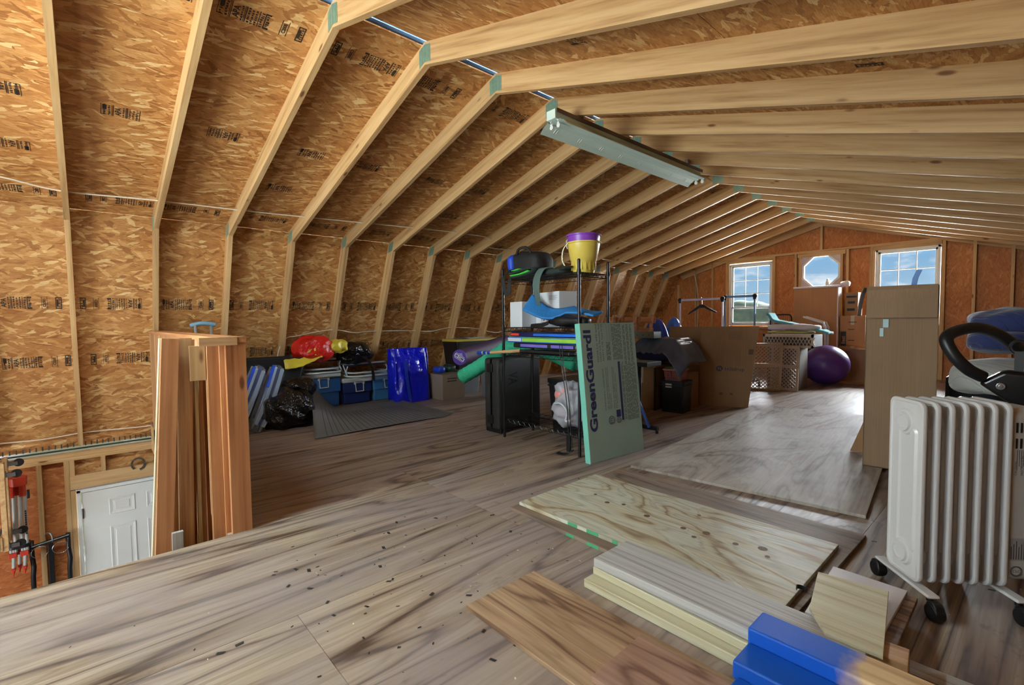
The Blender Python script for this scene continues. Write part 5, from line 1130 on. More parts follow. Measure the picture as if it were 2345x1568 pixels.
qT0, qT1 = pB + V((0.0, 0.05, 0.945)), pC + V((0.105, 0.02, 0.955))
def on_carton(u, v, off=0.002):
    a, b = u / (pC - pB).length, v / 0.95; p = (pB * (1 - a) + pC * a) * (1 - b) + (qT0 * (1 - a) + qT1 * a) * b
    return p + V((pC - pB).y, -(pC - pB).x, 0) if False else p + V((0.41, -0.91, 0.05)) * off
def carton_print(name, mat, polys):
    mb = MB()
    for vs, fs, o in polys: mb.add([tuple(on_carton(x, y, o)) for x, y in vs], fs)
    mb.build(name, mat, hb, I4, clean=False)
M_FADE = plain('faded_navy_print', (62, 62, 74), 0.6)
vs, fs = text_mesh('Hilldrup', 0.062)
carton_print('carton_logo', M_FADE, [([(0.20 + 0.034 * math.cos(a), 0.45 + 0.034 * math.sin(a)) for a in [2 * math.pi * k / 24 for k in range(24)]], [tuple(range(24))], 0.0045)]); carton_print('carton_lettering', M_FADE, [([(0.25 + v[0], 0.425 + v[1]) for v in vs], fs, 0.0045)])
vs, fs = text_mesh('N', 0.045, 0.002); carton_print('logo_letter', M_CARD2, [([(0.185 + v[0], 0.434 + v[1]) for v in vs], fs, 0.0055)])
rc = lambda x0, x1, y0, y1: ([(x0, y0), (x1, y0), (x1, y1), (x0, y1)], [(0, 1, 2, 3)], 0.0045)
carton_print('carton_print', plain('faint_print', (112, 88, 66), 0.7), [rc(0.27, 0.39, 0.80 + k * 0.016, 0.804 + k * 0.016) for k in range(6)])
carton_print('carton_label', plain('faint_label', (104, 80, 60), 0.7), [rc(0.47, 0.515, 0.62, 0.68)])
for x in (0.22, 0.33): carton_print('carton_symbol', plain('faint_symbol', (110, 86, 64), 0.7), [rc(x, x + 0.03, 0.14, 0.165)])
# garment racks
def rack(name, label, xa, xb, y, zt, mat):
    t = thing(name, label, 'clothes rack', ((xa + xb) / 2, y, 0))
    for x in (xa, xb):
        mb = MB(); mb.cyl((x, y, 0.12), (x, y, 0.86), 0.017, n=12); mb.cyl((x, y, 0.86), (x, y, zt), 0.013, n=12); mb.build('upright', mat, t, I4, smooth=False)
        mb = MB(); mb.cyl((x, y, 0.84), (x, y, 0.90), 0.021, n=12); mb.build('collar', M_BLACK, t, I4)
        mb = MB(); mb.cyl((x, y, zt - 0.05), (x, y, zt + 0.022), 0.024, n=12); mb.sphere((x, y, zt), 0.034, 14, 8); mb.build('corner_joint', M_BLACK, t, I4)
        mb = MB(); mb.cyl((x, y - 0.22, 0.10), (x, y + 0.22, 0.10), 0.015, n=10); mb.cyl((x, y, 0.10), (x, y, 0.14), 0.02, n=10); mb.build('foot_bar', M_BLACK, t, I4)
        for s in (-1, 1):
            mb = MB(); mb.lathe([(0.012, -0.012), (0.028, -0.012), (0.03, 0), (0.028, 0.012), (0.012, 0.012)], 16, T(x, y + s * 0.21, 0.03) @ Matrix.Rotation(math.pi / 2, 4, 'Y')); mb.cyl((x, y + s * 0.21, 0.04), (x, y + s * 0.21, 0.10), 0.008); mb.build('caster', M_BLACK, t, I4)
    mb = MB(); mb.cyl((xa, y, zt), (xb, y, zt), 0.017, n=14); mb.build('hanging_bar', mat, t, I4, smooth=False)
    mb = MB(); mb.cyl((xa, y, 0.13), (xb, y, 0.13), 0.012, n=12); mb.build('lower_bar', mat, t, I4, smooth=False)
    return t
rack('garment_rack', 'chrome garment rack with a black hanger', -3.80, -3.13, 7.0, 1.335, plain('bright_chrome', (224, 220, 226), 0.25, 0.25))
rack('garment_rack', 'bluish chrome garment rack in front of the window', -3.27, -2.83, 7.40, 1.37, plain('blue_chrome', (120, 160, 196), 0.25, 0.25))
hg = thing('coat_hanger', 'black coat hanger hooked on the chrome garment rack', 'hanger', (-3.45, 7.0, 1.1))
mb = MB(); mb.tube(catmull([(-3.44, 7.0, 1.245), (-3.44, 7.0, 1.30), (-3.455, 7.0, 1.365), (-3.425, 7.0, 1.37), (-3.415, 7.0, 1.345)], 5), 0.004, 6); mb.build('hook', M_CHROME, hg, I4, smooth=True)
mb = MB(); mb.prism([(-3.67, 1.115), (-3.655, 1.105), (-3.52, 1.18), (-3.48, 1.205), (-3.40, 1.205), (-3.36, 1.18), (-3.225, 1.125), (-3.21, 1.14), (-3.35, 1.215), (-3.41, 1.255), (-3.47, 1.255), (-3.53, 1.215)], 'y', 6.985, 7.015); mb.build('shoulders', M_BLACK, hg, I4, bev=0.006)
# plastic lattice gates
M_GATE = plain('beige_plastic', (198, 184, 164), 0.5)
def gate(name, label, base_a, base_b, h, lean_v, panels):
    a = V(base_a); b = V(base_b); t = thing(name, label, 'gate', (a + b) / 2); w = (b - a).length; up_ = (V((0, 0, 1)) + V(lean_v)).normalized(); n_ = (b - a).normalized().cross(up_); Mx = frame(a, b - a, n_)
    fr_ = MB(); T0 = 0.022
    fr_.box(0, w, 0, 0.04, -T0 / 2, T0 / 2); fr_.box(0, w, h - 0.04, h, -T0 / 2, T0 / 2); fr_.box(0, 0.03, 0, h, -T0 / 2, T0 / 2); fr_.box(w - 0.035, w, 0, h, -T0 / 2, T0 / 2); fr_.box(0, w, h * 0.50, h * 0.58, -T0 / 2, T0 / 2); fr_.build('frame', M_GATE, t, Mx, bev=0.004)
    mb = MB(); st_ = 0.052
    for lo, hi in ((0.04, h * 0.50), (h * 0.58, h - 0.04)):
        hh = hi - lo; k = -int(hh / st_) - 1
        while k * st_ < w:
            for sgn in (1, -1):
                # diagonal bar clipped to the rectangle
                x0 = k * st_; pts = []
                p0 = [x0, lo]; p1 = [x0 + hh, hi]
                if p0[0] < 0.03: p0 = [0.03, lo + (0.03 - x0)]
                if p1[0] > w - 0.03: p1 = [w - 0.03, lo + (w - 0.03 - x0)]
                if p1[0] - p0[0] > 0.01 and p1[1] > p0[1]:
                    q0, q1 = p0, p1
                    if sgn < 0: q0, q1 = [p0[0], lo + hi - p0[1]], [p1[0], lo + hi - p1[1]]
                    mb.strip([(q0[0], q0[1], 0), (q1[0], q1[1], 0)], 0.012, 0.010, V((q1[1] - q0[1], -(q1[0] - q0[0]), 0)))
            k += 1
    mb.build('lattice', M_GATE, t, Mx, clean=False); return t
gate('lattice_gate', 'beige plastic lattice safety gate leaning in front', (-2.88, 7.02, 0), (-2.44, 7.34, 0), 0.69, (0.20, 0.0, 0), 2)
gate('lattice_gate', 'beige plastic lattice gate just behind the front one', (-2.62, 7.44, 0), (-2.24, 7.41, 0), 0.64, (0.20, 0.06, 0), 2)
# laundry crate with towels
lc = thing('laundry_crate', 'grey lattice laundry crate carrying folded towels', 'crate', (-2.42, 7.72, 0))
mb = MB(); mb.box(-2.72, -2.28, 7.60, 7.95, 0.0, 0.62); mb.build('lower_body', plain('grey_plastic', (126, 120, 112), 0.5), lc, I4, bev=0.01)
mb = MB(); mb.box(-2.74, -2.10, 7.53, 7.97, 0.62, 0.795); mb.build('upper_body', plain('dark_inner', (70, 66, 62), 0.7), lc, I4, bev=0.008)
mb = MB()
for q in ((-2.75, -2.09, 7.515, 7.535, 0.76, 0.805), (-2.75, -2.09, 7.515, 7.535, 0.61, 0.645), (-2.75, -2.72, 7.515, 7.535, 0.61, 0.805), (-2.12, -2.09, 7.515, 7.535, 0.61, 0.805)): mb.box(*q)
for k in range(14):
    for s in (-1, 1): mb.strip([(-2.72 + 0.045 * k, 7.525, 0.645 if s > 0 else 0.76), (-2.72 + 0.045 * k + 0.06, 7.525, 0.76 if s > 0 else 0.645)], 0.010, 0.008, (0.8, 0, -0.6 * s))
mb.build('lattice_band', M_GATE, lc, I4, clean=False)
def towel(name, label, c, r, rgb, seed, amp=0.03):
    mb = MB(); blob(mb, c, r, 0.6, amp, 5, seed); return tag(mb.build(name, plain(name + '_%d' % seed, rgb, 0.9, bump=0.5, bs=80, sheen=0.3), None, smooth=True), label, 'towel')
towel('towel', 'yellow folded towel at the bottom of the towel pile', (-2.44, 7.72, 0.828), (0.30, 0.19, 0.02), (206, 196, 96), 2, 0.006)
towel('towel', 'white folded towel in the middle of the towel pile', (-2.40, 7.72, 0.90), (0.33, 0.20, 0.042), (218, 212, 216), 5, 0.025)
mb = MB()
def tq(u, v):
    x = -2.74 + 0.80 * u; y = 7.60 + 0.26 * v + 0.03 * math.sin(3 * u); return (x, y, 1.01 - 0.14 * u - 0.05 * u * u + 0.10 * math.exp(-((u - 0.02) / 0.05) ** 2) + 0.014 * noise.noise(V((u * 14, v * 4, 2))))
tag(cloth_strip(tq, 36, 12, 0.03, 'towel', plain('teal_towel', (92, 178, 184), 0.9, bump=0.5, bs=80, sheen=0.3)), 'teal towel thrown over the towel pile', 'towel')
# purple exercise ball
mb = MB(); mb.sphere((-2.19, 8.50, 0.305), (0.315, 0.315, 0.303), 40, 24); bl = mb.build('exercise_ball', plain('purple_rubber', (88, 52, 130), 0.35, var=0.04), None, smooth=True); tag(bl, 'purple inflatable exercise ball on the floor', 'ball')
mb = MB(); mb.cyl((-2.19, 8.50, 0.604), (-2.19, 8.50, 0.610), 0.012, n=10); mb.build('valve_plug', M_WHITE, bl, I4)
# stuff against the far gable
pn = thing('tall_carton', 'tall flat carton with bubble wrap edges under the octagonal window', 'cardboard box', (-2.58, 9.45, 0))
mb = MB(); mb.box(-2.915, -2.262, 9.35, 9.52, 0.0, 1.55, ); mb.build('carton', M_CARD3, pn, I4, bev=0.003)
M_WRAP = plain('bubble_wrap', (226, 220, 230), 0.3, var=0.05)
mb = MB(); mb.box(-2.925, -2.22, 9.33, 9.53, 1.54, 1.575); mb.build('wrap_top', M_WRAP, pn, I4, bev=0.008)
mb = MB(); mb.box(-2.262, -2.245, 9.335, 9.525, 0.5, 1.56); mb.build('wrap_edge', M_WRAP, pn, I4, bev=0.006)
mb = MB(); blob(mb, (-2.19, 9.5, 1.60), (0.07, 0.06, 0.05), 0.8, 0.02, 10, 1.0); mb.build('wrap_bunch', M_WRAP, pn, I4, smooth=True)
def box_(name, label, x0, x1, y0, y1, z0, z1, mat, rz=0.0, tape=True, text=None):
    t = thing(name, label, 'cardboard box', ((x0 + x1) / 2, (y0 + y1) / 2, z0), rz); a, b = (x1 - x0) / 2, (y1 - y0) / 2
    mb = MB(); mb.box(-a, a, -b, b, 0, z1 - z0); mb.build('carton', mat, t, bev=0.003)
    if tape: mb = MB(); mb.box(-0.025, 0.025, -b - 0.001, b + 0.001, (z1 - z0) * 0.7, z1 - z0 + 0.001); mb.build('packing_tape', M_TAPE, t)
    if text:
        mb = MB()
        for q in text: mb.box(q[0], q[1], -b - 0.0022, -b - 0.001, q[2], q[3])
        mb.build('printed_mark', M_PRINT, t)
    return t
bt = box_('cardboard_box', 'carton with black printed label beside the tall wrapped carton', -2.23, -1.88, 9.40, 9.80, 0.56, 1.06, M_CARD3, 0, True, [(-0.165, -0.085, 0.0, 0.24), (-0.06, 0.06, 0.39, 0.40), (-0.06, 0.03, 0.27, 0.28), (-0.06, 0.03, 0.09, 0.10)])
mb = MB(); vs, fs = text_mesh('Best', 0.075, 0.002); mb.add([(-0.10 - v[1], -0.2025 - 0.001, 0.03 + v[0]) for v in vs], fs); mb.build('label_text', M_CARD3, bt, clean=False)
box_('cardboard_box', 'dark small carton stacked on the labelled carton', -2.20, -2.02, 9.55, 9.85, 1.062, 1.45, M_CARD2, 0, False, [(-0.07, 0.07, 0.30, 0.33), (-0.05, 0.05, 0.2, 0.24), (-0.06, 0.05, 0.08, 0.12)])
box_('cardboard_box', 'long low carton behind the purple ball', -2.66, -1.45, 9.15, 9.70 - 0.2, 0.0, 0.52, M_CARD2, 0, True) if False else None
lw = thing('cardboard_box', 'long low open carton behind the purple ball', 'cardboard box', (-2.1, 9.2, 0))
mb = MB(); 
for q in ((-2.66, -1.40, 9.10, 9.106), (-2.66, -1.40, 9.314, 9.32), (-2.66, -2.654, 9.10, 9.32), (-1.406, -1.40, 9.10, 9.32)): mb.box(*q, 0.0, 0.53)
mb.box(-2.66, -1.40, 8.88, 9.286, 0, 0.005); mb.build('carton', M_CARD2, lw, I4)
mb = MB(); mb.box(-2.66, -1.40, 9.07, 9.10, 0.50, 0.533, ); mb.build('flap', M_CARD2, lw, I4)
box_('cardboard_box', 'plain carton under the labelled carton by the gable wall', -2.24, -1.86, 9.40, 9.80, 0.0, 0.558, M_CARD3, 0, True)
# white frame chair and dark chair back
wc = thing('webbed_chair', 'white tubular frame with striped webbing before the tall carton', 'chair', (-2.45, 8.94, 0))
for y in (8.87, 9.01):
    mb = MB(); mb.tube([(-2.30, y, 0.0), (-2.30, y, 0.88), (-2.33, y, 0.95), (-2.62, y, 1.05)], 0.018, 8); mb.build('frame_tube', M_WHITE, wc, I4, smooth=False)
for k in range(5):
    mb = MB(); mb.box(-2.64 + 0.065 * k, -2.60 + 0.065 * k, 8.87, 9.01, 0.86, 0.90); mb.build('webbing', plain('web_%d' % k, (226, 220, 224) if k % 2 else (186, 110, 90), 0.6), wc, I4)
for x in (-2.66,): mb = MB(); mb.tube([(x, 8.94, 0.0), (x, 8.94, 0.88), (-2.30, 8.94, 0.88)], 0.012, 8); mb.build('frame_tube', M_WHITE, wc, I4)
dc = thing('mesh_chair', 'dark wire-backed chair by the left gable window', 'chair', (-2.88, 8.6, 0))
mb = MB(); mb.tube(catmull([(-3.03, 8.6, 0.0), (-3.03, 8.6, 0.9), (-3.02, 8.6, 1.06), (-2.96, 8.6, 1.085), (-2.78, 8.6, 1.09), (-2.72, 8.6, 1.06), (-2.71, 8.6, 0.9), (-2.71, 8.6, 0.0)], 6), 0.012, 8); mb.build('frame', M_BLACKMET, dc, I4, smooth=True)
for k in range(9): mb = MB(); mb.cyl((-3.0 + 0.033 * k, 8.6, 0.6), (-3.0 + 0.033 * k, 8.6, 1.08), 0.0025, n=5); mb.build('back_wire', M_BLACKMET, dc, I4)
mb = MB(); mb.box(-3.03, -2.71, 8.5, 8.85, 0.44, 0.46); mb.build('seat', M_BLACKMET, dc, I4)
for x in (-3.02, -2.72): mb = MB(); mb.cyl((x, 8.84, 0), (x, 8.84, 0.45), 0.012, n=8); mb.build('leg', M_BLACKMET, dc, I4)

# ================================================================= LEFT SIDE
# ---- half wall beside the stairwell
hw = struct('wall_stair', (-4.3, 0.53, 0))
xx = -2.70; k = 0
rw = random.Random(9)
while xx > -5.95:
    w = rw.choice((0.089, 0.089, 0.14)); stud(hw, 'wall_board', xx - w + 0.002, xx, 0.49, 0.49 + 0.02 + 0.006 * rw.random(), -0.30, 0.955, (M_REDW, M_PINE2, M_REDW, M_PINE)[k % 4]); xx -= w; k += 1
stud(hw, 'cap_rail', -5.95, -2.655, 0.475, 0.60, 0.958, 0.985, M_REDW)
stud(hw, 'end_post', -2.705, -2.667, 0.512, 0.60, 0.0, 0.957, M_REDW)
stud(hw, 'cap_end_block', -2.668, -2.650, 0.40, 0.56, 0.945, 0.985, M_PINE2)
# ---- lumber leaning in the stairwell against the half wall
def lean_board(label, x, yt, yb, zt, zb, w, th, mat, name='lumber_plank'):
    a = V((x, yb, zb)); b = V((x, yt, zt)); M = frame((a + b) / 2, b - a, (1, 0, 0)); l = (b - a).length / 2
    mb = MB(); mb.box(-l, l, -w / 2, w / 2, -th / 2, th / 2); return tag(mb.build(name, mat, None, M, bev=0.002), label, 'plank', 'loose planks standing in the stairwell')
lean_board('reddish plank leaning outward at the front of the loose planks', -2.745, 0.300, 0.185, 0.985, -0.95, 0.070, 0.036, M_REDW)
lean_board('pale thin plank tight against the front leaning plank', -2.79, 0.272, 0.148, 0.985, -0.95, 0.022, 0.04, M_YEL)
lean_board('tall pale plank with rough bark edge beside the leaning one', -2.80, 0.360, 0.315, 0.985, -0.95, 0.062, 0.038, M_PINE2)
lean_board('tall thin dark-edged plank in the middle of the loose planks', -2.85, 0.395, 0.350, 0.975, -0.9, 0.030, 0.03, M_REDW)
lean_board('medium height plank lowest but one in the stepped row', -2.83, 0.315, 0.285, 0.74, -0.9, 0.045, 0.03, M_PINE2)
lean_board('short plank stepping down in the row', -2.87, 0.297, 0.262, 0.56, -0.9, 0.040, 0.03, M_PINE)
lean_board('shorter pale plank at the low end of the stepped row', -2.90, 0.275, 0.240, 0.36, -0.9, 0.036, 0.03, M_YEL)
lean_board('lowest plank of the stepped row near the door', -2.93, 0.262, 0.215, 0.16, -0.9, 0.036, 0.03, M_PINE)
lean_board('narrow pale batten right of the rough edged plank', -2.80, 0.402, 0.385, 0.79, -0.9, 0.016, 0.03, M_YEL)
lean_board('narrow batten with wavy edge', -2.83, 0.425, 0.410, 0.785, -0.9, 0.018, 0.03, M_PINE2)
lean_board('thin dark batten near the end stud', -2.86, 0.445, 0.440, 0.785, -0.9, 0.016, 0.03, M_REDW)
lean_board('short block fixed under the cap rail', -2.75, 0.405, 0.404, 0.945, 0.775, 0.066, 0.03, M_PINE, 'wood_block')
lean_board('wide upright stud at the end of the half wall', -2.735, 0.472, 0.468, 0.945, -0.6, 0.064, 0.038, M_REDW)
lean_board('small grey weathered block low between the planks', -2.72, 0.292, 0.288, 0.065, -0.25, 0.045, 0.02, M_GREYW, 'wood_block')
# ---- crutch standing behind the half wall
ct = thing('crutch', 'aluminium crutch with blue-grey underarm pad behind the half wall', 'crutch', (-4.6, 0.74, 0))
mb = MB(); mb.tube(catmull([(-4.62, 0.645, 1.035), (-4.6, 0.70, 1.052), (-4.6, 0.76, 1.052), (-4.6, 0.815, 1.04)], 6), 0.018, 10); mb.build('underarm_pad', plain('blue_grey_rubber', (92, 122, 140), 0.6), ct, I4, smooth=True)
for y in (0.675, 0.785):
    mb = MB(); mb.tube([(-4.6, y, 1.04), (-4.6, y, 0.55), (-4.6, 0.73 + (y - 0.73) * 0.15, 0.22)], 0.011, 10); mb.build('side_tube', plain('satin_aluminium', (176, 180, 182), 0.35, 0.8), ct, I4, smooth=True)
mb = MB(); mb.cyl((-4.6, 0.685, 0.6), (-4.6, 0.775, 0.6), 0.016); mb.build('hand_grip', M_BLACK, ct, I4)
mb = MB(); mb.cyl((-4.6, 0.73, 0.02), (-4.6, 0.73, 0.26), 0.012); mb.cyl((-4.6, 0.73, 0.0), (-4.6, 0.73, 0.04), 0.02, 0.014); mb.build('foot_tube', M_BLACK, ct, I4)

# ---- black tubs
M_TUB = plain('black_tub_plastic', (26, 26, 28), 0.5, bump=0.15)
tote('plastic_tub', 'long black plastic tub stacked on another tub by the knee wall', -6.04, -5.66, 1.17, 1.88, 0.385, 0.27, M_TUB, cat='tub', taper=0.04)
tote('plastic_tub', 'lower black tub under the long tub', -6.10, -5.75, 1.15, 1.82, 0.0, 0.382, M_TUB, 0.03, M_TUB, cat='tub', taper=0.04)
# ---- two folded lawn chairs in clear film
M_ALU = plain('grey_aluminium', (170, 174, 180), 0.3, 0.7); M_BLUEW = plain('blue_webbing', (36, 78, 190), 0.5); M_FILM = glassy('clear_film', (226, 236, 248), 0.10, 0.12)
def lawn_chair(label, b, t, seed):
    o = thing('folded_lawn_chair', label, 'chair', (b[0], b[1], 0), group='wrapped lawn chairs'); a = V(b); c = V(t); d = (c - a)
    Mx = frame(a, d, (1, 0, 0)); l = d.length        # local x up the chair, z towards the room, y across
    for y, z in ((-0.045, 0.03), (0.035, 0.04), (-0.03, -0.03), (0.045, -0.05)):
        mb = MB(); mb.tube([(0.0 + 0.02 * abs(z) / 0.05, y, z), (l * 0.98, y + 0.01, z)], 0.0115, 10); mb.build('leg_tube', M_ALU, o, Mx, smooth=True)
    for y in (-0.04, 0.03):
        mb = MB(); mb.strip(catmull([(0.06, y - 0.01, 0.045), (l * 0.3, y - 0.015, 0.06), (l * 0.65, y, 0.065), (l * 0.95, y + 0.015, 0.06)], 6), 0.036, 0.010, (0, 1, 0.0)); mb.build('armrest', plain('pale_grey_plastic', (178, 186, 196), 0.4), o, Mx, bev=0.003)
    mb = MB(); mb.strip(catmull([(l * 0.12, -0.02, -0.005), (l * 0.5, 0.0, 0.0), (l * 0.97, 0.02, 0.0)], 6), 0.085, 0.035, (0, 1, 0.1)); mb.build('folded_webbing', M_BLUEW, o, Mx, bev=0.006)
    mb = MB(); mb.strip([(l * 0.62, 0.05, 0.068), (l * 0.96, 0.065, 0.062)], 0.030, 0.012, (0, 1, 0)); mb.build('blue_grip', plain('bright_blue_plastic', (30, 84, 210), 0.35), o, Mx, bev=0.004)
    mb = MB(); 
    def g(u, v):
        a_ = 2 * math.pi * u; s = 0.02 + 0.99 * v; w = 0.085 + 0.014 * noise.noise(V((v * 9, math.cos(a_) * 2, seed))); h = 0.088 + 0.012 * noise.noise(V((v * 11, math.sin(a_) * 2, seed + 4))); k = 0.35 + 0.65 * min(1, v * 7, (1 - v) * 9)
        return (l * s, w * k * math.cos(a_), 0.005 + h * k * math.sin(a_))
    mb.grid(g, 26, 24, closed_u=True); mb.build('clear_wrap', M_FILM, o, Mx, smooth=True)
lawn_chair('folded lawn chair in clear wrap, the one nearer the planks', (-5.03, 0.97, 0.012), (-5.12, 1.275, 0.62), 1)
lawn_chair('folded lawn chair in clear wrap, the one nearer the trash bag', (-4.99, 1.16, 0.012), (-5.22, 1.47, 0.60), 5)
# ---- black trash bag
M_TRASH = plain('black_trash_film', (10, 10, 11), 0.14, var=0.1, bump=1.0, bs=13, bd=0.05)
tg = thing('trash_bag', 'shiny black trash bag stuffed full on the floor', 'bag', (-5.0, 1.62, 0))
mb = MB(); blob(mb, (-5.14, 1.50, 0.17), (0.26, 0.23, 0.20), 0.75, 0.06, 5.5, 2.0, zmin=0.002, nu=80, nv=48, ridged=True); mb.build('bag', M_TRASH, tg, I4, smooth=True)
mb = MB(); blob(mb, (-5.24, 1.66, 0.355), (0.14, 0.17, 0.09), 0.8, 0.05, 8, 6.0, nu=48, nv=28, ridged=True); mb.build('gathered_top', M_TRASH, tg, I4, smooth=True)
# ---- coolers
def cooler(label, x0, x1, y0, y1, h, body, lidrgb, group='coolers by the knee wall', step=0.0):
    t = thing('cooler', label, 'cooler', ((x0 + x1) / 2, (y0 + y1) / 2, 0), group=group); lm = plain('cooler_lid', lidrgb, 0.45, var=0.05)
    mb = MB(); mb.box(x0 + 0.02, x1 - 0.02, y0 + 0.015, y1 - 0.015, 0, h * 0.5); mb.build('lower_body', body, t, I4, bev=0.02, seg=3)
    mb = MB(); mb.box(x0, x1, y0, y1, h * 0.42, h - 0.055); mb.build('upper_body', body, t, I4, bev=0.018, seg=3)
    mb = MB(); mb.box(x0 - 0.004, x1 + 0.006, y0 - 0.006, y1 + 0.006, h - 0.06, h); mb.build('lid', lm, t, I4, bev=0.018, seg=3)
    yc = (y0 + y1) / 2 + 0.02; z1 = h - 0.065
    mb = MB(); mb.tube([(x1 + 0.008, yc - 0.055, z1), (x1 + 0.018, yc - 0.05, z1 - 0.11), (x1 + 0.018, yc + 0.05, z1 - 0.11), (x1 + 0.008, yc + 0.055, z1)], 0.008, 6, closed=True); mb.box(x1, x1 + 0.012, yc - 0.07, yc - 0.045, z1 - 0.02, z1 + 0.012); mb.box(x1, x1 + 0.012, yc + 0.045, yc + 0.07, z1 - 0.02, z1 + 0.012); mb.build('handle', M_WHITE, t, I4)
    mb = MB(); mb.box(x1 - 0.10, x1 - 0.04, yc - 0.06, yc + 0.06, h - 0.002, h + 0.006); mb.build('lid_latch', lm, t, I4, bev=0.002)
M_CBL = plain('cooler_blue', (38, 84, 140), 0.45, var=0.04); M_CNV = plain('cooler_navy', (24, 42, 92), 0.45, var=0.04); M_CLT = plain('cooler_light_blue', (64, 124, 176), 0.45, var=0.04)
cooler('large blue cooler with pale lid behind the trash bag', -6.16, -5.86, 1.90, 2.375, 0.425, M_CBL, (196, 204, 206))
cooler('navy blue cooler with white lid in the middle', -6.16, -5.86, 2.40, 2.785, 0.335, M_CNV, (206, 212, 212))
cooler('light blue cooler next to the tall blue bag', -6.16, -5.86, 2.81, 3.18, 0.345, M_CLT, (150, 190, 214))
# ---- folded beach chairs with white tube frames on the coolers
M_WT = plain('white_tube', (206, 222, 232), 0.35, var=0.02)
def beach_chair(label, cx, y0, y1, z, tilt):
    t = thing('beach_chair', label, 'chair', (cx, (y0 + y1) / 2, z), group='folded beach chairs on the coolers'); w = (y1 - y0) / 2; yc = (y0 + y1) / 2
    def loop(dx0, dx1, z0, dz, inset):
        a = w - inset; pts = [(dx0, -a, z0), (dx1 - 0.06, -a, z0 + dz * 0.8), (dx1, -a + 0.06, z0 + dz), (dx1, a - 0.06, z0 + dz), (dx1 - 0.06, a, z0 + dz * 0.8), (dx0, a, z0)]
        return [(cx + p[0], yc + p[1], z + p[2]) for p in pts]
    for i, (d0, d1, z0, dz, ins) in enumerate(((-0.22, 0.20, 0.014, 0.0, 0.02), (-0.20, 0.17, 0.050, 0.006, 0.04), (-0.20, 0.06, 0.155, 0.01, 0.02))):
        mb = MB(); mb.tube(loop(d0, d1, z0, dz, ins), 0.0115, 8); mb.build('frame_loop', M_WT, t, I4, smooth=True)
    for s in (-1, 1):
        mb = MB(); mb.tube([(cx + 0.10, yc + s * (w - 0.01), z + 0.03), (cx - 0.02, yc + s * (w - 0.01), z + 0.15)], 0.008, 6); mb.tube([(cx + 0.02, yc + s * (w - 0.02), z + 0.03), (cx + 0.10, yc + s * (w - 0.02), z + 0.14)], 0.008, 6); mb.build('ratchet_arm', M_WT, t, I4)
    mb = MB(); mb.box(cx - 0.20, cx + 0.05, yc - w + 0.03, yc + w - 0.03, z + 0.135, z + 0.15); mb.build('seat_fabric', plain('navy_canvas', (26, 38, 84), 0.8), t, I4, bev=0.006)
beach_chair('folded white-framed beach chair on the large blue cooler', -5.93, 1.90, 2.38, 0.432, 0)
beach_chair('folded white-framed beach chair across the navy and light coolers', -5.90, 2.42, 3.02, 0.352, 0)
# ---- red and yellow plastic bag, black bag
ry = thing('shopping_bag', 'crumpled red and yellow plastic bag on the beach chair', 'bag', (-5.8, 2.0, 0.60))
M_RED = plain('red_film', (206, 30, 26), 0.26, var=0.06, bump=0.9, bs=16, bd=0.03); M_YELF = plain('yellow_film', (210, 190, 56), 0.3, var=0.06, bump=0.9, bs=16, bd=0.03)
mb = MB(); blob(mb, (-5.80, 2.03, 0.735), (0.16, 0.22, 0.145), 0.75, 0.04, 6, 3.0, nu=56, nv=32, ridged=True); mb.build('red_body', M_RED, ry, I4, smooth=True)
def yl(u, v):
    return (-5.62 - 0.05 * v + 0.02 * math.sin(6 * u), 1.65 + 0.42 * u, 0.535 + 0.11 * u * u + (0.11 - 0.05 * u) * v + 0.018 * noise.noise(V((u * 6, v * 5, 1))))
cloth_strip(yl, 16, 10, 0.004, 'yellow_corner', M_YELF, ry, I4)
mb = MB(); blob(mb, (-5.74, 2.29, 0.755), (0.09, 0.115, 0.07), 0.8, 0.035, 12, 8.0, nu=40, nv=24, ridged=True); mb.build('yellow_end', M_YELF, ry, I4, smooth=True)
for q in ([(1.90, 0.70), (1.93, 0.71), (1.955, 0.745), (1.925, 0.735)], [(1.975, 0.74), (1.995, 0.755), (2.005, 0.70), (2.0, 0.67), (1.985, 0.67), (1.985, 0.71)], [(2.02, 0.75), (2.03, 0.745), (2.03, 0.68), (2.02, 0.685)]):
    mb = MB(); mb.prism(q, 'x', -5.645, -5.632); mb.build('yellow_print', M_YELF, ry, I4)
kb = thing('black_bag', 'black plastic bag slumped on the second beach chair', 'bag', (-5.9, 2.6, 0.53))
mb = MB(); blob(mb, (-5.88, 2.57, 0.655), (0.15, 0.22, 0.12), 0.8, 0.05, 6, 11.0, nu=48, nv=30, ridged=True); mb.build('body', M_TRASH, kb, I4, smooth=True)
mb = MB(); mb.strip(catmull([(-5.78, 2.62, 0.62), (-5.70, 2.66, 0.57), (-5.66, 2.70, 0.46), (-5.66, 2.72, 0.30)], 6), 0.035, 0.005, (0, 1, 0)); mb.build('strap', M_BLACK, kb, I4)
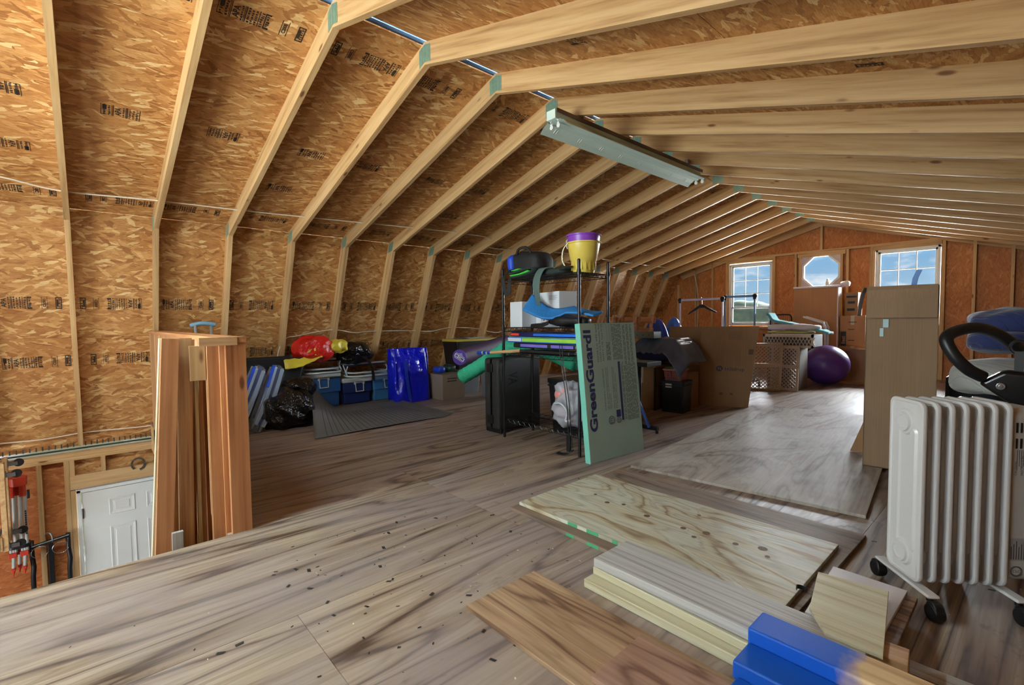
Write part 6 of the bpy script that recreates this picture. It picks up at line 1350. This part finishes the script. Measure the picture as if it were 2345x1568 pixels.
# ---- tall blue bag
bg_ = thing('blue_bag', 'tall shiny royal blue tarp bag standing on the floor', 'bag', (-5.62, 3.18, 0))
M_TARP = plain('royal_blue_tarp', (18, 28, 205), 0.2, var=0.05, bump=0.8, bs=8, bd=0.05)
def bagf(u, v):
    a = 2 * math.pi * u; d = V((sgnpow(math.cos(a), 0.35), sgnpow(math.sin(a), 0.35), 0)); w = 1 - 0.10 * (1 - v) * abs(math.sin(a * 2)); dep = 0.17 * (1 - 0.55 * v)
    n = 0.035 * noise.noise(V((math.cos(a) * 2, math.sin(a) * 2.5 + 4, v * 3))) * math.sin(min(1, v * 1.5) * math.pi / 1.6)
    return (-5.62 + d.x * (dep + n) + 0.03 * (1 - v), 3.185 + d.y * 0.272 * w, 0.004 + 0.69 * v)
mb = MB(); mb.grid(bagf, 72, 36, closed_u=True); mb.prism([(-5.72, 2.94), (-5.47, 2.94), (-5.47, 3.43), (-5.72, 3.43)], 'z', 0.003, 0.006); mb.build('bag_body', M_TARP, bg_, I4, smooth=True)
mb = MB(); mb.strip(catmull([(-5.455, 3.06, 0.55), (-5.435, 3.07, 0.30), (-5.42, 3.10, 0.05), (-5.41, 3.10, 0.01)], 6), 0.04, 0.006, (0, 1, 0)); mb.build('strap', plain('blue_strap', (30, 60, 190), 0.4), bg_, I4)
mb = MB(); mb.strip(catmull([(-5.62, 3.462, 0.40), (-5.60, 3.468, 0.22), (-5.58, 3.468, 0.06)], 6), 0.05, 0.006, (1, 0, 0)); mb.build('strap', plain('blue_strap_b', (30, 70, 170), 0.4), bg_, I4)
# ---- carton wrapped in film, small bags, grey bin, tote with papers
cw = box_('cardboard_box', 'small carton in clear film beside the blue bag', -5.60, -5.25, 3.49, 3.84, 0.0, 0.335, M_CARD, 0, False)
mb = MB(); mb.box(-0.178, 0.178, -0.178, 0.178, 0.001, 0.338); mb.build('clear_wrap', glassy('wrap_film', (240, 236, 228), 0.22, 0.1), cw)
for k in range(2):       # two short lines of print, too small to read
    mb = MB()
    for q in range(9): mb.box(0.1792, 0.1796, -0.10 + q * 0.016 + (0.006 if q > 2 else 0), -0.089 + q * 0.016 + (0.006 if q > 2 else 0), 0.272 - 0.032 * k, 0.286 - 0.032 * k)
    mb.build('text_line', M_PRINT, cw)['kind'] = 'stuff'
mb = MB(); blob(mb, (-5.46, 3.585, 0.392), (0.09, 0.075, 0.045), 0.8, 0.02, 10, 3.0); tag(mb.build('small_pouch', plain('blue_nylon_b', (26, 64, 190), 0.35), None, smooth=True), 'small blue pouch on the wrapped carton', 'pouch')
mb = MB(); blob(mb, (-5.46, 3.74, 0.40), (0.09, 0.075, 0.055), 0.8, 0.02, 10, 5.0); tag(mb.build('small_pouch', plain('dark_green_nylon', (22, 52, 44), 0.4), None, smooth=True), 'small dark green pouch on the wrapped carton', 'pouch')
tote('storage_bin', 'grey plastic storage bin behind the wrapped carton', -5.90, -5.48, 3.92, 4.32, 0.0, 0.36, plain('grey_bin', (120, 124, 130), 0.4), 0.03, plain('grey_lid', (150, 154, 160), 0.4))
tote('storage_tote', 'black storage tote with yellow lid against the knee wall', -5.86, -5.48, 3.90, 4.72, 0.362, 0.425, M_BLACK, 0.035, plain('yellow_lid', (190, 168, 60), 0.45), cat='tote')
for k, (dx, dy, rgb, rz, lb) in enumerate(((0, 0, (206, 214, 224), 0.1, 'pale printed paper lying flat on the yellow lid'), (0.03, 0.16, (186, 196, 210), -0.15, 'bluish paper overlapping the pale one on the yellow lid'), (-0.02, -0.12, (60, 70, 90), 0.3, 'dark pamphlet on the yellow lid'))):
    mb = MB(); mb.box(-0.10, 0.10, -0.13, 0.13, 0, 0.004); tag(mb.build('paper_sheet', plain('paper_%d' % k, rgb, 0.6), None, T(-5.65 + dx, 4.28 + dy, 0.789 + 0.005 * k, rz=rz)), lb, 'paper')
# ---- purple roll and green foam noodle
rl_ = thing('foam_roll', 'purple foam roll with printed round end leaning behind the shelf', 'foam roll', (-4.7, 3.7, 0.6))
pa, pb = V((-4.40, 3.16, 0.636)), V((-4.98, 4.38, 0.755)); Mx = frame(pa, pb - pa, (0, 0, 1)); l = (pb - pa).length
mb = MB(); 
def gr(u, v):
    a = 2 * math.pi * u; r = 0.088 * (1 + 0.025 * math.sin(v * 60) * math.sin(a * 8)); return (l * v, r * math.cos(a), r * math.sin(a))
mb.grid(gr, 28, 60, closed_u=True); mb.build('roll_body', plain('dark_purple_foam', (66, 32, 74), 0.7), rl_, Mx, smooth=True)
mb = MB(); mb.cyl((-0.006, 0, 0), (0.004, 0, 0), 0.089, n=36); mb.build('end_disc', plain('violet_disc', (92, 64, 160), 0.4), rl_, Mx)
mb = MB(); A_ = Matrix.Rotation(0.55, 4, 'X')
mb.box(-0.0072, -0.0062, -0.066, 0.066, -0.020, 0.020, A_); mb.build('white_band', M_WHITE, rl_, Mx)
for z in (-0.030, 0.030): mb = MB(); mb.box(-0.0072, -0.0062, -0.060, 0.060, z - 0.002, z + 0.002, A_); mb.build('white_line', M_WHITE, rl_, Mx)
xo = 0.056
for ch, adv in (('M', 0.042), ('O', 0.036), ('M', 0.04)):
    vs, fs = text_mesh(ch, 0.042, 0.001); mb = MB(); mb.add([(-0.0076, xo - v[0], -0.014 + v[1]) for v in vs], fs, A_); mb.build('letter', plain('violet_ink', (60, 40, 120), 0.5), rl_, Mx, clean=False); xo -= adv
mb = MB(); mb.prism([(0.030, 0.042), (0.010, 0.046), (-0.004, 0.066), (-0.014, 0.046), (-0.034, 0.042), (-0.018, 0.036), (0.016, 0.036)], 'x', -0.0072, -0.0062, A_); mb.build('crown_mark', plain('pale_blue_ink', (150, 170, 226), 0.5), rl_, Mx)
tote('storage_bin', 'tall grey bin under the purple foam roll', -5.20, -4.80, 4.05, 4.45, 0.0, 0.648, plain('grey_bin_b', (112, 116, 124), 0.4), 0.03, plain('grey_lid_b', (140, 144, 150), 0.4))
sb_ = thing('foam_roll_support', 'dark storage bin holding up the purple roll', 'storage bin', (-4.75, 3.75, 0)) if False else None
gn = thing('pool_noodle', 'thick green foam pool noodle bending through the shelf', 'pool noodle', (-3.4, 2.95, 0.6))
np_ = catmull([(-3.86, 2.80, 0.49), (-3.70, 2.86, 0.58), (-3.56, 2.94, 0.68), (-3.43, 3.05, 0.785), (-3.32, 3.15, 0.80), (-3.20, 3.225, 0.78), (-3.0, 3.235, 0.73), (-2.75, 3.235, 0.66)], 10)
mb = MB(); mb.tube(np_, [0.072 * (1 + 0.03 * math.sin(i * 1.9)) for i in range(len(np_))], 18); mb.build('foam', plain('green_foam', (52, 184, 142), 0.7, bump=0.7, bs=55), gn, I4, smooth=True)
mb = MB(); d = (np_[0] - np_[1]).normalized(); mb.cyl(np_[0], np_[0] + d * 0.004, 0.070, 0.062, n=22); mb.build('end_cap', plain('pale_green_foam', (96, 206, 170), 0.6), gn, I4)
# ---- rubber cargo mat curling up at one end
def matf(u, v):
    lift = 0.37 * v ** 1.25; uu = u / 0.30
    x = -4.33 - 1.22 * v; yl_ = 1.50 + 0.40 * v; y = yl_ + (3.0 - yl_) * u; z = 0.004
    if u < 0.30: k = (1 - uu) ** 2; z += lift * k; y -= 0.0
    z += 0.035 * max(0, (u - 0.93) / 0.07) + 0.04 * max(0, (v - 0.93) / 0.07) + 0.012 * math.exp(-((v) / 0.04) ** 2) * u * (1 - u) * 4
    if v < 0.05: z += 0.0
    return (x, y, z)
cm = thing('cargo_mat', 'grey ribbed rubber cargo mat curling up at one end', 'mat', (-4.9, 2.3, 0))
M_MAT = plain('grey_rubber', (98, 98, 96), 0.6, var=0.06, bump=0.2, bs=150)
mb = MB(); mb.grid(matf, 50, 24); mb.build('mat_sheet', M_MAT, cm, I4, smooth=True, solid=0.006)
mg = plain('groove_black', (34, 34, 34), 0.8)
for k in range(2, 24):
    mb = MB(); uu = k / 26; mb.strip([V(matf(uu, v / 14 * 0.80 + 0.01)) + V((0, 0, 0.0042)) for v in range(15)], 0.004, 0.001, (0, 1, 0)); mb.build('groove', mg, cm, I4)
# ---- work light of the loft: two-tube strip fixture
M_FIX = plain('fixture_enamel', (214, 236, 228), 0.35, var=0.02); M_FIXS = plain('fixture_brown_side', (110, 88, 74), 0.5)
def strip_light(label, FA, FB_, lit):
    fx = thing('fluorescent_fixture', label, 'light fixture', (-2.5, (FA + FB_) / 2, 2.55))
    mb = MB(); mb.box(-2.545, -2.455, FA - 0.03, FB_ - 0.08, 2.555, 2.625); mb.build('ballast_channel', M_FIX, fx, I4, bev=0.003)
    mb = MB(); pr = [(-2.64, 2.495), (-2.605, 2.53), (-2.56, 2.553), (-2.535, 2.535), (-2.515, 2.553), (-2.485, 2.553), (-2.465, 2.535), (-2.44, 2.553), (-2.395, 2.53), (-2.36, 2.495)]
    n = len(pr); mb.add([(x, FA, z) for x, z in pr] + [(x, FB_, z) for x, z in pr] + [(x, FA, z + 0.004) for x, z in pr] + [(x, FB_, z + 0.004) for x, z in pr], [(i, i + 1, n + i + 1, n + i) for i in range(n - 1)] + [(2 * n + i, 3 * n + i, 3 * n + i + 1, 2 * n + i + 1) for i in range(n - 1)] + [(0, n, 3 * n, 2 * n), (n - 1, 3 * n - 1, 4 * n - 1, 2 * n - 1)])
    mb.build('reflector', M_FIX, fx, I4)
    for yy in (FA + 0.02, FB_ - 0.02):
        for x in (-2.535, -2.465):
            mb = MB(); mb.cyl((x, yy - 0.008, 2.515), (x, yy + 0.008, 2.515), 0.017, n=16); mb.box(x - 0.010, x + 0.010, yy - 0.010, yy + 0.010, 2.52, 2.56); mb.build('lamp_socket', M_WHITE, fx, I4, bev=0.002)
    for k in range(8):
        for dx in (0, 0.025):
            mb = MB(); y = FA + 0.12 + k * 0.29 + dx; mb.strip([(-2.612, y, 2.5225), (-2.580, y, 2.5425)], 0.006, 0.003, (0, 1, 0)); mb.build('embossed_slot', M_WHITE, fx, I4)
    mb = MB(); mb.box(-2.452, -2.446, FA - 0.02, FB_ - 0.05, 2.60, 2.63); mb.build('channel_side', M_FIXS, fx, I4)
    for y in (FA + 0.3, FB_ - 0.3):
        mb = MB(); mb.box(-2.52, -2.48, y, y + 0.03, 2.62, 2.70); mb.build('mounting_bracket', M_STEEL, fx, I4)
    if lit:
        me, nt, b = newmat('lit_tube'); b.inputs['Emission Color'].default_value = (0.80, 0.95, 1.0, 1); b.inputs['Emission Strength'].default_value = 62.0
        for x in (-2.535, -2.465):
            mb = MB(); mb.cyl((x, FA + 0.03, 2.505), (x, FB_ - 0.03, 2.505), 0.018, n=10); mb.build('fluorescent_tube', me, fx, I4)
strip_light('white two-lamp fluorescent strip fixture without tubes under the rafters', 2.70, 5.02, False)
strip_light('lit fluorescent strip fixture nearer the stairwell end of the loft', -2.25, 0.07, True)
# ---- white electrical cables
def cable(label, pts, r=0.006):
    mb = MB(); mb.tube(catmull(pts, 8), r, 6); return tag(mb.build('electrical_cable', M_CABLE, None, smooth=True), label, 'cable')
cable('white cable running through the rafters along the knee line', [(-5.112, -0.8, 2.15), (-5.112, -0.411, 2.14), (-5.205, -0.09, 2.113), (-5.164, 0.50, 2.125), (-5.144, 1.118, 2.13), (-5.11, 1.75, 2.14), (-5.07, 2.348, 2.152), (-5.027, 2.986, 2.164), (-5.0, 3.6, 2.172), (-5.023, 4.128, 2.165), (-5.20, 4.28, 2.12), (-5.296, 4.40, 2.087), (-5.255, 4.999, 2.099), (-5.164, 5.892, 2.125), (-5.20, 6.5, 2.115), (-5.214, 7.14, 2.11), (-5.232, 8.31, 2.105), (-5.23, 9.2, 2.105)])
cable('white cable running through the wall studs at chest height', [(-6.10, 1.70, 0.45), (-6.104, 1.72, 0.70), (-6.07, 1.80, 0.86), (-6.059, 1.927, 0.889), (-6.04, 2.2, 0.94), (-6.032, 2.402, 0.953), (-6.05, 2.65, 0.91), (-6.044, 2.883, 0.924), (-6.048, 3.485, 0.916), (-6.07, 3.85, 0.90), (-6.035, 4.157, 0.947), (-6.045, 4.67, 0.923), (-6.06, 5.1, 0.85), (-6.05, 5.6, 0.9), (-6.05, 7.0, 0.9)])
cable('white cable lying along the eave above the stair door', [(-6.50, -0.9, -0.05), (-6.50, -0.631, -0.052), (-6.505, -0.338, -0.063), (-6.50, -0.017, -0.045), (-6.505, 0.446, -0.06), (-6.505, 0.7, -0.05)])
cable('short loose cable hanging at the ridge between rafters', [(-2.35, 1.60, 2.955), (-2.365, 1.734, 2.95), (-2.374, 1.905, 2.93), (-2.40, 2.03, 2.86), (-2.41, 2.06, 2.80)])
cable('white cable dropping down the far gable wall', [(-5.20, 10.2, 2.03), (-5.16, 10.27, 1.7), (-5.15, 10.285, 1.2), (-5.18, 10.285, 0.6)])

# ================================================================= DOWN THE STAIRWELL
# surveyor tripod hung on the wall
tp = thing('survey_tripod', 'folded aluminium survey tripod with red head hung beside the door', 'tripod', (-6.38, -0.53, -1.3))
M_TRED = plain('tripod_red', (196, 60, 40), 0.4); M_TAL = plain('tripod_aluminium', (206, 214, 212), 0.3, 0.4)
mb = MB(); mb.cyl((-6.36, -0.52, -0.44), (-6.36, -0.52, -0.36), 0.062, 0.066, n=24); mb.build('head', M_TRED, tp, I4, bev=0.004)
for dx, dy in ((0.03, -0.045), (0.03, 0.03), (-0.035, -0.01)):
    mb = MB(); mb.box(-6.36 + dx - 0.022, -6.36 + dx + 0.022, -0.52 + dy - 0.022, -0.52 + dy + 0.022, -0.54, -0.44); mb.build('hinge_block', M_TRED, tp, I4, bev=0.005)
    mb = MB(); mb.cyl((-6.36 + dx, -0.535 + dy, -0.54), (-6.36 + dx, -0.54 + dy, -1.06), 0.013, n=10); mb.cyl((-6.36 + dx, -0.505 + dy, -0.54), (-6.36 + dx, -0.51 + dy, -1.06), 0.013, n=10); mb.cyl((-6.36 + dx, -0.52 + dy, -1.0), (-6.36 + dx, -0.53 + dy, -1.20), 0.014, n=10); mb.build('leg', M_TAL, tp, I4, smooth=False)
    mb = MB(); mb.box(-6.36 + dx - 0.025, -6.36 + dx + 0.025, -0.53 + dy - 0.028, -0.53 + dy + 0.028, -1.10, -1.055); mb.build('leg_clamp', M_TRED, tp, I4, bev=0.004)
    mb = MB(); mb.cyl((-6.36 + dx, -0.53 + dy, -1.20), (-6.36 + dx, -0.535 + dy, -1.28), 0.018, 0.004, n=10); mb.box(-6.36 + dx - 0.03, -6.36 + dx + 0.03, -0.54 + dy, -0.52 + dy, -1.22, -1.205); mb.build('foot_point', M_TRED, tp, I4)
mb = MB(); mb.prism([(p[0] * 1.0 - 6.355, p[1] - 0.532) for p in rrect(0.13, 0.15, 0.04)], 'z', -1.02, -0.99); mb.build('strap', M_BLACK, tp, I4)
mb = MB(); mb.box(-6.30, -6.27, -0.46, -0.44, -0.56, -0.48); mb.build('clamp_knob', M_BLACK, tp, I4, bev=0.005)
mb = MB()
for q in range(11): mb.box(-6.312, -6.308, -0.482, -0.470, -0.90 + q * 0.021, -0.886 + q * 0.021)
mb.build('leg_lettering', M_PRINT, tp, I4)['kind'] = 'stuff'
# wheeled dolly stood on end
dl = thing('wheeled_dolly', 'wooden four-wheel dolly standing on end by the wall', 'dolly', (-6.15, -0.63, -0.9))
for x in (-6.24, -6.02):
    mb = MB(); mb.box(x - 0.03, x + 0.03, -0.60, -0.565, -0.92, -0.14); mb.build('deck_rail', M_PINE, dl, I4, bev=0.003)
for z in (-0.22, -0.85):
    mb = MB(); mb.box(-6.28, -5.98, -0.62, -0.60, z - 0.06, z + 0.06); mb.build('deck_board', M_PINE, dl, I4, bev=0.003)
    mb = MB(); mb.box(-6.285, -5.975, -0.632, -0.618, z - 0.065, z + 0.065); mb.build('carpet_pad', plain('grey_carpet', (70, 76, 82), 0.9), dl, I4)
    for x, dz in ((-6.24, 0.02), (-6.02, -0.03)):
        mb = MB(); mb.box(x - 0.028, x + 0.028, -0.565, -0.560, z + dz - 0.028, z + dz + 0.028); mb.box(x - 0.018, x - 0.013, -0.562, -0.50, z + dz - 0.02, z + dz + 0.015); mb.box(x + 0.013, x + 0.018, -0.562, -0.50, z + dz - 0.02, z + dz + 0.015); mb.build('caster_fork', M_STEEL, dl, I4)
        mb = MB(); mb.lathe([(0.012, -0.011), (0.033, -0.011), (0.036, -0.006), (0.036, 0.006), (0.033, 0.011), (0.012, 0.011)], 20, T(x, -0.495, z + dz) @ Matrix.Rotation(math.pi / 2, 4, 'Y')); mb.build('caster_wheel', M_BLACK, dl, I4)
# hitch-mounted rack hung from a hook
hr = thing('hitch_rack', 'black steel hitch rack with looped wire cables hung on a stud', 'rack', (-6.36, -0.32, -1.3))
mb = MB(); mb.cyl((-6.37, -0.46, -1.06), (-6.37, -0.19, -1.02), 0.018, n=12); mb.build('cross_bar', M_BLACKMET, hr, I4)
mb = MB(); mb.box(-6.40, -6.36, -0.345, -0.305, -2.0, -1.04); mb.build('mast', M_BLACKMET, hr, I4, bev=0.004)
for y in (-0.455, -0.20):
    mb = MB(); mb.tube([(-6.38, y, -1.0), (-6.38, y, -1.15), (-6.36, y + 0.01, -1.25), (-6.38, y, -1.35), (-6.37, y, -1.9)], 0.019, 10); mb.build('cradle_arm', M_BLACK, hr, I4, smooth=True)
for yc in (-0.40, -0.255):
    mb = MB(); mb.tube([(-6.345, yc + 0.058 * math.cos(a), -1.115 + 0.055 * math.sin(a)) for a in [0.6 + 5.4 * k / 24 for k in range(25)]], 0.0032, 6); mb.build('wire_loop', M_CHROME, hr, I4, smooth=True)
mb = MB(); mb.tube(catmull([(-6.44, -0.36, -1.0), (-6.40, -0.35, -0.965), (-6.37, -0.325, -0.96), (-6.36, -0.31, -1.0), (-6.36, -0.31, -1.05)], 6), 0.007, 8); mb.build('hook', M_STEEL, hr, I4, smooth=True)
# horseshoe nailed over the door
hs_ = thing('horseshoe', 'rusty horseshoe nailed to the header above the door', 'horseshoe', (XW + 0.01, 0.37, -0.45))
mb = MB(); mb.strip([(XW + 0.010, 0.375 + 0.055 * math.sin(a), -0.445 + 0.062 * math.cos(a)) for a in [2.7 * (k / 12 - 1) * 1.0 + 0.25 for k in range(25)]][:25], 0.010, 0.018, (1, 0, 0)); mb.build('shoe', plain('rusty_iron', (84, 74, 66), 0.7, 0.4, var=0.2), hs_, I4)
for a in (-1.5, -0.7, 0.7, 1.5): mb = MB(); mb.cyl((XW + 0.012, 0.375 + 0.055 * math.sin(a), -0.445 + 0.062 * math.cos(a)), (XW + 0.018, 0.375 + 0.055 * math.sin(a), -0.445 + 0.062 * math.cos(a)), 0.004, n=6); mb.build('nail', M_STEEL, hs_, I4)
# eave vent strip under the roof edge
mb = MB()
for k in range(46): mb.box(XW - 0.10, XW - 0.09, -1.3 + 0.045 * k, -1.3 + 0.045 * k + 0.010, -0.185, -0.145)
mb.box(XW - 0.10, XW - 0.09, -1.3, 0.75, -0.215, -0.20); mb.build('eave_vent', plain('vent_grey', (60, 62, 60), 0.6), wl, I4)
# small white bottle on the octagon sill
wb = thing('white_bottle', 'small white bottle on the sill of the octagonal window', 'bottle', (-2.66, YF + 0.02, 1.60)); mb = MB(); mb.lathe([(0.028, 0), (0.03, 0.01), (0.03, 0.09), (0.022, 0.11), (0.02, 0.12)], 16); mb.build('body', M_WHITE, wb, smooth=False)
mb = MB(); mb.lathe([(0.022, 0.12), (0.022, 0.15), (0.018, 0.153)], 16); mb.build('cap', M_WHITE, wb)
# ---- debris on the floor: tar paper chips and sawdust flakes
rd = random.Random(21); mb = MB()
for k in range(170):
    if k < 110: x, y = rd.gauss(-1.75, 0.35), rd.gauss(0.95, 0.45)
    else: x, y = rd.uniform(-2.5, 0.2), rd.uniform(0.3, 3.2)
    if x < -2.6: continue
    s = rd.choice((0.004, 0.005, 0.006, 0.008, 0.012)) * rd.uniform(0.7, 1.3); a = rd.uniform(0, 6.3); M = T(x, y, 0.0012, rz=a)
    mb.add([(-s, -s * 0.4, 0), (s * 0.8, -s * 0.5, 0.0008), (s, s * 0.35, 0.0016), (-s * 0.7, s * 0.5, 0.0004)], [(0, 1, 2, 3)], M)
tag(mb.build('floor_debris', plain('tar_chip', (28, 26, 26), 0.8), None, clean=False), 'black tar paper chips scattered on the plywood floor', 'debris', kind='stuff')
mb = MB()
for k in range(70):
    x, y = rd.uniform(-2.4, 0.0), rd.uniform(0.2, 2.8); s = rd.uniform(0.002, 0.005); M = T(x, y, 0.0014, rz=rd.uniform(0, 6.3)); mb.add([(-s, -s * 0.4, 0), (s, -s * 0.5, 0.0006), (s * 0.8, s * 0.4, 0.001), (-s, s * 0.5, 0.0004)], [(0, 1, 2, 3)], M)
tag(mb.build('wood_shavings', plain('pale_flake', (220, 210, 190), 0.8), None, clean=False), 'pale wood flakes scattered on the plywood floor', 'debris', kind='stuff')
